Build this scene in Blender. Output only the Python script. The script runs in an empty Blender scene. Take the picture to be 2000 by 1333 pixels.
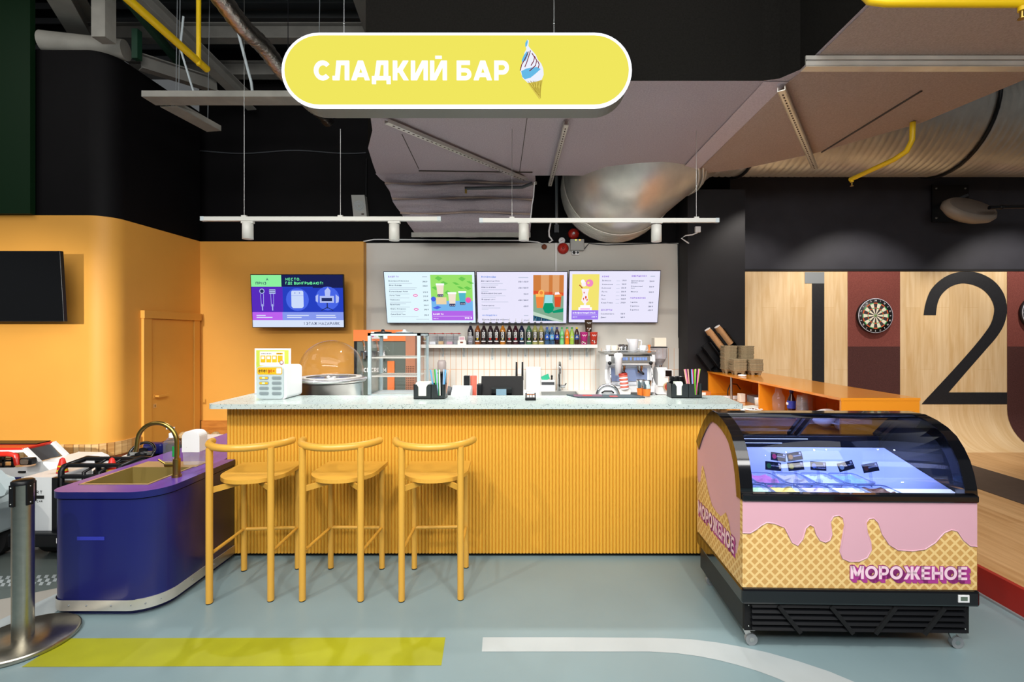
import bpy, bmesh, math, random
from mathutils import Vector, Matrix, geometry
random.seed(7)
PI = math.pi
SC = bpy.context.scene
COL = SC.collection

# ---------------------------------------------------------------- camera
F, CX, CY, H = 934.0, 1037.0, 655.0, 1.6          # focal length (px), principal point, eye height
cam = bpy.data.cameras.new('camera')
cam.sensor_fit = 'HORIZONTAL'; cam.sensor_width = 36.0
cam.lens = F / 2000 * 36
cam.shift_x = -(CX - 1000) / 2000
cam.shift_y = (CY - 666.5) / 2000
cam.clip_start = 0.05
cob = bpy.data.objects.new('camera', cam); COL.objects.link(cob)
cob.location = (0, 0, H); cob.rotation_euler = (PI / 2, 0, 0)
SC.camera = cob

# ---------------------------------------------------------------- world, exposure, lights
w = bpy.data.worlds.new('world'); SC.world = w; w.use_nodes = True
w.node_tree.nodes['Background'].inputs[0].default_value = (0.93, 0.97, 1.0, 1)
w.node_tree.nodes['Background'].inputs[1].default_value = 0.10
SC.view_settings.view_transform = 'Standard'; SC.view_settings.look = 'None'
SC.view_settings.gamma = 1.0; SC.view_settings.use_curve_mapping = False
SC.view_settings.exposure = 0.0

def aim(o, tgt):
    d = Vector(tgt) - o.location
    o.rotation_euler = d.to_track_quat('-Z', 'Y').to_euler()

def spot(name, loc, tgt, watts, deg=70, col=(1, .96, .9), r=.04, blend=.5):
    l = bpy.data.lights.new(name, 'SPOT'); l.energy = watts; l.spot_size = math.radians(deg)
    l.spot_blend = blend; l.color = col; l.shadow_soft_size = r
    o = bpy.data.objects.new(name, l); COL.objects.link(o); o.location = loc; aim(o, tgt)
    return o

def area(name, loc, tgt, watts, sx, sy, col=(1, .97, .93)):
    l = bpy.data.lights.new(name, 'AREA'); l.energy = watts; l.shape = 'RECTANGLE'
    l.size = sx; l.size_y = sy; l.color = col
    o = bpy.data.objects.new(name, l); COL.objects.link(o); o.location = loc; aim(o, tgt)
    return o

# unseen area fills added above and around the camera to brighten the hall
area('hall_fill', (0.0, 0.4, 4.9), (0.0, 0.9, 0), 95, 7.0, 1.6, (.95, .98, 1))
area('hall_fill', (0.0, -1.2, 4.7), (0.0, 4.4, 1.4), 165, 7.0, 1.4, (1, .97, .93))
area('hall_fill', (-5.6, 2.2, 4.8), (-5.0, 3.6, 0), 30, 1.6, 2.0)
area('hall_fill', (0.2, -1.0, 3.05), (0.0, 6.0, 1.7), 135, 6.0, .5, (1, .98, .95))
# track spots in front of the bar
for x, tx, wt in ((-2.9, -1.9, 190), (-.9, -.5, 190), (1.1, .9, 190)):
    spot('bar_track_spot', (x, .45, 3.75), (tx, 3.4, .55), wt, 78, (1, .93, .82), .03, .7)
# spots washing the orange wall, the dart lanes and the freezer
spot('wall_wash_spot', (-4.15, .3, 2.15), (-5.0, 4.69, 1.0), 820, 46, (1, .96, .88), .04, .7)
for x in (2.75, 4.25, 6.3):
    spot('lane_spot', (x, 5.0, 3.3), (x, 6.3, 1.4), 135 if x > 3 else 70, 88, (1, .93, .84), .03, .55)
spot('freezer_spot', (1.9, .5, 3.7), (1.6, 2.6, .5), 22, 60, (.97, .98, 1), .05, .8)
spot('lane_floor_spot', (4.4, 3.6, 3.5), (4.2, 4.4, 0), 130, 95, (1, .95, .88), .08, .8)

# ---------------------------------------------------------------- helpers
def lin(c):
    c /= 255.0
    return c / 12.92 if c <= .04045 else ((c + .055) / 1.055) ** 2.4

def rgb(c):
    if isinstance(c, str):
        c = c.lstrip('#'); c = [int(c[i:i + 2], 16) for i in (0, 2, 4)]
    return (lin(c[0]), lin(c[1]), lin(c[2]), 1)

M = {}
def mat(name, col, rough=.5, metal=0.0, spec=.5, emit=0.0, noise=0.0, nscale=20.0, bump=0.0, bscale=60.0, coat=0.0):
    m = bpy.data.materials.new(name); m.use_nodes = True
    nt = m.node_tree; n = nt.nodes; L = nt.links
    b = n['Principled BSDF']
    b.inputs['Base Color'].default_value = rgb(col)
    b.inputs['Roughness'].default_value = rough
    b.inputs['Metallic'].default_value = metal
    b.inputs['Specular IOR Level'].default_value = spec
    b.inputs['Coat Weight'].default_value = coat
    if emit:
        b.inputs['Emission Color'].default_value = rgb(col)
        b.inputs['Emission Strength'].default_value = emit
    if noise or bump:
        tc = n.new('ShaderNodeTexCoord')
    if noise:
        t = n.new('ShaderNodeTexNoise'); t.inputs['Scale'].default_value = nscale; t.inputs['Detail'].default_value = 5
        L.new(tc.outputs['Object'], t.inputs['Vector'])
        r = n.new('ShaderNodeMapRange'); r.inputs['From Min'].default_value = .3; r.inputs['From Max'].default_value = .7
        r.inputs['To Min'].default_value = 1 - noise; r.inputs['To Max'].default_value = 1 + noise
        L.new(t.outputs['Fac'], r.inputs['Value'])
        x = n.new('ShaderNodeVectorMath'); x.operation = 'SCALE'
        x.inputs[0].default_value = rgb(col)[:3]
        L.new(r.outputs[0], x.inputs['Scale']); L.new(x.outputs[0], b.inputs['Base Color'])
    if bump:
        t = n.new('ShaderNodeTexNoise'); t.inputs['Scale'].default_value = bscale; t.inputs['Detail'].default_value = 4
        L.new(tc.outputs['Object'], t.inputs['Vector'])
        bp = n.new('ShaderNodeBump'); bp.inputs['Strength'].default_value = bump; bp.inputs['Distance'].default_value = .01
        L.new(t.outputs['Fac'], bp.inputs['Height']); L.new(bp.outputs[0], b.inputs['Normal'])
    M[name] = m
    return m

def glow(name, col, s=1.0):
    m = bpy.data.materials.new(name); m.use_nodes = True
    nt = m.node_tree; nt.nodes.remove(nt.nodes['Principled BSDF'])
    e = nt.nodes.new('ShaderNodeEmission'); e.inputs[0].default_value = rgb(col); e.inputs[1].default_value = s
    nt.links.new(e.outputs[0], nt.nodes['Material Output'].inputs[0]); M[name] = m
    return m

def clear(name, tint='ffffff', refl=.9, rough=.02, body=0.0):
    """thin clear glass or plastic: transparent with a Fresnel sheen, optionally a little milky body"""
    m = bpy.data.materials.new(name); m.use_nodes = True
    nt = m.node_tree; n = nt.nodes; L = nt.links; n.remove(n['Principled BSDF'])
    tr = n.new('ShaderNodeBsdfTransparent'); tr.inputs[0].default_value = rgb(tint)
    gl = n.new('ShaderNodeBsdfGlossy'); gl.inputs['Roughness'].default_value = rough
    lw = n.new('ShaderNodeLayerWeight'); lw.inputs[0].default_value = .5
    pw = n.new('ShaderNodeMath'); pw.operation = 'POWER'; pw.inputs[1].default_value = 4.5
    fr = n.new('ShaderNodeMapRange'); fr.inputs['To Min'].default_value = .035; fr.inputs['To Max'].default_value = .9
    L.new(lw.outputs['Facing'], pw.inputs[0]); L.new(pw.outputs[0], fr.inputs['Value'])
    mu = n.new('ShaderNodeMath'); mu.operation = 'MULTIPLY'; mu.inputs[1].default_value = refl
    mx = n.new('ShaderNodeMixShader')
    L.new(fr.outputs[0], mu.inputs[0]); L.new(mu.outputs[0], mx.inputs[0])
    src = tr
    if body:
        df = n.new('ShaderNodeBsdfDiffuse'); df.inputs[0].default_value = rgb(tint)
        m2 = n.new('ShaderNodeMixShader'); m2.inputs[0].default_value = body
        L.new(tr.outputs[0], m2.inputs[1]); L.new(df.outputs[0], m2.inputs[2]); src = m2
    L.new(src.outputs[0], mx.inputs[1]); L.new(gl.outputs[0], mx.inputs[2])
    L.new(mx.outputs[0], n['Material Output'].inputs[0]); M[name] = m
    return m

def P(px, py, y):
    """point of the place seen at a photo pixel, y metres in front of the lens"""
    return Vector(((px - CX) * y / F, y, H - (py - CY) * y / F))

def G(px, py, z=0.0):
    y = F * (H - z) / (py - CY)
    return Vector(((px - CX) * y / F, y, z))

class MB:
    def __init__(s):
        s.v = []; s.f = []; s.m = []; s.sm = []; s.mats = []; s.uv = {}
    def mi(s, m):
        if m not in s.mats: s.mats.append(m)
        return s.mats.index(m)
    def add(s, vs, fs, m, smooth=False):
        b = len(s.v); s.v += [Vector(p) for p in vs]; k = s.mi(m)
        for f in fs:
            s.f.append([b + i for i in f]); s.m.append(k); s.sm.append(smooth)
        return s
    def poly(s, pts, m): return s.add(pts, [list(range(len(pts)))], m)
    def box(s, x0, x1, y0, y1, z0, z1, m):
        vs = [(x, y, z) for x in (x0, x1) for y in (y0, y1) for z in (z0, z1)]
        return s.add(vs, [(0, 1, 3, 2), (4, 6, 7, 5), (0, 4, 5, 1), (2, 3, 7, 6), (0, 2, 6, 4), (1, 5, 7, 3)], m)
    def obox(s, c, ux, uy, uz, m):
        """box from centre and half-extent vectors"""
        c, ux, uy, uz = map(Vector, (c, ux, uy, uz))
        vs = [c + a * ux + b * uy + d * uz for a in (-1, 1) for b in (-1, 1) for d in (-1, 1)]
        return s.add(vs, [(0, 1, 3, 2), (4, 6, 7, 5), (0, 4, 5, 1), (2, 3, 7, 6), (0, 2, 6, 4), (1, 5, 7, 3)], m)
    def bar(s, p0, p1, wx, wz, m, up=(0, 0, 1)):
        p0, p1 = Vector(p0), Vector(p1); d = (p1 - p0)
        sd = d.cross(Vector(up)); sd = sd.normalized() if sd.length > 1e-6 else Vector((1, 0, 0))
        u = sd.cross(d).normalized()
        return s.obox((p0 + p1) / 2, d / 2, sd * wx / 2, u * wz / 2, m)
    def prism(s, pts, axis, a, b, m, smooth=False, caps=True):
        """2-D outline pushed along axis 'x' (pts y,z), 'y' (pts x,z) or 'z' (pts x,y)"""
        def T(p, t): return {'x': (t, p[0], p[1]), 'y': (p[0], t, p[1]), 'z': (p[0], p[1], t)}[axis]
        n = len(pts); vs = [T(p, a) for p in pts] + [T(p, b) for p in pts]
        s.add(vs, [(i, (i + 1) % n, n + (i + 1) % n, n + i) for i in range(n)], m, smooth)
        if caps:
            s.add([T(p, a) for p in pts], [list(range(n))[::-1]], m); s.add([T(p, b) for p in pts], [list(range(n))], m)
        return s
    def holed(s, loops, z, m, fn=None):
        tri = geometry.tessellate_polygon([[Vector((p[0], p[1], 0)) for p in l] for l in loops])
        pts = [p for l in loops for p in l]
        fn = fn or (lambda p: (p[0], p[1], z))
        return s.add([fn(p) for p in pts], [list(t) for t in tri], m)
    def tube(s, path, r, m, seg=10, caps=True, closed=False, smooth=True):
        path = [Vector(p) for p in path]; n = len(path)
        rs = r if isinstance(r, (list, tuple)) else [r] * n
        rings = []; ref = None
        for i, p in enumerate(path):
            if closed: d = path[(i + 1) % n] - path[i - 1]
            else: d = path[min(i + 1, n - 1)] - path[max(i - 1, 0)]
            d.normalize()
            if ref is None:
                ref = Vector((0, 0, 1)) if abs(d.z) < .9 else Vector((1, 0, 0))
            a = (ref - d * ref.dot(d)).normalized(); ref = a; b = d.cross(a)
            rings.append([p + (a * math.cos(2 * PI * k / seg) + b * math.sin(2 * PI * k / seg)) * rs[i] for k in range(seg)])
        vs = [q for rg in rings for q in rg]; fs = []
        for i in range(n if closed else n - 1):
            j = (i + 1) % n
            for k in range(seg):
                fs.append((i * seg + k, i * seg + (k + 1) % seg, j * seg + (k + 1) % seg, j * seg + k))
        s.add(vs, fs, m, smooth)
        if caps and not closed:
            s.add(rings[0], [list(range(seg))[::-1]], m); s.add(rings[-1], [list(range(seg))], m)
        return s
    def cyl(s, p0, p1, r, m, seg=16, r1=None): return s.tube([p0, p1], [r, r if r1 is None else r1], m, seg)
    def lathe(s, prof, m, c=(0, 0, 0), seg=24, ax=None, cap=True, smooth=True, sx=1, sy=1):
        """profile (radius, height) turned about z at c, or about the axis vector ax"""
        c = Vector(c)
        R = Vector((0, 0, 1)).rotation_difference(Vector(ax)).to_matrix() if ax else Matrix.Identity(3)
        vs = [c + R @ Vector((r * math.cos(2 * PI * k / seg) * sx, r * math.sin(2 * PI * k / seg) * sy, z)) for r, z in prof for k in range(seg)]
        fs = [(i * seg + k, i * seg + (k + 1) % seg, (i + 1) * seg + (k + 1) % seg, (i + 1) * seg + k) for i in range(len(prof) - 1) for k in range(seg)]
        s.add(vs, fs, m, smooth)
        if cap:
            if prof[0][0] > 1e-5: s.add(vs[:seg], [list(range(seg))[::-1]], m)
            if prof[-1][0] > 1e-5: s.add(vs[-seg:], [list(range(seg))], m)
        return s
    def ball(s, c, r, m, seg=16, sc=(1, 1, 1)):
        n = seg // 2; vs = []; fs = []
        for i in range(n + 1):
            t = PI * i / n
            for k in range(seg):
                a = 2 * PI * k / seg
                vs.append(Vector(c) + Vector((math.sin(t) * math.cos(a) * sc[0], math.sin(t) * math.sin(a) * sc[1], math.cos(t) * sc[2])) * r)
        for i in range(n):
            for k in range(seg):
                fs.append((i * seg + k, (i + 1) * seg + k, (i + 1) * seg + (k + 1) % seg, i * seg + (k + 1) % seg))
        return s.add(vs, fs, m, True)
    def grid(s, rows, m, smooth=True, close=False):
        n = len(rows[0]); vs = [p for r in rows for p in r]; fs = []
        for i in range(len(rows) - 1):
            for k in range(n if close else n - 1):
                fs.append((i * n + k, i * n + (k + 1) % n, (i + 1) * n + (k + 1) % n, (i + 1) * n + k))
        return s.add(vs, fs, m, smooth)
    def text(s, body, o, ux, uy, hgt, m, wt=.16, align='l', width=None, lift=0.0, deep=0.0, sp=.13):
        strokes, tw = layout(body, sp, wt)
        o, ux, uy = Vector(o), Vector(ux).normalized(), Vector(uy).normalized(); nn = ux.cross(uy)
        k = hgt; kx = k if width is None else width / max(tw, .01)
        off = {'l': 0, 'r': -tw, 'c': -tw / 2}[align]
        for pts, cl in strokes:
            rib = ribbon([((x + off) * kx / k, y) for x, y in pts], wt / 2, cl)
            base = [o + ux * (x * k) + uy * (y * k) + nn * lift for x, y in rib]
            n2 = len(base) // 2; top = [p + nn * deep for p in base] if deep else base
            fs = [(2 * i, 2 * i + 1, (2 * i + 3) % (2 * n2), (2 * i + 2) % (2 * n2)) for i in range(n2 if cl else n2 - 1)]
            s.add(top, fs, m)
            if deep:
                vs = base + top; N = len(base); sf = []
                for i in range(n2 if cl else n2 - 1):
                    a, b = 2 * i, (2 * i + 2) % N
                    sf += [(a, b, N + b, N + a), (a + 1, (b + 1) % N, N + (b + 1) % N, N + a + 1)]
                if not cl: sf += [(0, 1, N + 1, N), (N - 2, N - 1, 2 * N - 1, 2 * N - 2)]
                s.add(vs, sf, m)
        return s
    def build(s, name, parent=None, bevel=0.0, local=False, seg=2, solid=0.0):
        off = Vector((0, 0, 0))
        if parent is not None:
            if not local:
                q = parent
                while q is not None: off += q.location; q = q.parent
        elif not local:
            lo = [min(v[i] for v in s.v) for i in range(3)]; hi = [max(v[i] for v in s.v) for i in range(3)]
            off = Vector(((lo[0] + hi[0]) / 2, (lo[1] + hi[1]) / 2, lo[2]))
        me = bpy.data.meshes.new(name)
        me.from_pydata([tuple(v - off) for v in s.v], [], s.f)
        for m in s.mats: me.materials.append(M[m])
        me.polygons.foreach_set('material_index', s.m)
        me.polygons.foreach_set('use_smooth', s.sm)
        me.update()
        ob = bpy.data.objects.new(name, me); COL.objects.link(ob)
        if parent is not None: ob.parent = parent
        else: ob.location = off
        if solid:
            md = ob.modifiers.new('thickness', 'SOLIDIFY'); md.thickness = solid; md.offset = 0
        if bevel:
            md = ob.modifiers.new('rounding', 'BEVEL'); md.width = bevel; md.segments = seg
            md.limit_method = 'ANGLE'; md.angle_limit = math.radians(40)
        return ob

def thing(name, label, cat, loc=(0, 0, 0), rz=0.0, group=None):
    o = bpy.data.objects.new(name, None); COL.objects.link(o)
    o.empty_display_size = .1; o.location = loc; o.rotation_euler = (0, 0, rz)
    o['label'] = label; o['category'] = cat
    if group: o['group'] = group
    return o

def tag(o, label, cat, group=None):
    o['label'] = label; o['category'] = cat
    if group: o['group'] = group
    return o

def struct(o):
    o['kind'] = 'structure'; return o

def copy_tree(o, loc=None, rz=None, label=None, parent=None):
    c = o.copy(); COL.objects.link(c)
    if parent is not None: c.parent = parent
    for ch in o.children: copy_tree(ch, parent=c)
    if loc is not None: c.location = loc
    if rz is not None: c.rotation_euler = (0, 0, rz)
    if label: c['label'] = label
    return c

def arc(cx, cy, r, a0, a1, n=10, ry=None):
    ry = r if ry is None else ry
    return [(cx + r * math.cos(math.radians(a0 + (a1 - a0) * i / n)), cy + ry * math.sin(math.radians(a0 + (a1 - a0) * i / n))) for i in range(n + 1)]

def rrect(x0, x1, y0, y1, r, n=6):
    return (arc(x1 - r, y1 - r, r, 0, 90, n) + arc(x0 + r, y1 - r, r, 90, 180, n) + arc(x0 + r, y0 + r, r, 180, 270, n) + arc(x1 - r, y0 + r, r, 270, 360, n))

# ---- stroke lettering (Cyrillic and Latin capitals, figures), drawn on a cell 1 high
GL = {}
def gl(ch, wd, spec):
    st = []
    for part in spec.split(';'):
        part = part.strip(); cl = part.endswith('z')
        if cl: part = part[:-1]
        pts = []; tk = part.split()
        for t in tk:
            if t[0] == 'a':
                q = [float(e) for e in t[1:].split(',')]
                pts += arc(q[0] / 10, q[1] / 10, q[2] / 10, q[4], q[5], 8, q[3] / 10)
            else:
                x, y = t.split(','); pts.append((float(x) / 10, float(y) / 10))
        if cl and (Vector(pts[0]) - Vector(pts[-1])).length < 1e-4: pts.pop()
        st.append((pts, cl))
    for c in ch: GL[c] = (wd / 10, st)
gl('АA', 8, '0,0 4,10 8,0;1.6,3 6.4,3')
gl('Б', 6.5, '6,10 0,10 0,0 a3.5,2.9,3,2.9,-90,90 0,5.8')
gl('ВB', 6.5, '0,5.2 a3,7.6,2.6,2.4,-90,90 0,10 0,0 a3.4,2.6,3.1,2.6,-90,90 0,5.2')
gl('Г', 5.5, '0,0 0,10 5.5,10')
gl('Д', 8, '0,-1.8 0,0 8,0 8,-1.8;1.4,0 2.6,10 6.6,10 6.6,0')
gl('ЕE', 5.6, '5.6,10 0,10 0,0 5.6,0;0,5.1 5,5.1')
gl('Ж', 10, '5,0 5,10;0,0 4,5.2 0.3,10;10,0 6,5.2 9.7,10;4,5.2 6,5.2')
gl('З', 6, '0.2,8.2 a3,7.6,2.6,2.4,150,-90 2.2,5.2;2.2,5.2 a3,2.6,3,2.6,90,-150')
gl('3', 6, '0.2,8.2 a3,7.6,2.6,2.4,150,-90 2.2,5.2;2.2,5.2 a3,2.6,3,2.6,90,-150')
gl('И', 7, '0,10 0,0 7,10 7,0')
gl('Й', 7, '0,10 0,0 7,10 7,0;2.2,12.2 4.8,12.2')
gl('КK', 6.6, '0,0 0,10;6.4,10 0.6,5 6.6,0')
gl('Л', 7.4, '0,0.3 1.2,1 1.9,10 7.4,10 7.4,0')
gl('МM', 8.4, '0,0 0,10 4.2,3.4 8.4,10 8.4,0')
gl('НH', 7, '0,0 0,10;7,0 7,10;0,5 7,5')
gl('ОO0', 8.4, 'a4.2,5,4.2,5,0,360z')
gl('0', 6.4, 'a3.2,5,3.2,5,0,360z')
gl('П', 7, '0,0 0,10 7,10 7,0')
gl('РP', 6.4, '0,0 0,10 a3.3,7,3,3,90,-90 0,4')
gl('₽', 7, '1,0 1,10 a4,7,3,3,90,-90 -.4,4;-.4,1.8 5,1.8')
gl('СC', 7.6, 'a4.2,5,4.2,5,42,318')
gl('ТT', 7, '0,10 7,10;3.5,10 3.5,0')
gl('У', 7, '0,10 3.6,3.4;7,10 3.2,1.4 1.8,0 0.6,0')
gl('Ф', 9, 'a4.5,5.2,4.4,3,0,360z;4.5,0 4.5,10.4')
gl('ХX', 7, '0,0 7,10;0,10 7,0')
gl('Ц', 7.6, '0,10 0,0 7.6,0 7.6,-1.8;6.6,10 6.6,0')
gl('Ч', 6.4, '0,10 0,6 a2.8,6,2.8,2,180,270 6.4,4;6.4,10 6.4,0')
gl('Ш', 9, '0,10 0,0 9,0 9,10;4.5,10 4.5,0')
gl('Щ', 9.6, '0,10 0,0 9.6,0 9.6,-1.8;9,10 9,0;4.5,10 4.5,0')
gl('Ы', 8.6, '0,10 0,0 a2.8,3,2.6,3,-90,90 0,6;8.6,10 8.6,0')
gl('Ь', 6, '0,10 0,0 a3,3,2.8,3,-90,90 0,6')
gl('Э', 7, 'a2.9,5,4.1,5,138,-138;2,5 6.6,5')
gl('Ю', 10.4, '0,0 0,10;0,5 2.4,5;a6.4,5,4,5,0,360z')
gl('Я', 6.4, '6.4,0 6.4,10 a3.1,7,3,3,90,270 6.4,4;3.4,4 0.2,0')
gl('1', 3.4, '0.2,8 3,10 3,0')
gl('2', 6.2, '0.2,7.4 a3.1,7.1,2.9,2.9,170,-30 0,0 6.2,0')
gl('4', 6.6, '5,0 5,10 0,2.6 6.6,2.6')
gl('5', 6, '5.6,10 0.8,10 0.4,5.4 a2.9,3.1,3,3.1,110,-150')
gl('6', 6.2, 'a3.1,3.1,3,3.1,0,360z;0.2,4 3.8,10')
gl('7', 6, '0,10 6,10 2,0')
gl('8', 6.2, 'a3.1,7.4,2.5,2.5,0,360z;a3.1,2.5,3.1,2.5,0,360z')
gl('9', 6.2, 'a3.1,6.9,3,3.1,0,360z;6,6 2.4,0')
gl('Z', 6.8, '0.2,10 6.8,10 0,0 6.8,0')
gl('R', 6.6, '0,0 0,10 a3.3,7.2,3,2.8,90,-90 0,4.4;3,4.4 6.6,0')
gl('S', 6, '5.8,8.4 a3,7.5,2.6,2.5,30,250 a3,2.6,2.9,2.6,80,-160')
gl('W', 10, '0,10 2.6,0 5,8 7.4,0 10,10')
gl('I', 1, '.5,0 .5,10')
gl('N', 7, '0,0 0,10 7,0 7,10')
gl('U', 7, '0,10 0,3.4 a3.5,3.4,3.5,3.4,180,360 7,10')
gl('G', 7.8, 'a4.2,5,4.2,5,42,330 8,4.6 4.8,4.6')
gl('D', 7, '0,0 0,10 a2.8,5,4.2,5,90,-90 0,0z')
gl('e', 5.8, '0.2,3.4 5.6,3.4 a2.9,3.3,2.8,3.2,5,310')
gl('n', 5.4, '0,0 0,6.5;0,3.6 a2.7,3.7,2.7,2.8,180,0 5.4,0')
gl('r', 3.4, '0,0 0,6.5;0,3.6 a2.4,3.7,2.4,2.8,180,70')
gl('g', 6, 'a3,3.3,2.9,3.2,0,360z;6,6.5 6,-.6 a3,-.6,3,2.2,0,-150')
gl('o', 6.2, 'a3.1,3.3,3,3.2,0,360z')
gl('!', 1.6, '.8,10 .8,3;.8,1.2 .8,0')
gl(',', 1.6, '1,1 .3,-1.6')
gl('.', 1.2, '.6,1 .6,0')
gl('-', 4, '0,4.6 4,4.6')
gl('/', 4, '0,-1 4,11')

def layout(body, sp, wt):
    """centre lines of the letters; letters are inset so that their outer height is 1"""
    x = 0; out = []
    for ch in body:
        if ch == ' ': x += .34; continue
        k = 1.0
        if ch not in GL:
            ch = ch.upper(); k = .74
            if ch not in GL: x += .4; continue
        wd, st = GL[ch]
        wo = max(wd * k, wt); sc = max(wo - wt, .001) / max(wd * k, .001)
        for pts, cl in st: out.append(([(x + wt / 2 + p[0] * k * sc, wt / 2 + p[1] * (k - wt)) for p in pts], cl))
        x += wo + sp
    return out, x - sp

def ribbon(pts, hw, closed):
    q = [Vector(p) for p in pts]; n = len(q); out = []
    for i in range(n):
        if closed: a, b = q[i] - q[i - 1], q[(i + 1) % n] - q[i]
        else:
            a = q[i] - q[i - 1] if i else q[1] - q[0]
            b = q[i + 1] - q[i] if i < n - 1 else q[i] - q[i - 1]
        if a.length < 1e-6: a = b
        if b.length < 1e-6: b = a
        a.normalize(); b.normalize()
        na, nb = Vector((-a.y, a.x)), Vector((-b.y, b.x)); m = na + nb
        m = na if m.length < .2 else m.normalized()
        k = hw / max(.72, m.dot(na))
        out += [tuple(q[i] + m * k), tuple(q[i] - m * k)]
    return out

# ---- bold capitals built from bars, slanted bars and ring pieces (cap height 1)
def Rr(x0, y0, x1, y1): return [(x0, y0), (x1, y0), (x1, y1), (x0, y1)]
def Pg(xb, xt, wd, y0, y1): return [(xb, y0), (xb + wd, y0), (xt + wd, y1), (xt, y1)]
def Rg(cx, cy, rx, ry, th, a0, a1, n=18):
    o = arc(cx, cy, rx, a0, a1, n, ry); i = arc(cx, cy, rx - th, a0, a1, n, ry - th * .92)
    return [[o[k], o[k + 1], i[k + 1], i[k]] for k in range(n)]
BF = {
    'С': (.92, Rg(.49, .5, .49, .51, .24, 42, 318)),
    'Л': (.92, [Rr(.68, 0, .92, 1), Rr(.22, .79, .92, 1), Pg(.13, .22, .24, 0, 1), Rr(0, 0, .26, .21)]),
    'А': (1.02, [Pg(0, .37, .27, 0, 1), Pg(.75, .38, .27, 0, 1), Rr(.2, .17, .82, .36)]),
    'Д': (1.04, [Rr(0, 0, 1.04, .2), Rr(0, -.2, .22, .1), Rr(.82, -.2, 1.04, .1), Pg(.14, .27, .24, .1, 1), Rr(.66, .1, .9, 1), Rr(.27, .8, .9, 1)]),
    'К': (.88, [Rr(0, 0, .24, 1), Pg(.17, .57, .29, .40, 1), Pg(.59, .2, .29, 0, .6)]),
    'И': (.94, [Rr(0, 0, .23, 1), Rr(.71, 0, .94, 1), Pg(.08, .62, .25, .0, 1)]),
    'Й': (.94, [Rr(0, 0, .23, 1), Rr(.71, 0, .94, 1), Pg(.08, .62, .25, .0, 1), Rr(.29, 1.12, .65, 1.25)]),
    'Б': (.82, [Rr(0, 0, .24, 1), Rr(0, .8, .74, 1), Rr(.1, .42, .5, .61), Rr(.1, 0, .5, .2)] + Rg(.49, .305, .33, .305, .22, -92, 92)),
    'Р': (.82, [Rr(0, 0, .24, 1), Rr(.1, .8, .48, 1), Rr(.1, .3, .48, .5)] + Rg(.47, .65, .35, .35, .22, -92, 92)),
    'М': (1.12, [Rr(0, 0, .24, 1), Rr(.88, 0, 1.12, 1), Pg(.42, .02, .28, .2, 1), Pg(.42, .82, .28, .2, 1)]),
    'О': (1.06, Rg(.53, .5, .53, .51, .24, 0, 360, 30)),
    'Ж': (1.36, [Rr(.56, 0, .8, 1), Pg(.36, .0, .29, .42, 1), Pg(-.02, .36, .29, 0, .58), Pg(.71, 1.07, .29, .42, 1), Pg(1.09, .71, .29, 0, .58)]),
    'Е': (.76, [Rr(0, 0, .24, 1), Rr(0, .8, .74, 1), Rr(0, .4, .68, .59), Rr(0, 0, .74, .2)]),
    'Н': (.94, [Rr(0, 0, .24, 1), Rr(.7, 0, .94, 1), Rr(.1, .4, .84, .6)]),
}
def bold(bm, body, o, ux, uy, hgt, m, width, lift=0.0, deep=0.0, sp=.11, grow=0.0):
    x = 0; pcs = []
    for ch in body:
        if ch == ' ': x += .42; continue
        wd, prs = BF[ch]
        for q in prs: pcs.append([(x + p[0], p[1]) for p in q])
        x += wd + sp
    kx = width / (x - sp); o, ux, uy = Vector(o), Vector(ux).normalized(), Vector(uy).normalized(); nn = ux.cross(uy)
    for q in pcs:
        if grow:
            c = Vector((sum(p[0] for p in q) / len(q), sum(p[1] for p in q) / len(q)))
            e = [(Vector(q[(i + 1) % 4]) - Vector(q[i])) for i in range(4)]; r = []
            for i in range(4):
                a, b_ = e[i - 1], e[i]
                na = Vector((a.y, -a.x)); nb = Vector((b_.y, -b_.x))
                if na.length > 1e-6: na.normalize()
                if nb.length > 1e-6: nb.normalize()
                if na.dot(Vector(q[i]) - c) < 0: na = -na
                if nb.dot(Vector(q[i]) - c) < 0: nb = -nb
                r.append(tuple(Vector(q[i]) + (na + nb) * grow))
            q = r
        base = [o + ux * (p[0] * kx) + uy * (p[1] * hgt) + nn * lift for p in q]
        if deep:
            top = [p + nn * deep for p in base]
            bm.add(base + top, [(4, 5, 6, 7), (0, 1, 5, 4), (1, 2, 6, 5), (2, 3, 7, 6), (3, 0, 4, 7)], m)
        else: bm.add(base, [(0, 1, 2, 3)], m)

def smooth_line(pts, n=4):
    """Catmull-Rom through the points"""
    out = []
    for i in range(len(pts) - 1):
        p0, p1, p2, p3 = pts[max(i - 1, 0)], pts[i], pts[i + 1], pts[min(i + 2, len(pts) - 1)]
        for k in range(n):
            t = k / n
            out.append(tuple(.5 * (2 * p1[j] + (p2[j] - p0[j]) * t + (2 * p0[j] - 5 * p1[j] + 4 * p2[j] - p3[j]) * t * t + (3 * p1[j] - p0[j] - 3 * p2[j] + p3[j]) * t ** 3) for j in (0, 1)))
    return out + [tuple(pts[-1])]

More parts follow.
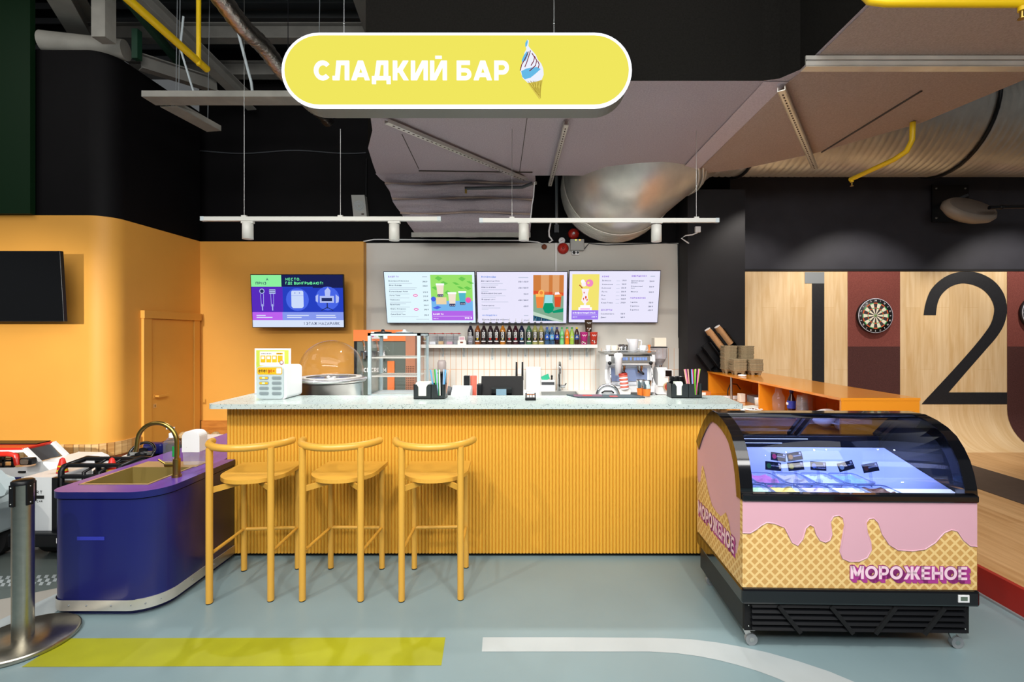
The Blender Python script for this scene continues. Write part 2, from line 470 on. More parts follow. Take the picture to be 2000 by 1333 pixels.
# ---------------------------------------------------------------- materials
def mix_mat(name, c1, c2, build, rough=.5, bump=0.0, spec=.5):
    """two colours mixed by a node graph made in build(nt, coord) -> socket 0..1"""
    m = bpy.data.materials.new(name); m.use_nodes = True
    nt = m.node_tree; n = nt.nodes; L = nt.links; b = n['Principled BSDF']
    b.inputs['Roughness'].default_value = rough; b.inputs['Specular IOR Level'].default_value = spec
    tc = n.new('ShaderNodeTexCoord'); s = build(nt, tc)
    mx = n.new('ShaderNodeMix'); mx.data_type = 'RGBA'
    mx.inputs[6].default_value = rgb(c1); mx.inputs[7].default_value = rgb(c2)
    L.new(s, mx.inputs[0]); L.new(mx.outputs[2], b.inputs['Base Color'])
    if bump:
        bp = n.new('ShaderNodeBump'); bp.inputs['Strength'].default_value = bump; bp.inputs['Distance'].default_value = .004
        L.new(s, bp.inputs['Height']); L.new(bp.outputs[0], b.inputs['Normal'])
    M[name] = m
    return m

def nmath(nt, op, a, b=None):
    x = nt.nodes.new('ShaderNodeMath'); x.operation = op
    for i, q in enumerate((a, b)):
        if q is None: continue
        if isinstance(q, (int, float)): x.inputs[i].default_value = q
        else: nt.links.new(q, x.inputs[i])
    return x.outputs[0]

def wood(name, c1, c2, scale=(14, 14, 1.2), rough=.45, plank=None, uv=False, spec=.4):
    def b(nt, tc):
        mp = nt.nodes.new('ShaderNodeMapping'); mp.inputs['Scale'].default_value = scale
        nt.links.new(tc.outputs['UV' if uv else 'Object'], mp.inputs['Vector'])
        t = nt.nodes.new('ShaderNodeTexNoise'); t.inputs['Scale'].default_value = 2.2; t.inputs['Detail'].default_value = 7
        t.inputs['Distortion'].default_value = .5
        nt.links.new(mp.outputs[0], t.inputs['Vector'])
        r = nt.nodes.new('ShaderNodeMapRange'); r.inputs['From Min'].default_value = .34; r.inputs['From Max'].default_value = .68
        nt.links.new(t.outputs['Fac'], r.inputs['Value'])
        out = r.outputs[0]
        if plank:
            br = nt.nodes.new('ShaderNodeTexBrick')
            mp2 = nt.nodes.new('ShaderNodeMapping'); mp2.inputs['Rotation'].default_value = (0, 0, PI / 2)
            nt.links.new(tc.outputs['UV'], mp2.inputs['Vector']); nt.links.new(mp2.outputs[0], br.inputs['Vector'])
            br.inputs['Scale'].default_value = 1.0; br.inputs['Brick Width'].default_value = plank[1]; br.inputs['Row Height'].default_value = plank[0]
            br.inputs['Mortar Size'].default_value = .0016; br.inputs['Color1'].default_value = (.0, .0, .0, 1); br.inputs['Color2'].default_value = (.35, .35, .35, 1)
            br.inputs['Mortar'].default_value = (1.1, 1.1, 1.1, 1); br.offset = .37
            sep = nt.nodes.new('ShaderNodeSeparateColor'); nt.links.new(br.outputs['Color'], sep.inputs[0])
            out = nmath(nt, 'ADD', nmath(nt, 'MULTIPLY', out, .62), sep.outputs[0])
            out = nmath(nt, 'MINIMUM', out, 1.0)
        return out
    return mix_mat(name, c1, c2, b, rough, spec=spec)

mat('floor_grey', '7b9197', .34, noise=.07, nscale=1.3, bump=.03, bscale=30)
mat('floor_lime', '999b1c', .45, noise=.12, nscale=3)
mat('floor_white', 'a9b2b5', .45, noise=.06, nscale=3)
mat('floor_track', '5d6765', .42, noise=.05, nscale=3)
mat('floor_sand', 'a8a49c', .42, noise=.05, nscale=3)
mat('orange_wall', 'de9f44', .55, noise=.03, nscale=2, spec=.35)
mat('white_wall', 'd6d3cb', .6, noise=.02, nscale=2, spec=.3)
mat('black_wall', '1c1b1e', .6, noise=.15, nscale=3, spec=.25); mat('black_paint', '0b0a0c', .65, noise=.15, nscale=3, spec=.12); mat('rim_clear', '8f9ab4', .25)
mat('charcoal_wall', '34343b', .55, noise=.12, nscale=4, spec=.3)
mat('green_wall', '08240f', .6, spec=.2)
mat('ceiling_dark', '34383a', .6)
mat('steel_grey', '73726d', .6, noise=.12, nscale=6)
mat('steel_pale', '96948c', .6, noise=.12, nscale=6)
mat('green_steel', '123c29', .6)
mat('maroon_carpet', '7d4640', .95, spec=.1, noise=.35, nscale=160)
mat('maroon_dark', '4f3230', .85, spec=.1, noise=.35, nscale=160)
mat('lane_strip', '3f332f', .55, noise=.15, nscale=20)
mat('lane_black', '202024', .45, noise=.2, nscale=40)
mat('kerb_red', '9c1d12', .45, noise=.06, nscale=5)
wood('lane_wood', 'e8cda4', 'd0ab76', (9, .8, 1), .42, (.19, 1.3), True)
wood('lane_floor_wood', 'd0a878', 'ad8150', (9, .8, 1), .4, (.14, 1.6), True)
wood('board_pale', 'e3c493', 'cfa86e', (3, 3, 20), .55)
wood('board_mid', 'd9b57e', 'bd8f55', (3, 3, 20), .55)
wood('board_tan', 'c99a5c', 'ab763b', (3, 3, 20), .55)
wood('board_orange', 'c78033', 'a9641f', (3, 3, 24), .5)
mat('red_brown', '7a3b1c', .6)
mat('gap_dark', '3a2415', .8)
mat('white_paint', 'e9e8e4', .4)
mat('white_plastic', 'eceef0', .35)
mat('black_plastic', '0d0f13', .38, spec=.35)
mat('black_gloss', '0b0c10', .12, coat=.5)
mat('black_matte', '111214', .7, spec=.3)
mat('dark_grey', '3b3f44', .5)
mat('mid_grey', '82888c', .5)
mat('pale_grey', 'b9c4c8', .4)
mat('chrome', 'dfe3e6', .08, 1.0)
mat('steel', 'c4c6c4', .28, 1.0, noise=.05, nscale=8)
mat('galvanised', 'd6d3ca', .34, .6, noise=.12, nscale=5)
mat('foil', 'b9b2ac', .32, 1.0, bump=.9, bscale=26)
mat('brushed', 'b4b0a4', .3, 1.0, noise=.06, nscale=40)
mat('brass', 'a88f4c', .3, 1.0)
mat('brass_basin', '9c8a50', .4, .45); mat('brass_pale', 'd2b98a', .35, .6)
mat('stool_yellow', 'd4a140', .32, spec=.5)
mat('slat_yellow', 'd9a338', .5, spec=.4)
mat('pipe_yellow', 'e2bb08', .4)
mat('orange_panel', 'e6901f', .3, coat=.5)
mat('orange_inner', 'd8701a', .42)
mat('indigo', '171b60', .3, noise=.05, nscale=3, coat=.15)
mat('indigo_top', '5a3a9c', .25, noise=.04, nscale=4)
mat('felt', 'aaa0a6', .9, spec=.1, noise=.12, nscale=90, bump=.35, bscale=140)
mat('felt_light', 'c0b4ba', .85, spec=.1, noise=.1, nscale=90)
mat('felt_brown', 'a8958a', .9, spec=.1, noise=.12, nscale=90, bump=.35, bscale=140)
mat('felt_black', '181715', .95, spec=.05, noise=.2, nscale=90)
mat('seam', '4d453f', .9)
mat('pink', 'd4a5b4', .4, noise=.02, nscale=2)
mat('pink_text', 'f0cfdf', .4)
mat('magenta', 'a83a8c', .4)
mat('red_gloss', 'b8281c', .3)
mat('red_brick', 'a8332a', .4)
mat('screen_black', '07080a', .1)
mat('label_black', '121214', .5)
mat('label_white', 'eeeeee', .5)
mat('terracotta', 'c9783c', .5)
mat('kraft', 'b3804f', .7)
mat('pulp', '98886c', .95, spec=.1, noise=.15, nscale=60)
mat('cream', 'f0e8d8', .6)
mat('coffee', '3a2418', .5)
mat('paper', 'dfe6dc', .8)
mat('cork', 'b39468', .6, noise=.35, nscale=60)
mat('tile_white', 'dcd9d2', .25, spec=.5)
mat('grout', 'd9a066', .7)
clear('glass'); clear('glass_milky', 'f4f4fa', .8, .1, .22); clear('glass_freezer', 'c9d2f2', 1.0, .01)
clear('glass_blue', '9cc6e8', .8, .05, .12); clear('clear_plastic', 'f4f6fa', .9, .06, .07)

def terrazzo(nt, tc):
    v = nt.nodes.new('ShaderNodeTexVoronoi'); v.inputs['Scale'].default_value = 130
    nt.links.new(tc.outputs['Object'], v.inputs['Vector'])
    t = nt.nodes.new('ShaderNodeTexNoise'); t.inputs['Scale'].default_value = 55
    nt.links.new(tc.outputs['Object'], t.inputs['Vector'])
    a = nmath(nt, 'LESS_THAN', v.outputs['Distance'], .3)
    return nmath(nt, 'MULTIPLY', a, nmath(nt, 'GREATER_THAN', t.outputs['Fac'], .52))
mix_mat('terrazzo', 'bac8c6', '3c4d52', terrazzo, .22)

def waffle(axis):
    def b(nt, tc):
        sp = nt.nodes.new('ShaderNodeSeparateXYZ'); nt.links.new(tc.outputs['Object'], sp.inputs[0])
        a, c = sp.outputs[axis], sp.outputs[2]
        S = .036
        u = nmath(nt, 'FRACT', nmath(nt, 'DIVIDE', nmath(nt, 'ADD', a, nmath(nt, 'ADD', c, 10)), S * 1.414))
        v = nmath(nt, 'FRACT', nmath(nt, 'DIVIDE', nmath(nt, 'ADD', nmath(nt, 'SUBTRACT', a, c), 10), S * 1.414))
        return nmath(nt, 'MAXIMUM', nmath(nt, 'LESS_THAN', u, .3), nmath(nt, 'LESS_THAN', v, .3))
    return b
mix_mat('waffle_front', 'c99c5a', 'e6c686', waffle(0), .45, .5)
mix_mat('waffle_side', 'c99c5a', 'e6c686', waffle(1), .45, .5)

# ---------------------------------------------------------------- setting
# floor with its painted markings
b = MB()
b.poly([(-9, -3, 0), (9, -3, 0), (9, 7.5, 0), (-9, 7.5, 0)], 'floor_grey')
def ground(pix, m, z):
    pts = [G(x, y) for x, y in pix]
    b.poly([(p.x, p.y, z) for p in pts][::-1], m)
ground([(42, 1304), (133, 1248), (870, 1246), (862, 1301)], 'floor_lime', .0012)
top = [(943, 1246), (1110, 1246), (1280, 1247), (1350, 1250), (1400, 1256), (1450, 1265), (1500, 1276), (1560, 1293), (1620, 1313), (1680, 1338)]
bot = [(941, 1274), (1105, 1274), (1268, 1274), (1320, 1277), (1365, 1283), (1405, 1291), (1440, 1300), (1480, 1312), (1520, 1327), (1560, 1346)]
for i in range(len(top) - 1):
    ground([top[i], top[i + 1], bot[i + 1], bot[i]], 'floor_white', .0012)
# race track painted beside the toy cars
b.poly([(-9, .5, .0008), (-2.75, 2.5, .0008), (-2.75, 4.7, .0008), (-9, 4.7, .0008)], 'floor_sand')
ground([(-120, 1078), (120, 1060), (120, 1148), (-120, 1196)], 'floor_track', .0014)
ground([(-120, 1068), (75, 1062), (75, 1075), (-120, 1090)], 'floor_white', .002)
ground([(-120, 1158), (112, 1128), (112, 1136), (-120, 1170)], 'floor_track', .0022)
ground([(0, 1212), (112, 1160), (112, 1195), (0, 1262)], 'floor_white', .002)
for r in range(3):
    for c in range(9):
        x = -20 + c * 15 + (r % 2) * 7 - r * 5; y = 1126 + r * 7 - (c - 3) * .4
        ground([(x, y + 6.4), (x + 4, y), (x + 11, y), (x + 7, y + 6.4)], 'floor_white', .0026)
struct(b.build('floor', local=True))

# ceiling: ribbed metal deck, purlins and beams
b = MB(); CH = 5.25
prof = []
y = -3.0
while y < 6.5:
    prof += [(y, CH), (y + .10, CH), (y + .13, CH + .06), (y + .22, CH + .06)]; y += .25
rows = [[(-9, p[0], p[1]) for p in prof], [(9, p[0], p[1]) for p in prof]]
b.grid(rows, 'ceiling_dark', False)
struct(b.build('ceiling', local=True))
def beam(p0, p1, h, wd, m, name='ceiling_beam'):
    q = MB(); p0, p1 = Vector(p0), Vector(p1)
    up = Vector((0, 0, 1))
    q.bar(p0 - up * h / 2, p1 - up * h / 2, wd, .012, m); q.bar(p0 + up * h / 2, p1 + up * h / 2, wd, .012, m); q.bar(p0, p1, .014, h, m)
    return struct(q.build(name, local=True))
beam((-5.0, 5.35, 4.98), (1.0, 5.35, 4.98), .16, .12, 'steel_grey')
beam((-5.0, 5.95, 4.9), (1.0, 5.95, 4.9), .16, .12, 'steel_grey')
beam((-5.0, 4.75, 5.1), (1.0, 4.75, 5.1), .12, .1, 'steel_grey')
beam((-5.0, 4.1, 5.1), (1.0, 4.1, 5.1), .12, .1, 'steel_grey')
beam((-3.9, 3.4, 5.1), (-3.5, 6.0, 4.5), .14, .12, 'steel_grey')
beam((-1.45, 2.8, 5.0), (-1.85, 6.0, 5.0), .14, .14, 'steel_grey')
beam((-.9, 2.8, 5.1), (-1.1, 6.0, 5.1), .14, .14, 'steel_grey')
beam((-3.9, 3.55, 4.92), (-5.1, 5.6, 4.95), .3, .2, 'steel_pale')
q = MB(); q.box(-4.12, -3.99, 4.48, 4.6, 4.4, 5.25, 'steel_pale'); struct(q.build('ceiling_beam_post', local=True))
q = MB(); q.bar((-3.62, 4.0, 4.72), (-4.05, 5.6, 4.7), .05, .09, 'green_steel'); q.box(-4.06, -4.0, 4.86, 4.92, 4.42, 4.72, 'green_steel'); struct(q.build('ceiling_beam_green', local=True))
beam((-4.08, 5.0, 4.46), (-3.68, 5.6, 4.52), .14, .1, 'steel_grey')

# back walls
b = MB(); b.box(-4.3, 2.58, 6.2, 6.4, 0, CH, 'black_paint'); struct(b.build('wall_back', local=True))
b = MB(); b.box(-4.15, -2.10, 6.0, 6.2, 0, 2.776, 'orange_wall'); struct(b.build('wall_back_orange', local=True))
b = MB(); b.box(-2.10, 1.881, 6.1, 6.2, 0, 2.776, 'white_wall'); struct(b.build('wall_back_white', local=True))
# splashback tiles: tall narrow white tiles with terracotta joints
b = MB(); z0, z1, zm = .9, 1.432, 1.163; tw = .0712
b.box(-1.45, 1.881, 6.092, 6.1, z0, z1, 'grout')
x = -1.45
while x < 1.881 - .01:
    x2 = min(x + tw - .005, 1.881)
    for a, c in ((z0, zm - .003), (zm + .003, z1)):
        b.box(x, x2, 6.0885, 6.0925, a, c, 'tile_white')
    x += tw
struct(b.build('wall_back_tiles', local=True))
# black pier to the right of the white wall
b = MB(); b.box(1.881, 2.57, 5.74, 6.4, 0, 3.35, 'black_wall'); struct(b.build('wall_pier', local=True))

# dart lanes: wooden back wall curving down into a raised floor
def lane_profile(off=0.0):
    r = .456; pr = [(6.3, 2.443), (6.3, 2.0), (6.3, 1.45), (6.3, 1.0), (6.3, .62)]
    pr = [(y - off, z) for y, z in pr]
    pr += [(6.3 - r + (r - off) * math.cos(math.radians(a)), .62 + (r - off) * math.sin(math.radians(a)) ) for a in range(-9, -91, -9)]
    return pr
def uv_sheet(bm, xs, prof, m, flag):
    """profile swept along x with u = x, v = arc length"""
    vs = []; uv = []; d = 0; ds = [0]
    for i in range(1, len(prof)):
        d += math.dist(prof[i], prof[i - 1]); ds.append(d)
    base = len(bm.v)
    for (yy, zz), dd in zip(prof, ds):
        for x in xs: vs.append((x, yy, zz)); uv.append((x, dd))
    n = len(xs)
    fs = [(i * n + k, (i + 1) * n + k, (i + 1) * n + k + 1, i * n + k + 1) for i in range(len(prof) - 1) for k in range(n - 1)]
    bm.add(vs, fs, m, True)
    for i, q in enumerate(uv): bm.uv[base + i] = q
def apply_uv(ob, bm):
    me = ob.data; l = me.uv_layers.new(name='UVMap')
    for lp in me.loops: l.data[lp.index].uv = bm.uv.get(lp.vertex_index, (0, 0))
b = MB()
pr = lane_profile()
uv_sheet(b, [2.57, 9], pr, 'lane_wood', 1)
for x0, x1 in ((4.17, 4.86), (6.27, 7.0)):
    pc = lane_profile(.005)
    uv_sheet(b, [x0, x1], [(6.295, 2.443), (6.295, 1.45)], 'maroon_carpet', 1)
    uv_sheet(b, [x0, x1], pc[2:5] + pc[5:], 'maroon_dark', 1)
def wallpt(px, py, yy): return P(px, py, yy)
yy = 6.296
def wpoly(pix, m): b.poly([P(x, y, yy) for x, y in pix], m)
wpoly([(1572, 532), (1610, 532), (1610, 554), (1572, 554)], 'mid_grey'); wpoly([(1586, 554), (1610, 554), (1610, 900), (1586, 900)], 'lane_black')
outer = [(1804, 616), (1808, 592), (1820, 564), (1846, 541), (1877, 531), (1910, 533), (1940, 548), (1960, 573), (1967, 603), (1962, 632), (1948, 657), (1925, 684), (1890, 724), (1853, 767)]
inner = [(1828, 616), (1831, 594), (1839, 576), (1856, 561), (1878, 554), (1901, 557), (1921, 567), (1935, 583), (1942, 603), (1938, 626), (1927, 646), (1900, 680), (1860, 725), (1806, 783)]
outer, inner = smooth_line(outer), smooth_line(inner)
for i in range(len(outer) - 1):
    wpoly([outer[i], outer[i + 1], inner[i + 1], inner[i]], 'lane_black')
wpoly([(1853, 767), (1967, 767), (1967, 790), (1800, 790), (1806, 783)], 'lane_black')
o = b.build('wall_right', local=True); apply_uv(o, b); struct(o)
b = MB()
uv_sheet(b, [2.8, 9], [(5.85, .164), (.2, .164)], 'lane_floor_wood', 1)
for x0, x1 in ((4.17, 4.86), (6.27, 7.0)):
    uv_sheet(b, [x0, x1], [(5.85, .1675), (.2, .1675)], 'lane_strip', 1)
b.poly([(2.8, .2, 0), (2.8, .2, .164), (9, .2, .164), (9, .2, 0)], 'kerb_red')
b.poly([(2.57, 5.85, .164), (2.8, 5.85, .164), (2.8, 5.85, 0), (2.57, 5.85, 0)], 'kerb_red')
o = b.build('floor_lanes', local=True); apply_uv(o, b); struct(o)
b = MB(); b.box(2.77, 2.8, .2, 5.84, .008, .166, 'kerb_red'); b.box(2.755, 2.77, .2, 5.84, 0, .012, 'mid_grey'); struct(b.build('trim_1', local=True))
b = MB(); b.box(2.57, 9, 6.32, 6.5, 0, CH, 'charcoal_wall'); b.box(2.57, 9, 6.285, 6.32, 2.443, 2.47, 'black_wall')
struct(b.build('wall_right_upper', local=True))

# curved orange wall on the left with a black wall above it
plan = [(-9, 4.69), (-4.37, 4.69), (-4.35, 4.69)] + arc(-4.35, 4.89, .2, -90, 0, 12)[1:] + [(-4.15, 4.91), (-4.15, 6.0)]
def plan_wall(name, pl, z0, z1, m, t=.2):
    back = [(-4.35 - .0, 6.0 + .2), (-9, 6.2)]
    q = MB(); pts = pl + back; n = len(pl)
    q.grid([[(p[0], p[1], z0) for p in pl], [(p[0], p[1], z1) for p in pl]], m, True)
    q.poly([(p[0], p[1], z1) for p in pts], m)
    return struct(q.build(name, local=True))
plan_wall('wall_left', plan, 0, 2.776, 'orange_wall')
plan_wall('wall_left_upper', [(x - .02, y + .02) for x, y in plan], 2.776, 4.41, 'black_paint')
b = MB(); b.box(-9, -4.86, 4.64, 4.69, 2.78, CH, 'green_wall'); struct(b.build('wall_left_green', local=True))
# plank skirting that follows the curve
b = MB()
path = [(-9, 4.69), (-4.35, 4.69)] + arc(-4.35, 4.89, .2, -90, 0, 10)[1:] + [(-4.15, 5.06)]
def at(d):
    for a, c in zip(path, path[1:]):
        l = math.dist(a, c)
        if d <= l:
            return Vector((a[0] + (c[0] - a[0]) * d / l, a[1] + (c[1] - a[1]) * d / l, 0)), Vector((c[1] - a[1], -(c[0] - a[0]), 0)).normalized()
        d -= l
    return Vector((*path[-1], 0)), Vector((1, 0, 0))
tot = sum(math.dist(a, c) for a, c in zip(path, path[1:])); d = 2.6; rnd = random.Random(3)
while d < tot - .005:
    wd = (rnd.choice((.09, .12, .13)) if d < 4.5 else .055); e = min(d + wd, tot)
    (p, n), (p2, n2) = at(d + .003), at(e - .003)
    m = rnd.choice(('board_pale', 'board_pale', 'board_mid', 'board_mid', 'board_tan'))
    lo = .40
    o1, o2 = p + n * .02, p2 + n2 * .02
    vs = [(p.x, p.y, lo), (p2.x, p2.y, lo), (p2.x, p2.y, .53), (p.x, p.y, .53), (o1.x, o1.y, lo), (o2.x, o2.y, lo), (o2.x, o2.y, .53), (o1.x, o1.y, .53)]
    b.add(vs, [(4, 5, 6, 7), (3, 2, 6, 7), (0, 4, 7, 3), (1, 2, 6, 5)], m)
    vs = [(p.x, p.y, 0), (p2.x, p2.y, 0), (o2.x, o2.y, 0), (o1.x, o1.y, 0), (p.x, p.y, .395), (p2.x, p2.y, .395), (o2.x, o2.y, .395), (o1.x, o1.y, .395)]
    b.add(vs, [(3, 2, 6, 7)], 'red_brown')
    d = e
struct(b.build('baseboard_left', local=True))
b = MB(); b.box(-4.13, -2.2, 5.975, 6.0, 0, .527, 'board_orange'); b.box(-4.14, -4.128, 5.97, 6.0, 0, .53, 'gap_dark'); struct(b.build('baseboard_back', local=True))

# orange door in the side wall
d = thing('door_1', 'orange painted door with lever handle in the side wall', 'door', (-4.15, 5.55, 0)); d['kind'] = 'structure'
b = MB(); X = -4.15
b.box(X, X + .03, 5.09, 5.20, 0, 1.80, 'orange_wall'); b.box(X, X + .03, 5.86, 5.955, 0, 1.80, 'orange_wall')
b.box(X, X + .045, 5.08, 5.965, 1.78, 1.865, 'orange_wall'); b.build('door_frame', d, bevel=.004)
b = MB(); b.box(X, X + .014, 5.204, 5.856, .01, 1.776, 'orange_wall'); leaf = b.build('door_leaf', d)
b = MB()
b.box(X + .014, X + .024, 5.235, 5.275, .905, .95, 'orange_wall'); b.cyl((X + .02, 5.255, .928), (X + .065, 5.255, .928), .01, 'orange_wall'); b.bar((X + .06, 5.25, .928), (X + .06, 5.40, .928), .014, .02, 'orange_wall')
b.box(X + .014, X + .02, 5.235, 5.275, .80, .845, 'brass_pale'); b.box(X + .0195, X + .0215, 5.251, 5.259, .81, .835, 'black_plastic')
b.build('door_handle', leaf)
mat('lcd', '5f6f63', .3); mat('tank_white', 'e4e8f4', .5); mat('card_black', '1b2430', .4); mat('indigo_tape', '2c35a4', .45); mat('label_green', '17984a', .5)
glow('led_white', 'eef4ff', 3.0)
mat('label_green', '17984a', .5)
mat('white_metal', 'c9c9c3', .4); mat('sign_case', '6f716b', .5)
glow('sign_white', 'f6f8ff', 1.35); glow('sign_yellow', 'f1e75e', 1.0); glow('sign_letter', 'fbfcff', 1.3); glow('lamp_glow', 'fff8ec', 30)
glow('cone_yellow', 'e3cf5a', .9); glow('cone_line', 'a9932e', .9); glow('swirl_white', 'eef2ff', 1.0); glow('swirl_blue', '69bfec', .95); glow('syrup', '7e1733', .9)
mat('screen_rim', '3a3c58', .4)
mat('screen_black', '0a0b0d', .08)
mat('perforated', 'cfcbc6', .4, .4)
for n_, c_ in (('s_pk', 'd2559a'), ('s_bl', '3f86d8'), ('s_gr', '5cb456'), ('s_yl', 'e8c83c')): mat(n_, c_, .4)
mat('case_grey', 'a9bcc2', .35); mat('dark_sage', '59625a', .5); mat('tangerine', 'ee7a35', .45); mat('copper_mesh', 'b5785a', .45)
mat('lcd_blue', '7fa0b4', .3)
for n_, c_ in (('st_blue', '58a8e0'), ('st_green', '22b04a'), ('st_pale', 'a9c8f0'), ('st_peach', 'f6b9a0'), ('st_pink', 'f07ab8'), ('st_lime', 'b6e04e'), ('st_apple', '6cc832'), ('st_rose', 'd83a6a'), ('st_sky', '86aef0'), ('st_white', 'f0eee8')): mat(n_, c_, .35)
mat('caddy_black', '1d2527', .4)
mat('case_pale', 'b7c6c9', .4); mat('energy_yellow', 'e0ae14', .45); mat('slot_grey', '8e9ca0', .5); mat('slot_dark', '7d8b90', .5); glow('led_green', 'a8ffb0', 2.0)
mat('lime_paper', 'c3d24a', .6)
for n_, c_, r_ in (('white_gloss', 'eceff2', .15), ('key_blue', '6f8fd0', .4), ('mirror_blue', '7f8fb4', .2), ('tamper_gold', 'c8a878', .3), ('jug_white', 'eef0f6', .35), ('orange_handle', 'e07a2a', .4), ('stripe_red', 'dc6a58', .5), ('mat_edge', '33444c', .6), ('mat_purple', '6b4458', .6), ('sponge_green', '2fb089', .8), ('pink_steel', 'b0a6a4', .2),
                   ('kraft_cup', 'b48558', .7), ('rim_silver', 'd0d2e0', .35), ('dart_black', '3b3735', .8), ('dart_cream', 'ece5d0', .8), ('dart_red', 'e4602f', .7), ('dart_green', '3fae62', .7), ('speaker_white', 'a9a9a4', .5), ('speaker_grey', '8f857a', .5), ('speaker_grille', '7a7068', .6), ('pale_box', 'a9aaa6', .5),
                   ('car_white', 'e4e9ec', .25), ('car_red', 'c9281c', .3), ('car_pale', 'b9c8cc', .35), ('tyre', '17181a', .85), ('cone_red', 'dc2418', .4), ('cone_stripe', 'e8d020', .5), ('car_glow', 'f0a860', .5)):
    mat(n_, c_, r_)
glow('led_amber', 'ffb030', 2); glow('led_yellow', 'd8e84a', 2)

# ---------------------------------------------------------------- bar counter
bar = thing('bar_counter', 'long bar counter clad in ribbed yellow slats under a speckled terrazzo top', 'counter', (-.4, 3.5, 0))
b = MB(); x = -2.188; pitch = 3.6 / 149
for i in range(149):
    xa = -2.188 + i * pitch; r = pitch / 2
    pts = [(xa + r - r * .94 * math.cos(math.radians(a)), 3.447 - r * math.sin(math.radians(a))) for a in (0, 30, 60, 90, 120, 150, 180)]
    vs = [(p[0], p[1], z) for p in pts for z in (.03, 1.091)]
    b.add(vs, [(2 * k, 2 * k + 2, 2 * k + 3, 2 * k + 1) for k in range(6)], 'slat_yellow', True)
    b.poly([(p[0], p[1], .03) for p in pts], 'slat_yellow')
b.box(-2.188, 1.412, 3.447, 3.47, .03, 1.091, 'slat_yellow')
b.build('cladding', bar)
b = MB(); b.box(-2.15, 1.39, 3.47, 3.73, 0, 1.091, 'black_matte'); b.build('carcass', bar)
b = MB()
top = arc(-2.233 + .05, 3.285 + .05, .05, 180, 270, 6) + [(1.463 - .012, 3.285), (1.463, 3.297), (1.50, 3.77), (-2.03, 3.77), (-2.03, 4.2), (-2.285, 4.2)]
b.prism(top, 'z', 1.091, 1.125, 'terrazzo'); b.build('countertop', bar, bevel=.004)
b = MB(); b.box(-2.0, 1.38, 3.735, 4.42, .86, .9, 'white_paint'); b.box(-2.0, -1.96, 3.735, 4.42, 0, .86, 'white_paint'); b.box(1.34, 1.38, 3.735, 4.42, 0, .86, 'white_paint'); b.box(-2.17, -2.06, 3.77, 4.15, 0, 1.09, 'orange_panel')
b.build('inner_shelf', bar)

# purple hand-wash counter
pc = thing('wash_counter', 'blue and purple counter with rounded corners and a metal kick strip beside the bar stools', 'counter', (-2.44, 3.6, 0))
def outline(g=0.0):
    x0, x1, y0, y1 = -2.75 - g, -2.126 + g, 2.715 - g, 4.9
    return arc(x0 + .10, y0 + .10, .10, 180, 270, 8) + arc(x1 - .17, y0 + .17, .17, 270, 360, 10) + [(x1, 3.425), (-2.196, 3.425), (-2.196, y1), (x0, y1)]
b = MB(); b.prism(outline(), 'z', .03, .665, 'indigo', smooth=False, caps=False)
for i in range(len(b.f)): b.sm[i] = True
b.build('body', pc)
sink = [(-2.69, 2.847), (-2.277, 2.847), (-2.277, 3.226), (-2.69, 3.226)]
b = MB(); ol = outline(.008); n = len(ol)
b.holed([ol, [(-2.695, 2.842), (-2.272, 2.842), (-2.272, 3.231), (-2.695, 3.231)][::-1]], .71, 'indigo_top')
b.add([(p[0], p[1], z) for p in ol for z in (.672, .71)], [(2 * i, (2 * i + 2) % (2 * n), (2 * i + 3) % (2 * n), 2 * i + 1) for i in range(n)], 'indigo', True)
b.holed([ol, outline(-.02)[::-1]], .672, 'indigo')
b.build('countertop', pc)
b = MB(); ol = outline(.004); n = len(ol)
b.add([(p[0], p[1], z) for p in ol for z in (.035, .095)], [(2 * i, (2 * i + 2) % (2 * n), (2 * i + 3) % (2 * n), 2 * i + 1) for i in range(n)], 'galvanised', True)
b.holed([ol, outline(-.01)[::-1]], .095, 'galvanised')
for p in [(-2.62, 2.709), (-2.52, 2.709), (-2.38, 2.709), (-2.27, 2.714), (-2.205, 2.735), (-2.155, 2.785), (-2.122, 3.0), (-2.122, 3.2)]:
    b.ball((p[0], p[1], .066), .005, 'mid_grey', 8)
b.build('kick_plate', pc)
b = MB(); b.prism(outline(-.03), 'z', 0, .034, 'indigo'); b.build('plinth', pc)
b = MB(); P0 = (-2.55, 2.713); b.box(-2.575, -2.42, 2.7125, 2.7145, .435, .455, 'indigo_tape' if 'indigo_tape' in M else 'indigo'); b.build('tape_strip', pc)

s = thing('wash_basin', 'square brass basin set into the purple counter top', 'sink', (-2.48, 3.04, .51))
b = MB()
x0, x1, y0, y1 = -2.69, -2.277, 2.847, 3.226
ring = lambda g, z: [(x0 - g, y0 - g, z), (x1 + g, y0 - g, z), (x1 + g, y1 + g, z), (x0 - g, y1 + g, z)]
b.grid([ring(.0, .7125), ring(-.014, .7125)], 'brass_pale', False, True)
b.grid([ring(-.014, .7125), ring(-.016, .53)], 'brass_basin', False, True); b.grid([ring(.0, .7125), ring(0.0, .69)], 'brass_pale', False, True)
b.poly(ring(-.016, .53), 'brass_basin'); b.build('basin', s)
b = MB(); b.box(-2.69, -2.26, 3.226, 3.36, .7102, .7125, 'brass_pale'); b.build('rear_deck', s)
b = MB(); b.lathe([(.0, .531), (.03, .531), (.032, .534), (.0, .534)], 'brass', (-2.48, 3.04, 0), 16); b.build('drain', s)
f = thing('brass_faucet', 'tall brass gooseneck faucet arching over the basin in the purple counter', 'faucet', (-2.222, 3.0, .71))
b = MB(); X, Y = -2.222, 3.0
b.cyl((X, Y, .71), (X, Y, .725), .027, 'brass', 20); b.cyl((X, Y, .725), (X, Y, .825), .021, 'brass', 20); b.build('body', f)
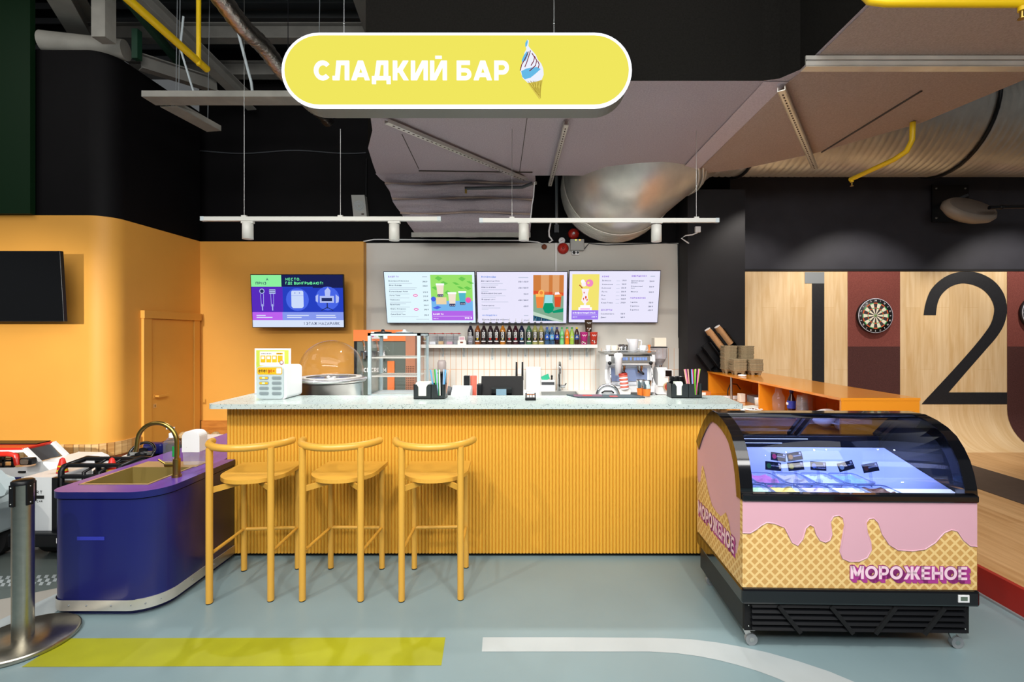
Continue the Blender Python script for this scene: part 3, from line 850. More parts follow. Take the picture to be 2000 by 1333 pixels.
b = MB(); pts = [(X, Y, .82), (X, Y, .93)] + [(X - .123 + .123 * math.cos(math.radians(a)), Y, .93 + .118 * math.sin(math.radians(a))) for a in range(10, 181, 10)] + [(X - .25, Y, .90), (X - .255, Y, .868)]
b.tube(pts, .013, 'brass', 14); b.build('spout', f)
b = MB(); b.cyl((X, Y, .785), (X - .07, Y, .785), .014, 'brass', 14); b.cyl((X - .062, Y, .785), (X - .115, Y, .82), .006, 'brass', 10); b.build('lever', f)

def pump_bottle():
    t = thing('soap_bottle', 'clear pump soap bottle with a green label standing behind the brass faucet', 'bottle', (-2.47, 3.29, .7125))
    b = MB(); c = (-2.47, 3.29, .7125)
    b.prism(rrect(-2.516, -2.424, 3.262, 3.318, .012), 'z', .7135, .865, 'clear_plastic')
    b.grid([[(x, y, .865) for x, y in rrect(-2.516, -2.424, 3.262, 3.318, .012)], [(-2.47 + (x + 2.47) * .35, 3.29 + (y - 3.29) * .5, .9) for x, y in rrect(-2.516, -2.424, 3.262, 3.318, .012)]], 'clear_plastic', True, True)
    b.build('bottle', t)
    b = MB(); b.lathe([(.018, .895), (.018, .925), (.012, .928), (.006, .93), (.006, .955)], 'white_plastic', (-2.47, 3.29, 0), 16)
    b.bar((-2.505, 3.29, .958), (-2.455, 3.29, .962), .016, .01, 'white_plastic'); b.build('pump', t)
    b = MB(); b.box(-2.446, -2.4235, 3.2605, 3.262, .77, .84, 'label_green' if 'label_green' in M else 'white_paint'); b.box(-2.4237, -2.4225, 3.264, 3.3, .77, .84, 'label_green'); b.build('label', t)
pump_bottle()
t = thing('soap_tank', 'white soap dispenser tank standing beside the clear pump bottle', 'dispenser', (-2.32, 3.3, .7125))
b = MB(); b.prism(arc(-2.335, .90, .045, 180, 90, 6) + arc(-2.305, .90, .045, 90, 0, 6) + [(-2.26, .80), (-2.38, .80)], 'y', 3.26, 3.34, 'white_plastic'); b.build('cover', t, bevel=.006)
b = MB(); b.prism([(-2.372, .7135), (-2.268, .7135), (-2.262, .80), (-2.378, .80)], 'y', 3.265, 3.335, 'glass_milky'); b.build('tank', t)
b = MB(); b.text('SOAP'[:0] or '-', (-2.35, 3.2595, .83), (1, 0, 0), (0, 0, 1), .01, 'mid_grey'); b.build('mark', t)

# ---------------------------------------------------------------- bar stools
def stool(label, loc, rz):
    t = thing('bar_stool', label, 'stool', loc, rz, 'yellow stools at the bar')
    def part(bm, n, bv=0): return bm.build(n, t, local=True, bevel=bv)
    yn, yf, hx = -.2, .2, .176
    for sx in (-1, 1):
        part(MB().cyl((sx * hx, yn, .006), (sx * hx, yn, .925), .0195, 'stool_yellow', 18), 'leg')
        part(MB().cyl((sx * hx, yf, .006), (sx * hx, yf, .695), .0185, 'stool_yellow', 18), 'leg')
    R = .247; yc = -.258 + R
    pts = [(R * math.sin(math.radians(a)), yc - R * math.cos(math.radians(a)), .935) for a in range(-82, 83, 6)]
    rr = [.022] * len(pts)
    bk = MB().tube(pts, rr, 'stool_yellow', 16)
    for p in (pts[0], pts[-1]): bk.ball(p, .0215, 'stool_yellow', 12)
    part(bk, 'backrest')
    pl = arc(0, .02, .205, 180, 360, 20) + [(.205, .245), (-.205, .245)]
    part(MB().prism(pl, 'z', .70, .724, 'stool_yellow'), 'seat', .008)
    br = MB()
    for sx in (-1, 1):
        br.bar((sx * hx, yn, .672), (sx * .05, yn + .13, .684), .01, .034, 'stool_yellow')
    br.bar((-hx, yf, .684), (hx, yf, .684), .012, .03, 'stool_yellow'); br.bar((-.05, yn + .13, .684), (-.05, yf, .684), .012, .03, 'stool_yellow'); br.bar((.05, yn + .13, .684), (.05, yf, .684), .012, .03, 'stool_yellow')
    part(br, 'seat_frame')
    part(MB().cyl((-hx, yf, .282), (hx, yf, .282), .0115, 'stool_yellow', 12), 'footrest')
    for sx in (-1, 1): part(MB().cyl((sx * hx, yn, .29), (sx * hx, yf, .282), .0105, 'stool_yellow', 12), 'stretcher')
    for sx in (-1, 1):
        for y in (yn, yf): part(MB().cyl((sx * hx, y, 0), (sx * hx, y, .008), .0185, 'black_plastic', 14), 'foot_cap')
    return t
stool('yellow bar stool standing against the blue counter, its far leg by the corner', (-1.757, 3.063, 0), math.radians(4.6))
stool('middle yellow bar stool of the three, set square to the ribbed bar', (-1.198, 3.077, 0), math.radians(-.5))
stool('yellow bar stool farthest from the blue counter, next to the open ribbed front', (-.612, 3.083, 0), math.radians(3))

# ---------------------------------------------------------------- queue post
t = thing('queue_post', 'brushed steel queue barrier post on a round weighted base', 'barrier post', (-2.645, 2.49, 0))
c = (-2.645, 2.49, 0)
b = MB(); b.lathe([(.215, 0), (.225, .004), (.225, .022), (.215, .03), (.06, .036), (0, .036)], 'brushed', c, 56); b.build('base', t)
b = MB(); b.lathe([(.0435, .033), (.0435, .83)], 'brushed', c, 32); b.build('post', t)
b = MB(); b.lathe([(.046, .825), (.046, .842), (.04, .847), (0, .848)], 'black_plastic', c, 28); b.build('cap', t)
for a in (-100, -12, 80, 170):
    d = Vector((math.cos(math.radians(a)), math.sin(math.radians(a)), 0)); n = Vector((-d.y, d.x, 0))
    b = MB(); b.obox(Vector(c) + d * .045 + Vector((0, 0, .775)), d * .006, n * .014, Vector((0, 0, .055)), 'black_plastic')
    for z in (.735, .818): b.ball(Vector(c) + d * .052 + Vector((0, 0, z)), .004, 'steel', 8)
    b.build('belt_clip', t, bevel=.003)
b = MB(); b.box(-2.76, -2.72, 2.44, 2.445, .0355, .037, 'gap_dark'); b.build('slot', t)

# ---------------------------------------------------------------- ice cream freezer
FR = thing('ice_cream_freezer', 'curved glass ice cream display freezer wrapped in pink drips and waffle print', 'freezer', (1.068, 2.415, 0), math.radians(-1.3))
FW, FD = 1.16, .70
def fz(bm, n, bv=0.0, par=None): return bm.build(n, par or FR, bevel=bv, local=True)
prof = [(0, .765), (.008, .83), (.022, .89), (.045, .955), (.08, 1.012), (.125, 1.065), (.18, 1.1), (.25, 1.127), (.33, 1.145), (.42, 1.147), (.49, 1.115), (.56, 1.06), (.63, .99), (.70, .905)]
b = MB(); b.box(.02, FW - .02, .045, FD, .09, .245, 'black_plastic'); fz(b, 'base_cabinet')
b = MB(); b.box(-.006, FW + .006, -.014, FD, .245, .326, 'black_gloss'); fz(b, 'lower_band', .012)
b = MB(); b.box(.02, FW - .02, .022, .045, .095, .245, 'black_matte')
for k in range(5):
    z = .108 + k * .029
    b.prism([(.0, z), (.022, z + .004), (.022, z + .02), (.006, z + .012)], 'x', .05, FW - .05, 'black_plastic')
for x0, x1 in ((.18, .29), (.44, .55), (.76, .66), (1.0, .90)):
    b.bar((x0, .0, .235), (x1, .0, .1), .02, .012, 'black_matte', up=(0, 1, 0))
for x in (.04, FW - .04):
    for z in (.118, .225): b.ball((x, .02, z), .004, 'steel', 8)
fz(b, 'vent_grille')
b = MB(); b.box(1.055, 1.108, -.018, -.012, .272, .308, 'white_plastic'); b.box(1.065, 1.098, -.0195, -.0175, .281, .300, 'lcd' if 'lcd' in M else 'dark_grey'); fz(b, 'thermometer_display')
# front panel with printed waffle and pink drips
b = MB(); b.box(0, FW, 0, .03, .326, .765, 'waffle_front')
PXU = lambda px: (px - 1447) / (1906 - 1447) * FW
PYW = lambda py, px: .326 + ((1148 + (px - 1447) * .0165) - py) * (.765 - .326) / 172.0
drip = [(1447, 1040), (1462, 1041), (1474, 1034), (1484, 1026), (1495, 1020), (1510, 1022), (1530, 1030), (1545, 1060), (1556, 1066), (1566, 1053), (1572, 1032), (1580, 1025), (1588, 1029), (1593, 1045), (1600, 1056), (1610, 1060), (1619, 1056), (1623, 1045), (1620, 1020), (1626, 1009), (1637, 1007), (1645, 1012), (1648, 1026), (1643, 1055), (1639, 1078), (1644, 1092), (1657, 1098), (1676, 1098), (1692, 1091), (1700, 1076), (1699, 1060), (1692, 1040), (1690, 1022), (1696, 1014), (1705, 1013), (1714, 1022), (1722, 1045), (1735, 1065), (1752, 1076), (1780, 1078), (1805, 1075), (1825, 1062), (1842, 1043), (1856, 1037), (1868, 1040), (1880, 1058), (1893, 1069), (1906, 1070)]
dp = [(PXU(x), PYW(y, x)) for x, y in drip]
def strip_poly(bm, pts, ztop, yv, m):
    """region between the drip line and ztop, cut to triangles"""
    loop = [Vector((p[0], p[1], 0)) for p in pts] + [Vector((pts[-1][0], ztop, 0)), Vector((pts[0][0], ztop, 0))]
    tri = geometry.tessellate_polygon([loop])
    bm.add([(p.x, yv, p.y) for p in loop], [list(q) for q in tri], m)
strip_poly(b, dp, .765, -.0016, 'pink')
b.tube([(x, -.001, z) for x, z in dp], .0035, 'pink', 6)
for k in range(8):
    bold(b, 'МОРОЖЕНОЕ', (PXU(1659) + .0022 * k, 0, .376 - .0022 * k), (1, 0, 0), (0, 0, 1), .066, 'magenta', .575, .0018 + .0001 * k, 0, .1, .05)
bold(b, 'МОРОЖЕНОЕ', (PXU(1659), 0, .376), (1, 0, 0), (0, 0, 1), .066, 'magenta', .575, .0030, 0, .1, .05)
bold(b, 'МОРОЖЕНОЕ', (PXU(1659), 0, .376), (1, 0, 0), (0, 0, 1), .066, 'pink_text', .575, .0034, 0, .1)
fz(b, 'front_panel')
# side panels, arch frames
def arch(inset):
    q = []
    for i, (v, z) in enumerate(prof):
        a = prof[max(i - 1, 0)]; c = prof[min(i + 1, len(prof) - 1)]
        d = Vector((c[0] - a[0], c[1] - a[1])).normalized(); q.append((v + d.y * inset, z - d.x * inset))
    return q
for side, (u0, u1) in enumerate(((0, .02), (FW - .02, FW))):
    b = MB(); b.prism([(.031, .764), (.031, .326), (FD, .326)] + prof[::-1], 'x', u0, u1, 'pink')
    uu, sg = (-.0016, 1) if side == 0 else (FW + .0016, -1)
    sd = [(.0, .56), (.03, .555), (.045, .52), (.065, .47), (.085, .455), (.11, .47), (.14, .53), (.18, .60), (.215, .625), (.25, .60), (.29, .575), (.36, .575), (.43, .59), (.5, .66), (.55, .74), (.585, .78), (.61, .77), (.62, .72), (.635, .665), (.66, .65), (.685, .66), (.70, .70)]
    loop = [Vector((v, z, 0)) for v, z in sd] + [Vector((FD, .326, 0)), Vector((0, .326, 0))]
    b.add([(uu, p.x, p.y) for p in loop], [list(q) for q in geometry.tessellate_polygon([loop])], 'waffle_side')
    if side == 0:
        ux, uy = (0, -1, 0), (0, 0, 1)
        for k in range(5):
            bold(b, 'МОРОЖЕНОЕ', (0, .675 - .003 * k, .448 - .003 * k), ux, uy, .085, 'magenta', .58, .002 + .0002 * k, 0, .1, .05)
        bold(b, 'МОРОЖЕНОЕ', (0, .675, .448), ux, uy, .085, 'pink_text', .58, .0042, 0, .1)
    fz(b, 'side_panel')
    b = MB(); inn = arch(.058); inn[0] = (.055, .765); inn[-1] = (.655, .865)
    e0, e1 = (-.008, .055) if side == 0 else (FW - .055, FW + .008)
    out = [(v, z + .004) for v, z in prof]
    vs = [(u, p[0], p[1]) for u in (e0, e1) for p in out + inn[::-1]]; n = len(out) + len(inn)
    fs = [(i, (i + 1) % n, n + (i + 1) % n, n + i) for i in range(n)]; m = len(out)
    for o2 in (0, n): fs += [(o2 + i, o2 + i + 1, o2 + n - 2 - i, o2 + n - 1 - i) for i in range(m - 1)]
    b.add(vs, fs[:n], 'black_gloss', True); b.add(vs, fs[n:], 'black_gloss'); fz(b, 'end_arch')
    b = MB(); b.prism([(.04, .77)] + inn[1:-1] + [(.655, .865), (.655, .77)], 'x', *((.021, .03) if side == 0 else (FW - .03, FW - .021)), 'black_plastic'); fz(b, 'inner_end_panel')
b = MB(); b.box(.02, FW - .02, FD - .02, FD, .326, .9, 'white_plastic'); fz(b, 'rear_panel')
b = MB(); b.box(-.004, FW + .004, -.012, .035, .762, .80, 'black_gloss'); fz(b, 'front_rail', .008)
b = MB(); b.box(.0, FW, .345, .44, 1.122, 1.152, 'black_gloss'); fz(b, 'top_rail', .006)
# glass
gp = prof[1:9]; b = MB()
rows = [[(u, v + .004, z - .004) for v, z in gp] for u in (.055, FW - .055)]
b.grid(rows, 'glass_freezer', True); fz(b, 'front_glass').modifiers.new('thickness', 'SOLIDIFY').thickness = .005
b = MB()
for u0, u1, dv in ((.06, .60, 0), (.56, FW - .06, .012)):
    b.add([(u0, .455 + dv, 1.12), (u1, .455 + dv, 1.12), (u1, .635 + dv, .965), (u0, .635 + dv, .965)], [(0, 1, 2, 3)], 'glass_freezer')
    for u in (u0, u1): b.bar((u, .455 + dv, 1.122), (u, .635 + dv, .965), .03, .014, 'black_plastic', up=(1, 0, 0))
fz(b, 'rear_sliding_doors')
b = MB(); b.box(.05, FW - .05, .615, .67, .893, .965, 'black_plastic'); fz(b, 'rear_rail', .004)
b = MB(); b.box(.08, FW - .5, .608, .6145, .944, .947, 'led_white'); b.box(.08, .5, .608, .6145, .918, .9205, 'led_white'); fz(b, 'light_strip')
# white inner tank
b = MB(); u0, u1, v0, v1, zf = .035, FW - .035, .035, .60, .63
b.add([(u0, v0, zf), (u1, v0, zf), (u1, v1, zf), (u0, v1, zf), (u0, v0, .775), (u1, v0, .775), (u1, v1, .895), (u0, v1, .895)], [(0, 1, 2, 3), (3, 2, 6, 7), (0, 4, 5, 1), (0, 3, 7, 4), (1, 5, 6, 2)], 'tank_white')
fz(b, 'inner_tank')
for u, v in ((.06, .06), (FW - .06, .06), (.06, FD - .05), (FW - .06, FD - .05)):
    pass
    b = MB(); b.bar((u - .02, v + .0, .085), (u + .005, v, .03), .028, .012, 'steel', up=(0, 1, 0)); b.box(u - .035, u + .02, v - .02, v + .02, .082, .091, 'steel'); cst = fz(b, 'caster')
    b = MB(); b.cyl((u + .008, v - .012, .03), (u + .008, v + .012, .03), .03, 'mid_grey', 20); b.cyl((u + .008, v - .013, .03), (u + .008, v + .013, .03), .012, 'steel', 12); b.build('wheel', cst, local=True)
# inside lighting of the cabinet
l = bpy.data.lights.new('freezer_light', 'AREA'); l.energy = 7; l.shape = 'RECTANGLE'; l.size = 1.0; l.size_y = .03; l.color = (.72, .80, 1)
lo = bpy.data.objects.new('freezer_light', l); COL.objects.link(lo); lo.parent = FR; lo.location = (FW / 2, .40, 1.10); lo.rotation_euler = (0, 0, 0)

# tubs of ice cream and their flavour cards
RF = Matrix.Rotation(math.radians(-1.3), 4, 'Z')
def inF(u, v, z): return Vector((1.068, 2.415, 0)) + RF @ Vector((u, v, z))
flav = [('pale green', 'bfe8b4'), ('yellow', 'f2d56a'), ('lilac', 'c4b8ea'), ('white', 'eef0f8'), ('chocolate brown', '5a352c')]
back = [('cream white', 'dfe4f4'), ('pink', 'f08ab0'), ('beige', 'e6d6bc'), ('snow white', 'eef0fa'), ('light blue', 'a8cdf0')]
def gelato(nm, colr, u, v, row):
    c = inF(u, v, 0)
    t = thing('ice_cream_tub', f'clear tub of {nm} ice cream in the {row} row of the freezer', 'ice cream tub', (c.x, c.y, .645), math.radians(-1.3), 'ice cream tubs in the freezer')
    mk = 'ice_' + nm.replace(' ', '_')
    if mk not in M: mat(mk, colr, .5, noise=.05, nscale=30, bump=.5, bscale=40)
    o = rrect(-.079, .079, -.105, .105, .03); i = rrect(-.07, .07, -.096, .096, .026); lo = rrect(-.062, .062, -.088, .088, .02)
    b = MB(); b.grid([[(x, y, 0) for x, y in lo], [(x, y, .118) for x, y in i], [(x, y, .12) for x, y in o]], 'clear_plastic', True, True)
    b.poly([(x, y, 0) for x, y in lo], 'clear_plastic')
    b.tube([(x, y, .121) for x, y in o], .0035, 'rim_clear', 6, closed=True); b.build('tub', t, local=True)
    rn = random.Random(nm); n = 12; rows = []
    for a in range(n + 1):
        rows.append([(-.066 + .132 * k / n, -.09 + .18 * a / n, .106 + .016 * math.sin(k * .8 + rn.random()) * math.sin(a * .7 + 1) + rn.random() * .005) for k in range(n + 1)])
    b = MB(); b.grid(rows, mk); b.build('ice_cream', t, local=True)
for k, (nm, c) in enumerate(flav): gelato(nm, c, .14 + .166 * k, .155, 'front')
for k, (nm, c) in enumerate(back): gelato(nm, c, .12 + .166 * k, .385, 'back')
cards = [(1520, 893, -8, 'raspberry pink', 'd8486a', 'МАЛИНА', 2.80), (1552, 892, 8, 'caramel', 'd99a4e', 'ТАЕЖНЫЙ', 2.80), (1510, 911, -6, 'green', '3f9a48', 'ФИСТАШКА', 2.68), (1554, 911, 6, 'yellow', 'e0cf36', 'МАНГО', 2.68), (1598, 911, -4, 'light blue', '8fa8dc', 'ЧЕРНИКА С ЛАВАНДОЙ', 2.68), (1652, 911, 14, 'pale mint', 'bcd8cc', 'СЛИВКИ', 2.68), (1700, 914, 10, 'brown', '7a4430', 'ШОКОЛАД', 2.68)]
for px, py, ang, nm, c, txt, yy in cards:
    p = P(px, py, yy)
    t = thing('flavour_card', f'small black price card with a {nm} scoop on a clear clip inside the freezer', 'card', (p.x, p.y, p.z), 0, 'flavour cards in the freezer')
    mk = 'scoop_' + nm.replace(' ', '_'); mat(mk, c, .5)
    a = math.radians(ang); ux = Vector((math.cos(a), 0, math.sin(a))); uy = Vector((-math.sin(a), .25, math.cos(a))).normalized(); nn = ux.cross(uy)
    q = MB(); q.obox((0, 0, 0), ux * .044, uy * .0235, nn * .0012, 'card_black')
    cc = Vector(ux * -.024 + nn * .0014); q.poly([cc + ux * .013 * math.cos(z * PI / 8) + uy * .014 * math.sin(z * PI / 8) for z in range(16)], mk)
    cc = Vector(ux * .033 + uy * .013 + nn * .0014); q.poly([cc + ux * .006 * math.cos(z * PI / 8) + uy * .006 * math.sin(z * PI / 8) for z in range(16)], 'label_white')
    for k, w in enumerate(txt.split(' С ')): q.text(('С ' if k else '') + w, ux * .039 - uy * (.002 + .012 * k) + nn * .0014, ux, uy, .0085, 'label_white', .2, 'r', width=min(.05, .008 * len(w)))
    q.text('-', ux * -.008 + uy * .009 + nn * .0014, ux, uy, .006, 'mid_grey', .2, width=.02)
    q.build('card', t, local=True)
    q = MB(); q.bar((0, .003, -.02), (0, -.012, -.092 if yy < 2.7 else -.075), .022, .004, 'clear_plastic', up=(1, 0, 0)); q.obox((0, -.012, -.085 if yy < 2.7 else -.072), (.014, 0, 0), (0, .008, 0), (0, 0, .012), 'clear_plastic'); q.build('clip', t, local=True)

# ---------------------------------------------------------------- insulated ventilation duct
DH = 3.356
dz = lambda py: F * (DH - H) / (CY - py)
def D(px, py, h=DH):
    y = F * (h - H) / (CY - py); return ((px - CX) * y / F, y)
t = thing('insulated_duct', 'large flat ventilation duct wrapped in grey felt hanging behind the lit sign', 'duct', (1.0, 3.8, DH))
low = [(-1.14, 3.3), (1.60, 3.3), (1.70, 3.27), (1.78, 3.16), (1.78, 1.9), (4.6, 1.9), (4.6, 2.9), D(2000, 155), D(1800, 240), D(1590, 300), D(1450, 330), D(1335, 344), (1.0, 5.26), (.02, 5.26), (-1.68, 5.2), (-1.62, 4.9), (-1.53, 4.49), (-1.36, 4.1)]
hi = lambda p: (3.38 if p[1] > 4.7 else 4.3)
n = len(low); tri = geometry.tessellate_polygon([[Vector((*p, 0)) for p in low]])
b = MB(); seamL, seamR = [D(1492, 158), D(1320, 343)], [D(1545, 158), D(1350, 343)]
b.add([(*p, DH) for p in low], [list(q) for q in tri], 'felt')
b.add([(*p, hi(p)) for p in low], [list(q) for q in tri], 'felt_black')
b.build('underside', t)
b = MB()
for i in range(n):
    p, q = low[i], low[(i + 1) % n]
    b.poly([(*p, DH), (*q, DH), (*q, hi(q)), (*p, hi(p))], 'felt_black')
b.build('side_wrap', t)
# folded seam and the browner panels beyond it
b = MB(); z = DH - .004
b.poly([(*D(1492, 158.5), z), (*D(1540, 158.5), z), (*D(1352, 341), z - .01), (*D(1318, 342), z - .01)], 'felt_light')
b.build('folded_seam', t)
b = MB(); right = [D(1540, 158.5), (1.80, 3.16), (1.80, 1.91), (4.58, 1.91), (4.58, 2.9), D(1998, 156), D(1800, 239), D(1590, 299), D(1450, 329), D(1355, 341)]
tri = geometry.tessellate_polygon([[Vector((*p, 0)) for p in right]])
b.add([(*p, DH - .003) for p in right], [list(q) for q in tri], 'felt_brown')
b.tube([(*D(1800, 176), DH - .006), (*D(1720, 225), DH - .008), (*D(1605, 296), DH - .008)], .008, 'seam', 6)
b.build('brown_wrap', t)
b = MB()
for p0, p1 in (((1030, 225), (1015, 335)), ((785, 262), (818, 330))):
    b.bar((*D(*p0), DH - .002), (*D(*p1), DH - .002), .006, .004, 'seam')
b.bar((*D(818, 333), DH - .004), (*D(1040, 336), DH - .004), .012, .012, 'seam'); b.build('seam_line', t)

# the limp end of the duct that folds down the wall
rowsd = [(338, 733, 1045, 5.2), (352, 744, 1046, 5.26), (358, 752, 1044, 5.28), (362, 752, 1044, 5.22), (374, 761, 1043, 5.34), (388, 766, 1040, 5.4), (392, 767, 1040, 5.34), (404, 774, 1040, 5.46), (416, 782, 1039, 5.5), (420, 784, 1038, 5.46), (438, 797, 1037, 5.6), (456, 812, 1035, 5.68), (463, 822, 1035, 5.72)]
fr = []; bk = []
for py, xl, xr, y in rowsd:
    rw = [P(xl + (xr - xl) * k / 14, py + 1.8 * math.sin(k * .9 + py * .1), y + (.05 if k in (0, 14) else .012 * math.sin(k * 1.7 + py))) for k in range(15)]
    fr.append(rw); bk.append([Vector((p.x, min(p.y + .45, 6.17), p.z + .10)) for p in rw])
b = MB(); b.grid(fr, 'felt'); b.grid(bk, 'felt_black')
for k in (0, 14):
    b.grid([[r[k] for r in fr], [r[k] for r in bk]], 'felt')
b.grid([fr[-1], bk[-1]], 'felt'); b.grid([fr[0], bk[0]], 'felt')
b.build('sagging_end', t)
b = MB()
for py, xl, xr, y in (rowsd[2], rowsd[5], rowsd[8]):
    b.tube([P(xl + (xr - xl) * k / 8, py + 2 * math.sin(k), y - .025) for k in range(9)], .012, 'felt_brown', 6)
b.build('fold', t)
b = MB(); b.bar(P(804, 459, 5.6), P(1036, 459, 5.6), .03, .05, 'steel_pale'); b.build('support_rail', t)
t = thing('sprinkler_branch', 'dark sprinkler branch pipe hanging in front of the sagging duct end', 'pipe', (-.3, 5.0, 3.1)); b = MB(); b.tube([P(1040, 358, 5.0), P(1020, 366, 5.0), P(908, 368, 5.0)], .018, 'dark_grey', 8); b.cyl(P(910, 368, 5.0), P(910, 378, 5.0), .012, 'brass', 8); b.build('branch', t)

def rail(p0, p1, label, wd=.045):
    p0, p1 = Vector((*D(*p0), DH - .05)), Vector((*D(*p1), DH - .05))
    t = thing('mounting_rail', label, 'rail', (p0 + p1) / 2, 0, 'steel rails under the ducts'); t.location.z = DH - .05
    b = MB(); b.bar(p0, p1, wd, .006, 'galvanised'); d = (p1 - p0).normalized(); sd = d.cross(Vector((0, 0, 1)))
    for s in (-1, 1): b.bar(p0 + sd * s * wd / 2 + Vector((0, 0, .012)), p1 + sd * s * wd / 2 + Vector((0, 0, .012)), .005, .03, 'galvanised')
    b.build('channel', t)
    b = MB(); L = (p1 - p0).length; k = .06
    while k < L - .04:
        b.bar(p0 + d * k - Vector((0, 0, .004)), p0 + d * (k + .02) - Vector((0, 0, .004)), .01, .002, 'gap_dark'); k += .05
    b.build('slots', t)
rail((755, 228), (1045, 352), 'long steel rail running diagonally under the felt duct')
rail((1106, 232), (1074, 355), 'perforated steel rail under the duct just below the sign end', .035)
rail((1526, 163), (1592, 322), 'perforated steel rail crossing the brown duct panel', .045)
p0, p1 = Vector((1.72, 3.02, DH - .03)), Vector((4.4, 3.02, DH - .03))
t = thing('mounting_rail', 'wide galvanised rail running straight across the brown duct beneath the yellow pipe', 'rail', (3.0, 3.02, DH - .05), 0, 'steel rails under the ducts')
b = MB(); b.box(1.72, 4.4, 2.99, 3.0, DH - .07, DH - .006, 'galvanised'); b.box(1.72, 4.4, 2.99, 3.05, DH - .075, DH - .068, 'galvanised'); b.box(1.72, 4.4, 2.985, 2.992, DH - .04, DH - .034, 'steel'); b.build('channel', t)

# ---------------------------------------------------------------- round spiral duct
t = thing('spiral_duct', 'big round galvanised spiral duct running along the dart lane wall', 'duct', (3.5, 5.55, 3.44))
R = .66; b = MB(); n = 210; x0, x1 = 1.95, 7.2; seg = 48
rows = []
for i in range(n + 1):
    x = x0 + (x1 - x0) * i / n; rr = R + (.009 if i % 3 == 0 else 0)
    rows.append([(x + .035 * k / seg, 5.48 - rr * math.cos(2 * PI * k / seg), 4.115 + rr * math.sin(2 * PI * k / seg)) for k in range(seg)])
b.grid(rows, 'galvanised', True, True); b.build('spiral_pipe', t)
for x in (2.42, 4.72):
    b = MB(); b.tube([(x, 5.48 - (R + .02) * math.cos(2 * PI * k / 40), 4.115 + (R + .02) * math.sin(2 * PI * k / 40)) for k in range(40)], .018, 'black_plastic', 8, closed=True); b.build('rubber_band', t)
pth = [(2.05, 5.48, 4.115), (1.85, 5.5, 4.06), (1.65, 5.45, 3.93), (1.45, 5.42, 3.76), (1.28, 5.43, 3.62), (1.15, 5.5, 3.52), (1.08, 5.62, 3.47), (1.06, 5.8, 3.46), (1.06, 6.19, 3.46)]
b = MB(); b.tube(pth, [.66, .66, .655, .65, .65, .655, .665, .67, .67], 'galvanised', 40, caps=False); b.build('bend', t)
b = MB()
for i in (3,):
    c, d = Vector(pth[3]), (Vector(pth[4]) - Vector(pth[2])).normalized()
    for o, q in ((-.05, .662), (0, .672), (.05, .662)):
        a = d.cross(Vector((0, 1, 0))).normalized(); e = d.cross(a)
        b.tube([c + d * o + (a * math.cos(2 * PI * k / 40) + e * math.sin(2 * PI * k / 40)) * q for k in range(40)], .012, 'galvanised', 6, closed=True)
for k in range(9):
    y = 5.66 + k * .055
    b.tube([(1.06 + .675 * math.cos(2 * PI * j / 40), y, 3.46 + .675 * math.sin(2 * PI * j / 40)) for j in range(40)], .008, 'galvanised', 6, closed=True)
b.build('rib', t)
t = thing('foil_hose', 'crinkled silver foil ventilation hose under the dark ceiling', 'hose', (-2.2, 4.2, 3.85))
b = MB(); n = 70; b.tube([(-2.20 - .09 * i / n, 2.6 + 2.8 * i / n, 4.01 + .015 * math.sin(i * .4)) for i in range(n + 1)], [.066 + .006 * (i % 2) for i in range(n + 1)], 'foil', 18); b.build('hose', t)
b = MB()
for y in (3.0, 4.4): b.tube([(-2.235, y, 4.08), (-2.235, y, CH)], .004, 'black_plastic', 6)
b.build('hanger', t)

# ---------------------------------------------------------------- pipes and trays
def pipe(name, label, pts, r, m, extra=None):
    pts = [Vector(p) for p in pts]
    t = thing(name, label, 'pipe', (sum((p.x for p in pts)) / len(pts), sum((p.y for p in pts)) / len(pts), min(p.z for p in pts)))
    b = MB(); b.tube(pts, r, m, 14); b.build('run', t)
    if extra: extra(t)
    return t
def drop(t):
    b = MB(); p = P(388, 128, 4.0); b.cyl((p.x, p.y, p.z), (p.x, p.y, CH), .018, 'pipe_yellow', 10); b.build('riser', t)
pipe('yellow_pipe', 'straight yellow sprinkler pipe with a riser under the ceiling trusses', [(-2.70, 2.2, 3.9), (-2.8, 4.13, 3.9)], .03, 'pipe_yellow', drop)
def head(p):
    def f(t):
        b = MB(); p2 = Vector(p); b.cyl(p2, p2 - Vector((0, 0, .02)), .016, 'pipe_yellow', 12); b.cyl(p2 - Vector((0, 0, .02)), p2 - Vector((0, 0, .055)), .008, 'brass', 10); b.cyl(p2 - Vector((0, 0, .055)), p2 - Vector((0, 0, .058)), .016, 'brass', 12); b.build('sprinkler_head', t)
    return f
pipe('yellow_pipe', 'thick yellow sprinkler pipe crossing below the brown felt duct at the frame top', [(1.585, 2.3, 3.34), (1.59, 2.3, 3.25), (1.63, 2.3, 3.21), (1.70, 2.3, 3.2), (3.2, 2.3, 3.195)], .02, 'pipe_yellow', head((2.36, 2.3, 3.18)))
pipe('yellow_pipe', 'bent yellow sprinkler pipe hanging in front of the spiral duct', [(3.13, 3.92, 3.345), (3.125, 3.92, 3.2), (3.12, 3.97, 3.13), (3.1, 4.08, 3.1), (3.06, 4.58, 3.09)], .021, 'pipe_yellow', head((3.06, 4.56, 3.08)))
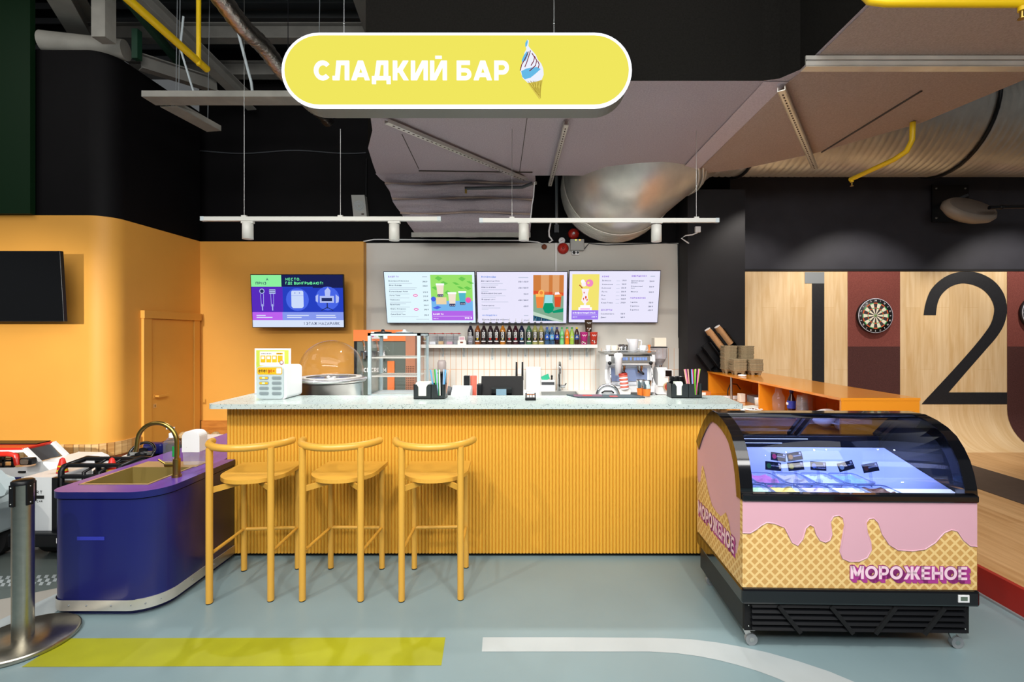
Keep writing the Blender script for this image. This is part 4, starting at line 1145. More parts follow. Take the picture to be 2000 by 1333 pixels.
def tray(label, p0, p1, wd, h=.055):
    p0, p1 = Vector(p0), Vector(p1); t = thing('cable_tray', label, 'cable tray', (p0 + p1) / 2, 0, 'cable trays'); d = (p1 - p0).normalized(); sd = d.cross(Vector((0, 0, 1)))
    b = MB(); b.bar(p0, p1, wd, .004, 'steel_pale')
    for s in (-1, 1): b.bar(p0 + sd * s * wd / 2 + Vector((0, 0, h / 2)), p1 + sd * s * wd / 2 + Vector((0, 0, h / 2)), .004, h, 'steel_pale')
    b.build('trough', t)
    b = MB()
    for s in (-.03, .02): b.tube([p0 + sd * s + Vector((0, 0, .02)), (p0 + p1) / 2 + sd * s * 1.3 + Vector((0, 0, .025)), p1 + sd * s + Vector((0, 0, .02))], .01, 'pale_grey', 6)
    b.build('cable', t)
    b = MB()
    for k in (.15, .85): b.tube([p0.lerp(p1, k), p0.lerp(p1, k) + Vector((.02, 0, CH - p0.z))], .004, 'mid_grey', 6)
    b.build('hanger_rod', t)
tray('straight cable tray running sideways behind the sign end', (-3.66, 4.58, 3.845), (-1.75, 4.58, 3.845), .17)
tray('cable tray turning back towards the black wall', (-3.55, 4.68, 3.84), (-3.48, 5.25, 3.84), .17)
def wire(label, pts, r=.006, m='pale_grey', name='cable'):
    b = MB(); b.tube(pts, r, M and m, 6); return tag(b.build(name), label, 'cable')
wire('grey cable drooping from the trusses to the cable tray', [(-2.75, 4.4, 4.7), (-2.72, 4.45, 4.4), (-2.66, 4.55, 4.0), (-2.66, 4.58, 3.87)], .014)
wire('looped pale cable hanging beside the yellow pipe riser', [(-3.27, 4.5, 4.6), (-3.3, 4.5, 4.3), (-3.22, 4.52, 4.0), (-3.2, 4.56, 3.87)], .01)
wire('black cable sagging along the black wall below the trays', [P(x, 297 + 3 * math.sin(x * .03), 6.19) for x in range(385, 716, 22)], .009, 'dark_grey')
t = thing('vent_pipe', 'grey round pipe lying along the top of the black wall', 'pipe', (-4.55, 5.0, 4.42))
b = MB(); b.cyl((-4.85, 4.75, 4.52), (-4.15, 4.9, 4.52), .10, 'steel_pale', 20); b.build('run', t)
b = MB()
for x in (-4.72, -4.45): b.cyl((x, 4.78 + (x + 4.85) * .2, 4.52), (x + .03, 4.787 + (x + 4.85) * .2, 4.52), .106, 'steel_pale', 20)
b.build('collar', t)

# ---------------------------------------------------------------- hanging sign
t = thing('hanging_sign', 'long yellow light box sign with white letters hanging over the bar', 'sign', (-.465, 3.07, 3.026))
x0, x1, z0, z1 = -1.564, .633, 3.026, 3.498; r = (z1 - z0) / 2
def pill(g): return arc(x1 - r, (z0 + z1) / 2, r - g, -90, 90, 20) + arc(x0 + r, (z0 + z1) / 2, r - g, 90, 270, 20)
b = MB(); b.prism(pill(.004), 'y', 3.012, 3.15, 'sign_case'); b.build('case', t)
b = MB(); b.prism(pill(0), 'y', 2.998, 3.012, 'sign_white'); b.build('rim', t)
b = MB(); b.prism(pill(.020), 'y', 2.994, 2.999, 'sign_yellow'); b.build('face', t)
b = MB(); p = P(614, 157.5, 2.99)
bold(b, 'СЛАДКИЙ БАР', p, (1, 0, 0), (0, 0, 1), 37.5 * 2.99 / F, 'sign_letter', 380 * 2.99 / F, .002, .008, .13); b.build('lettering', t)
# printed soft ice cream in a cone
b = MB(); Y = 2.9935
def pp(pix, m, lift=0): b.poly([P(x, y, Y - lift) for x, y in pix], m)
pp([(1028, 159), (1060, 156), (1054, 195)][::-1], 'cone_yellow')
for k in range(5): b.bar(P(1031 + k * 6, 158.5, Y - .001), P(1047 + k * 2.2, 180 + k * 3, Y - .001), .0025, .0025, 'cone_line', up=(0, 1, 0)); b.bar(P(1058 - k * 5.6, 158, Y - .001), P(1052 - k * 3.2, 186 - k * 6, Y - .001), .0025, .0025, 'cone_line', up=(0, 1, 0))
pp([(1030, 77), (1033, 79), (1032, 90), (1036, 95), (1043, 103), (1047, 108), (1050, 116), (1057, 124), (1061, 134), (1062, 146), (1058, 156), (1046, 160), (1031, 162), (1021, 153), (1016, 138), (1018, 126), (1022, 116), (1024, 104), (1028, 96), (1026, 86)], 'swirl_white', .001)
pp([(1030, 77), (1026, 84), (1026, 92), (1029, 90), (1031, 82)], 'swirl_blue', .0018)
pp([(1029, 100), (1023, 108), (1019, 118), (1020, 122), (1027, 118), (1032, 106)], 'swirl_blue', .0018)
pp([(1018, 139), (1020, 150), (1025, 155), (1036, 152), (1046, 144), (1056, 135), (1049, 131), (1038, 132), (1028, 134)], 'swirl_blue', .0018)
for q in ([(1032, 101), (1025, 116), (1019, 126), (1016, 138)], [(1036, 99), (1032, 112), (1028, 124), (1025, 131)], [(1039, 104), (1044, 112), (1042, 120), (1037, 128)], [(1044, 110), (1048, 118), (1046, 128), (1034, 139)], [(1050, 119), (1053, 126), (1051, 133)]):
    b.tube([P(x, y, Y - .0025) for x, y in q], .0028, 'syrup', 5)
b.build('cone_picture', t)
for px in (672, 1082):
    b = MB(); p = P(px, 62, 3.07); b.cyl((p.x, 3.07, 3.49), (p.x, 3.07, CH), .0025, 'steel', 6); b.ball((p.x, 3.07, 3.60), .008, 'steel', 8); b.build('suspension_wire', t)

# ---------------------------------------------------------------- track lights over the bar
def track(label, px0, px1, py, wires):
    y = 4.05; a, c = P(px0, py, y), P(px1, py + 1, y)
    t = thing('light_track', label, 'light track', ((a.x + c.x) / 2, y, a.z - .02), 0, 'light tracks over the bar')
    b = MB(); b.box(a.x, c.x, y - .018, y + .018, a.z - .017, a.z + .017, 'white_metal'); b.build('rail', t)
    for px in wires:
        b = MB(); p = P(px, py, y); b.cyl((p.x, y, p.z), (p.x, y, CH - .1 if px < 600 else DH - .01 if px < 1300 else 3.33), .002, 'steel', 6); b.box(p.x - .02, p.x + .02, y - .012, y + .012, p.z + .015, p.z + .03, 'white_metal'); b.build('hanging_wire', t)
    for x, s in ((a.x, -1), (c.x, 1)): MB().box(x - .015, x + .015, y - .019, y + .019, a.z - .018, a.z + .018, 'pale_grey').build('end_cap', t)
def lamp(label, px, py):
    y = 4.05; p = P(px, py, y); top = P(px, 433, y).z
    t = thing('track_spotlight', label, 'spotlight', (p.x, y, p.z - .08), 0, 'track spotlights over the bar')
    b = MB(); b.box(p.x - .05, p.x + .05, y - .016, y + .016, top - .016, top + .002, 'white_metal'); b.cyl((p.x, y, top - .02), (p.x, y, p.z + .05), .01, 'white_metal', 10); b.build('adapter', t)
    b = MB(); b.lathe([(.038, -.075), (.043, -.075), (.043, .062), (.038, .066), (0, .066)], 'white_metal', (p.x, y, p.z), 28); b.build('housing', t)
    b = MB(); b.lathe([(0, -.070), (.038, -.074)], 'lamp_glow', (p.x, y, p.z), 28); b.build('lens', t)
    s = spot('lamp_light', (p.x, y, p.z - .085), (p.x, y + .6, 0), 78, 122, (1, .97, .92), .03, .5)
track('white light track whose end stops short of the orange corner', 397, 858, 428, (477, 665))
track('white light track hanging nearer the spiral duct', 940, 1400, 431, (1000, 1360))
lamp('white cylinder spotlight shining over the orange wall screen', 484, 450)
lamp('white cylinder spotlight just before the wall speaker end of its track', 770, 453)
lamp('white cylinder spotlight beneath the sagging felt duct', 1023, 453)
lamp('white cylinder spotlight in front of the black pier', 1282, 455)

# ---------------------------------------------------------------- screens
class Scr:
    """flat picture drawn on a screen: u to the right, v down, both 0..1"""
    def __init__(s, tl, tr, bl, ins=.008):
        s.ux = (tr - tl); s.uy = (bl - tl); s.w = s.ux.length; s.h = s.uy.length
        s.dx, s.dy = s.ux.normalized(), s.uy.normalized(); s.n = s.dy.cross(s.dx).normalized()
        if s.n.y > 0: s.n = -s.n
        s.o = tl + s.n * .001 + s.dx * ins + s.dy * ins; s.ux = s.dx * (s.w - 2 * ins); s.uy = s.dy * (s.h - 2 * ins); s.b = MB(); s.k = 0
    def p(s, u, v, l): return s.o + s.ux * u + s.uy * v + s.n * (.0006 * l)
    def poly(s, pts, m, l=1): s.b.poly([s.p(u, v, l) for u, v in pts], m)
    def rect(s, u0, v0, u1, v1, m, l=1): s.poly([(u0, v0), (u0, v1), (u1, v1), (u1, v0)], m, l)
    def disc(s, u, v, r, m, l=2, ry=None):
        k = s.ux.length / s.uy.length; ry = r * k if ry is None else ry
        s.poly([(u + r * math.cos(a * PI / 10), v - ry * math.sin(a * PI / 10)) for a in range(20)], m, l)
    def text(s, body, u, v, hv, m, wt=.18, align='l', wu=None, l=3):
        """v is the base line"""
        s.b.text(body, s.p(u, v, l), s.dx, -s.dy, hv * s.uy.length, m, wt, align, width=None if wu is None else wu * s.ux.length)
    def line(s, u0, v0, u1, v1, t, m, l=2):
        a, c = s.p(u0, v0, l), s.p(u1, v1, l); d = (c - a); sd = d.cross(s.n).normalized() * t * s.uy.length / 2
        s.b.poly([a + sd, a - sd, c - sd, c + sd], m)
def screen(name, label, tl, tr, bl, draw, rim='black_plastic', depth=.035, group=None, wall=6.0):
    s = Scr(tl, tr, bl); br = tr + bl - tl; c = (bl + br) / 2
    t = thing(name, label, 'screen', (c.x, c.y + depth, c.z), 0, group)
    b = MB(); e = s.n * -depth
    b.add([tl, tr, br, bl, tl + e, tr + e, br + e, bl + e], [(0, 3, 2, 1), (4, 5, 6, 7), (0, 1, 5, 4), (1, 2, 6, 5), (2, 3, 7, 6), (3, 0, 4, 7)], rim); b.build('casing', t, bevel=.003)
    draw(s); s.b.build('display', t)
    b = MB(); m = (tl + tr + bl + br) / 4 + e; b.box(m.x - .15, m.x + .15, m.y + .012, wall - .001, m.z - .05, m.z + .05, 'black_plastic'); b.build('wall_bracket', t)
    return t
def G_(n, c, s=1.0):
    if n not in M: glow(n, c, s)
    return n
for n, c, s in (('s_cyan', 'dff4fa', 1.05), ('s_lilac', 'e9e6fb', 1.02), ('s_white', 'f6f6ff', 1.1), ('s_green', '9be36c', 1.0), ('s_leaf', '6fce55', .95), ('s_sky', '79b8ee', 1.0), ('s_violet', 'b668ea', 1.0), ('s_purple', 'a07cf0', 1.0),
                ('s_text', '55607e', .9), ('s_fine', 'b3bfd4', .95), ('s_head', '9a78dd', 1.0), ('s_blue_head', '6f93e2', 1.0), ('s_pink', 'f062b4', 1.0), ('s_ball', '4f6cf0', .9), ('s_milk', 'f4e4d2', 1.0), ('s_dark', '3b3a66', .8), ('s_teal', '55bcd2', .95), ('s_box', 'efd7ac', 1.0),
                ('s_wall', 'd98545', .9), ('s_wall2', 'e7a873', .95), ('s_table', '8fb79a', .85), ('s_orange', 'f2863f', 1.0), ('s_red', 'e4552f', .95), ('s_emerald', '12a377', .85), ('s_ice', 'a4e0ea', 1.0), ('s_slice', 'ffc05e', 1.0), ('s_navy', '2b4f70', .7), ('s_mint', 'c5dcc9', .95),
                ('s_yellow', 'f4e572', 1.0), ('s_glass', 'f6ecf4', 1.05), ('s_straw', 'b52c30', .9), ('s_donut', 'f48bc4', 1.0), ('p_navy', '20275e', .75), ('p_blue', '2c48d4', .8), ('p_violet', '6232d0', .8), ('p_green', '8df0a0', 1.0), ('p_mint', '74f6a4', 1.0), ('p_lav', '8b9ef4', .95),
                ('p_magenta', 'c366f4', .95), ('p_pale', 'd9e4fb', 1.0), ('p_ink', '2c3a72', .7), ('p_line', 'b8c6fa', .95), ('p_case', 'ccdcfb', 1.0), ('p_glow', '4d6cf2', .9)):
    glow(n, c, s)
def items(s, u, ur, rows, hv=.03):
    for v, txt, wu, fine, price in rows:
        s.text(txt, u, v, hv, 's_text', .2, 'l', wu)
        for k, fw in enumerate(fine): s.line(u, v + .035 + .03 * k, u + fw, v + .035 + .03 * k, .007, 's_fine')
        if price: s.text(price, ur, v + .015, hv * .95, 's_text', .2, 'r')
def bubble(s):
    s.rect(0, 0, 1, 1, 's_cyan', 0)
    s.text('БАБЛ ТИ', .045, .105, .032, 's_head', .26, 'l', .115); s.line(.42, .09, .475, .09, .012, 's_fine')
    items(s, .045, .475, [(.185, 'Ванильная Классика', .225, (.26,), '390 ₽'), (.27, 'Фрукт Карибы', .14, (.31, .29), '390 ₽'), (.39, 'Карамельный Чилл', .205, (.225,), '370 ₽'), (.47, 'Матча Тирли', .12, (.22,), '370 ₽'), (.555, 'Тропиканка', .11, (.235, .18), '390 ₽'), (.65, 'Песня Манго', .11, (.22,), '390 ₽'), (.735, 'Опера Клубники', .175, (.17, .14), '390 ₽'), (.845, 'Сырно Бабл Тини', .165, (.31,), '390 ₽')])
    for v in (.455, .73): s.disc(.335, v, .026, 's_pink', 2, .026); s.line(.32, v, .35, v, .02, 's_white', 3)
    s.line(.33, .93, .475, .93, .006, 's_fine')
    u0, u1 = .51, .975; s.rect(u0, .05, u1, .95, 's_violet', 1); s.rect(u0, .05, u1, .58, 's_green', 2); s.rect(u0, .56, u1, .76, 's_sky', 3)
    for u, v, a in ((.60, .12, 0), (.66, .2, 1), (.79, .2, 2), (.86, .13, 0), (.92, .3, 1), (.84, .28, 2), (.70, .4, 0), (.56, .3, 1), (.95, .18, 2)):
        s.poly([(u - .04, v), (u - .005, v - .045 + .02 * a), (u + .045, v + .02 * a), (u + .005, v + .05)], 's_leaf', 3)
    s.disc(.535, .525, .028, 's_ball', 4); s.disc(.925, .545, .032, 's_pink', 4)
    s.rect(.565, .49, .68, .63, 's_box', 5); s.poly([(.52, .7), (.58, .66), (.62, .69), (.57, .73)], 's_ball', 4)
    def cup(u, v0, v1, w, body):
        s.poly([(u - w, v0), (u + w, v0), (u + w * .72, v1), (u - w * .72, v1)], body, 6); k = v1 - (v1 - v0) * .2
        s.poly([(u - w * .78, k), (u + w * .78, k), (u + w * .72, v1), (u - w * .72, v1)], 's_dark', 7); s.rect(u - w * 1.1, v0 - .02, u + w * 1.1, v0 + .015, 's_white', 7)
        for q in (-.4, .1, .5): s.disc(u + w * q, k + .03, .005, 's_white', 8)
    cup(.615, .24, .48, .042, 's_milk'); cup(.745, .41, .67, .044, 's_milk'); cup(.86, .39, .64, .04, 's_teal')
    s.text('БАБЛ ТИ', .525, .845, .035, 's_white', .3, 'l', .115); s.line(.525, .868, .96, .868, .005, 's_white'); s.text('500 МЛ', .525, .925, .02, 's_white', .2, 'l', .055); s.text('390 ₽', .962, .925, .036, 's_white', .3, 'r', .085)
def lemon(s):
    s.rect(0, 0, 1, 1, 's_lilac', 0)
    s.text('ЛИМОНАДЫ', .045, .11, .034, 's_blue_head', .26, 'l', .165); s.line(.46, .105, .57, .105, .012, 's_fine')
    items(s, .045, .57, [(.185, 'Домашний цитрус', .205, (.24, .19), '350 / 450 ₽'), (.305, 'Арбуз и огурчик', .16, (.28, .08), '400 / 500 ₽'), (.425, 'Облепиховая сенсация', .225, (.27, .16), '350 ₽'), (.545, 'Ягодный улёт', .155, (.3,), '400 / 500 ₽'), (.665, 'Тархун мохито', .14, (.21, .075), '400 ₽')])
    s.text('МИЛКШЕЙКИ', .05, .86, .03, 's_blue_head', .26, 'l', .165); s.line(.52, .85, .57, .85, .01, 's_fine'); items(s, .05, .57, [(.945, 'Ваниль шоколад клубника', .3, (), '370 ₽')])
    u0, u1 = .625, .965; s.rect(u0, .055, u1, .96, 's_table', 1); s.rect(u0, .055, u1, .44, 's_wall', 2); s.rect(.71, .055, .80, .43, 's_wall2', 3); s.rect(.84, .055, .915, .43, 's_wall2', 3)
    s.poly([(u0, .42), (u1, .46), (u1, .40), (u0, .36)], 's_red', 3)
    s.poly([(u0, .77), (u1, .96), (u1, .99), (u0, .85)], 's_mint', 3); s.poly([(u0, .845), (.86, .96), (u0, .96)], 's_navy', 4)
    for k in range(7): s.line(.635 + k * .028, .86 + k * .014, .635 + k * .028, .955, .004, 's_teal', 5)
    def gls(u, v0, v1, w, m, m2):
        s.poly([(u - w, v0), (u + w, v0), (u + w * .74, v1), (u - w * .74, v1)], m, 6); s.poly([(u - w, v0), (u + w, v0), (u + w * .96, v0 + .06), (u - w * .96, v0 + .06)], m2, 7)
    gls(.70, .42, .70, .048, 's_orange', 's_slice'); s.disc(.715, .40, .034, 's_slice', 8); s.disc(.715, .40, .02, 's_orange', 9)
    gls(.90, .42, .68, .042, 's_red', 's_orange'); s.poly([(.865, .44), (.87, .39), (.91, .385), (.925, .43)], 's_glass', 8)
    s.poly([(.76, .44), (.845, .44), (.84, .56), (.86, .68), (.845, .77), (.80, .81), (.755, .79), (.732, .70), (.75, .58)], 's_ice', 9); s.poly([(.752, .6), (.843, .6), (.86, .69), (.845, .77), (.80, .81), (.755, .79), (.732, .70)], 's_emerald', 10); s.poly([(.84, .76), (u1, .70), (u1, .78), (.85, .80)], 's_emerald', 5)
def coffee(s):
    s.rect(0, 0, 1, 1, 's_lilac', 0)
    s.rect(.03, .06, .33, .76, 's_yellow', 1); s.rect(.03, .76, .33, .945, 's_purple', 1)
    s.poly([(.135, .34), (.22, .34), (.205, .45), (.215, .58), (.19, .62), (.16, .62), (.135, .57), (.15, .45)], 's_glass', 3)
    for u, v, w, h in ((.165, .41, .008, .03), (.185, .5, .012, .05), (.16, .53, .007, .04), (.2, .55, .008, .04)): s.poly([(u, v - h / 2), (u + w, v), (u, v + h), (u - w, v)], 's_red', 4)
    s.disc(.16, .25, .028, 's_glass', 3); s.disc(.148, .2, .022, 's_white', 3); s.disc(.222, .23, .042, 's_donut', 4); s.disc(.21, .225, .014, 's_yellow', 5); s.line(.11, .265, .145, .33, .018, 's_straw', 4)
    s.rect(.165, .62, .19, .67, 's_glass', 3); s.rect(.125, .66, .235, .71, 's_white', 3); s.rect(.105, .70, .255, .76, 's_white', 4); s.line(.125, .735, .235, .735, .02, 's_donut', 5)
    s.text('КЛУБНИЧНЫЙ РАЙ', .042, .83, .034, 's_white', .3, 'l', .255); s.line(.042, .855, .315, .855, .005, 's_white'); s.text('350 МЛ', .042, .905, .02, 's_white', .2, 'l', .05); s.text('350 ₽', .315, .905, .026, 's_white', .26, 'r', .06)
    s.text('КОФЕ', .36, .12, .032, 's_head', .26, 'l', .078); s.text('ДЕСЕРТЫ', .36, .77, .032, 's_head', .26, 'l', .125); s.text('ОВЕРШЕЙКИ', .685, .11, .032, 's_head', .26, 'l', .17); s.text('МОРОЖЕНОЕ', .68, .535, .032, 's_head', .26, 'l', .175); s.line(.895, .1, .945, .1, .012, 's_fine')
    for k, (tx, wu, pr) in enumerate((('Эспрессо', .1, '170 ₽'), ('Американо', .12, '190 ₽'), ('Капучино', .1, '220 ₽'), ('Латте', .062, '220 ₽'), ('Раф', .042, '290 ₽'), ('Чай', .045, '230 ₽'), ('Кофе Глясе', .13, '270 ₽'))):
        items(s, .36, .63, [(.195 + .072 * k, tx, wu, (), None)], .028); s.text(pr, .63, .195 + .072 * k, .028, 's_text', .2, 'r'); s.line(.52, .188 + .072 * k, .56, .188 + .072 * k, .007, 's_fine')
    for v, tx, wu, pr in ((.845, 'Сахарная вата', .15, '150 ₽'), (.915, 'Донат', .06, '160 ₽')): items(s, .36, .63, [(v, tx, wu, (), None)], .028); s.text(pr, .63, v, .028, 's_text', .2, 'r')
    for v, tx, wu, pr in ((.2, 'Шоколадный', .14, '550 ₽'), (.235, 'бонанза', .07, None), (.305, 'Клубничный', .13, '550 ₽'), (.34, 'рай', .04, None), (.41, 'Фруктис', .08, '500 ₽'), (.615, '1 шарик', .08, '150 ₽'), (.69, '2 шарика', .1, '280 ₽'), (.765, '3 шарика', .1, '400 ₽')):
        items(s, .685, .94, [(v, tx, wu, (), None)], .028)
        if pr: s.text(pr, .94, v + .01, .028, 's_text', .2, 'r')
def menu(label, x0, x1, y0, y1, draw):
    za, zb = 5.86, 6.01
    tl, tr = P(x0, y0, za), P(x1, y0, za); bl = Vector((tl.x, zb, H - (y1 - CY) * zb / F))
    return screen('menu_screen', label, tl, tr, bl, draw, 'screen_rim', .03, 'menu screens on the white wall', 6.1)
menu('bright bubble tea menu screen with a green photo of three cups', 748.5, 927.5, 530.5, 632, bubble)
menu('lilac lemonade menu screen with a photo of orange and teal drinks', 930, 1109, 530.5, 632.5, lemon)
menu('coffee menu screen with a milkshake on a yellow picture', 1111.5, 1291, 528.5, 631, coffee)
def prize(s):
    s.rect(0, 0, 1, 1, 'p_navy', 0); s.rect(0, .0, .33, .225, 'p_green', 1); s.text('А', .165, .11, .055, 'p_ink', .16); s.text('ПРИЗ', .05, .185, .055, 'p_ink', .18, 'l', .115)
    s.text('МЕСТО,', .375, .11, .055, 'p_mint', .2, 'l', .165); s.text('ГДЕ ВЫИГРЫВАЮТ!', .375, .185, .055, 'p_mint', .2, 'l', .41)
    s.rect(0, .225, .34, .71, 'p_violet', 1); s.rect(.34, .225, .67, .71, 'p_blue', 1); s.rect(.67, .245, 1, .71, 'p_blue', 1)
    s.disc(.5, .47, .125, 'p_glow', 2); s.disc(.83, .45, .13, 'p_glow', 2)
    for u in (.115, .225):
        s.line(u, .33, u, .56, .05, 'p_violet', 2); s.line(u - .016, .36, u - .012, .6, .008, 'p_line', 3); s.line(u + .016, .36, u + .012, .6, .008, 'p_line', 3); s.line(u, .56, u, .68, .02, 'p_line', 3)
    s.disc(.115, .31, .028, 'p_line', 3); s.disc(.115, .31, .02, 'p_ink', 4); s.rect(.195, .275, .262, .36, 'p_line', 3)
    for v in (.295, .33): s.line(.197, v, .26, v, .012, 'p_ink', 4)
    s.poly([(.435, .32), (.445, .3), (.555, .3), (.567, .32), (.567, .6), (.55, .635), (.45, .635), (.433, .6)], 'p_case', 4); s.line(.433, .395, .567, .395, .006, 'p_lav', 5)
    for u in (.475, .525): s.disc(u, .345, .005, 'p_blue', 5)
    s.poly([(.80, .30), (.835, .235), (.865, .30), (.855, .42), (.805, .42)], 'p_line', 4); s.rect(.745, .4, .9, .53, 'p_line', 4); s.rect(.765, .44, .88, .5, 'p_ink', 5); s.poly([(.70, .40), (.73, .37), (.725, .53), (.70, .5)], 'p_line', 4); s.poly([(.92, .37), (.955, .42), (.95, .52), (.92, .54)], 'p_line', 4)
    s.line(.825, .53, .825, .64, .02, 'p_ink', 4); s.line(.76, .68, .825, .62, .014, 'p_ink', 4); s.line(.89, .68, .825, .62, .014, 'p_ink', 4)
    s.rect(0, .71, .33, .865, 'p_magenta', 1); s.rect(.33, .71, 1, .865, 'p_lav', 1); s.rect(0, .865, 1, 1, 'p_pale', 1)
    for u, ws in ((.045, (.1, .175)), (.38, (.24, .16)), (.7, (.21, .22))):
        for k, w in enumerate(ws): s.line(u, .775 + .038 * k, u + w, .775 + .038 * k, .016, 'p_pale', 3)
    s.text('1 ЭТАЖ MAZAPARK', .955, .96, .058, 'p_ink', .14, 'r', .395)
tl, tr, bl = P(488.5, 536, 5.75), P(670.5, 536, 5.75), P(493, 640.5, 5.815)
tr = tl + Vector((1.12, 0, 0))
screen('prize_screen', 'promo screen with purple and blue prize pictures on the orange wall', tl, tr, bl, prize)
def off(s): s.rect(0, 0, 1, 1, 'screen_black', 1)
tr, br = P(117, 490.5, 4.44), P(124, 628.5, 4.48); tl = tr - Vector((1.18, 0, 0)); bl = tl + (br - tr)
screen('blank_television', 'switched off black television on the curved orange wall above the toy cars', tl, tl + Vector((1.18, 0, 0)), Vector((tl.x + (br.x - tr.x) * 0, br.y, br.z)), off, wall=4.69)

# ---------------------------------------------------------------- back worktop and shelf
t = thing('back_worktop', 'white work counter against the tiled wall behind the bar', 'counter', (-.1, 5.8, 0))
b = MB()
sx0, sx1, sy0, sy1 = .12, .56, 5.56, 5.92
b.holed([[(-2.05, 5.5), (1.88, 5.5), (1.88, 6.088), (-2.05, 6.088)], [(sx0, sy0), (sx0, sy1), (sx1, sy1), (sx1, sy0)]], .9, 'white_paint'); b.box(-2.05, 1.88, 5.5, 5.503, .86, .9, 'white_paint'); b.build('worktop', t)
b = MB(); b.box(-2.0, .08, 5.54, 6.08, 0, .86, 'white_paint'); b.box(.6, 1.86, 5.54, 6.08, 0, .86, 'white_paint'); b.build('cabinet', t)
t = thing('steel_sink', 'stainless steel sink let into the white back worktop', 'sink', (.34, 5.74, .7))
b = MB(); rg = lambda g, z: [(sx0 - g, sy0 - g, z), (sx1 + g, sy0 - g, z), (sx1 + g, sy1 + g, z), (sx0 - g, sy1 + g, z)]
b.grid([rg(.015, .904), rg(-.004, .904), rg(-.012, .74)], 'steel', False, True); b.poly(rg(-.012, .74), 'steel'); b.build('basin', t)
t = thing('chrome_tap', 'chrome mixer tap with a tall curved spout by the steel sink', 'tap', (.36, 5.98, .9))
b = MB(); x, y = .355, 5.98
b.cyl((x, y, .9), (x, y, .985), .026, 'chrome', 16); b.tube([(x, y, .98), (x, y, 1.19)] + [(x, y - .07 + .07 * math.cos(math.radians(a)), 1.19 + .07 * math.sin(math.radians(a))) for a in range(15, 181, 15)] + [(x, y - .14, 1.13)], .016, 'chrome', 12); b.build('spout', t)
b = MB(); b.cyl((x + .02, y - .01, .96), (x + .07, y - .01, .96), .02, 'chrome', 14); b.bar((x + .06, y - .01, .96), (x + .085, y - .01, 1.0), .012, .012, 'chrome'); b.build('lever', t)

t = thing('wall_shelf', 'long white wall shelf below the menu screens', 'shelf', (-.1, 5.97, 1.444))
b = MB(); b.box(-1.37, .815, 5.85, 6.1, 1.444, 1.484, 'white_paint'); b.build('board', t, bevel=.002)
for k, px in enumerate((864, 905, 961, 993, 1026, 1070, 1114, 1147)):
    x = (px - CX) * 6.05 / F; b = MB(); L = .16 if k in (2, 6) else .12
    b.box(x - .012, x + .012, 6.083, 6.089, 1.444 - L, 1.444, 'pale_grey'); b.box(x - .012, x + .012, 5.9, 6.089, 1.438, 1.444, 'white_metal'); b.bar((x, 5.95, 1.44), (x, 6.085, 1.444 - L * .7), .006, .014, 'white_metal')
    for z in (1.43, 1.444 - L + .015): b.ball((x, 6.082, z), .004, 'mid_grey', 8)
    b.build('bracket', t)

SH = 1.484
def sx(px, y=5.93): return (px - CX) * y / F
fruits = {'dark': ('plain black', None), }
def syrup(px, liquid, fruit, label, y=5.93, cap=False):
    x = sx(px, y); t = thing('syrup_bottle', label, 'bottle', (x, y, SH), 0, 'syrup bottles on the wall shelf')
    mk = 'liq_' + liquid
    if mk not in M: mat(mk, liquid, .12, spec=.6)
    b = MB(); b.lathe([(0, .001), (.034, .001), (.0365, .006), (.0365, .165), (.034, .18), (.020, .212), (.013, .235)], mk, seg=20); b.lathe([(.013, .235), (.013, .262)], 'glass', seg=16, cap=False); b.build('bottle', t, local=True)
    b = MB(); a0, a1 = -145, -35
    b.grid([[(.0374 * math.cos(math.radians(a)), .0374 * math.sin(math.radians(a)), z) for a in range(a0, a1 + 1, 10)] for z in (.045, .158)], 'label_black', True)
    for z in (.128, .145, .108, .092): b.box(-.019, -.006 + .004 * (z * 1000 % 3), -.0395, -.0372, z - .004, z + .004, 'label_white'); b.box(.002, .018, -.0395, -.0372, z - .005, z + .006, 'label_white')
    b.box(-.024, .024, -.0388, -.034, .034, .046, 'label_white')
    if fruit:
        fk = 'fr_' + fruit
        if fk not in M: mat(fk, fruit, .4)
        b.lathe([(0, .0), (.010, .001), (.013, .003), (0, .006)], fk, (.0, -.0365, .068), 12, ax=(0, -1, 0)); b.ball((.008, -.038, .074), .006, fk, 8)
    b.build('label', t, local=True)
    b = MB(); b.cyl((0, 0, .258), (0, 0, .275), .0145, 'dark_grey', 14)
    if not cap: b.tube([(0, 0, .275), (0, 0, .3), (.004, 0, .325)], [.005, .0035, .002], 'steel', 8)
    b.build('cap' if cap else 'pourer', t, local=True)
syr = [(919, '1d1c2a', None, 'dark syrup bottle at the end of the row behind the small clear cup', 1), (933, '8a4a18', 'e8c53a', 'amber syrup bottle with a yellow star fruit on its label', 0), (945, '2a1a1c', '6b4a4a', 'near black syrup bottle with a brown and white picture on its label', 0), (958, '2b1a20', 'd23030', 'dark syrup bottle with a small bright red berry on its label', 0), (970, '2e2024', 'e4502c', 'dark syrup bottle with an orange red strawberry on its label', 0), (982, 'b4701a', 'e0d9a8', 'golden syrup bottle with a pale passion fruit on its label', 0), (995, '301a1e', 'c94a4a', 'dark syrup bottle with a dull red fruit next to the golden one', 0), (1007, '3a1420', 'e0284a', 'deep red syrup bottle with a raspberry on its label', 0), (1019, '141a38', '4a9ad8', 'blue black syrup bottle with a blue berry on its label', 0), (1033, '3f6a50', '8cc83c', 'green syrup bottle with a lime on its label', 0), (1045, '9a9a5e', 'e8c8b0', 'pale olive syrup bottle with a coconut on its label', 0), (1057, 'a09a5a', 'd8a878', 'pale olive syrup bottle with nuts on its label', 0)]
for px, l, fr, lb, cap in syr: syrup(px, l, fr, lb, 5.93, bool(cap))
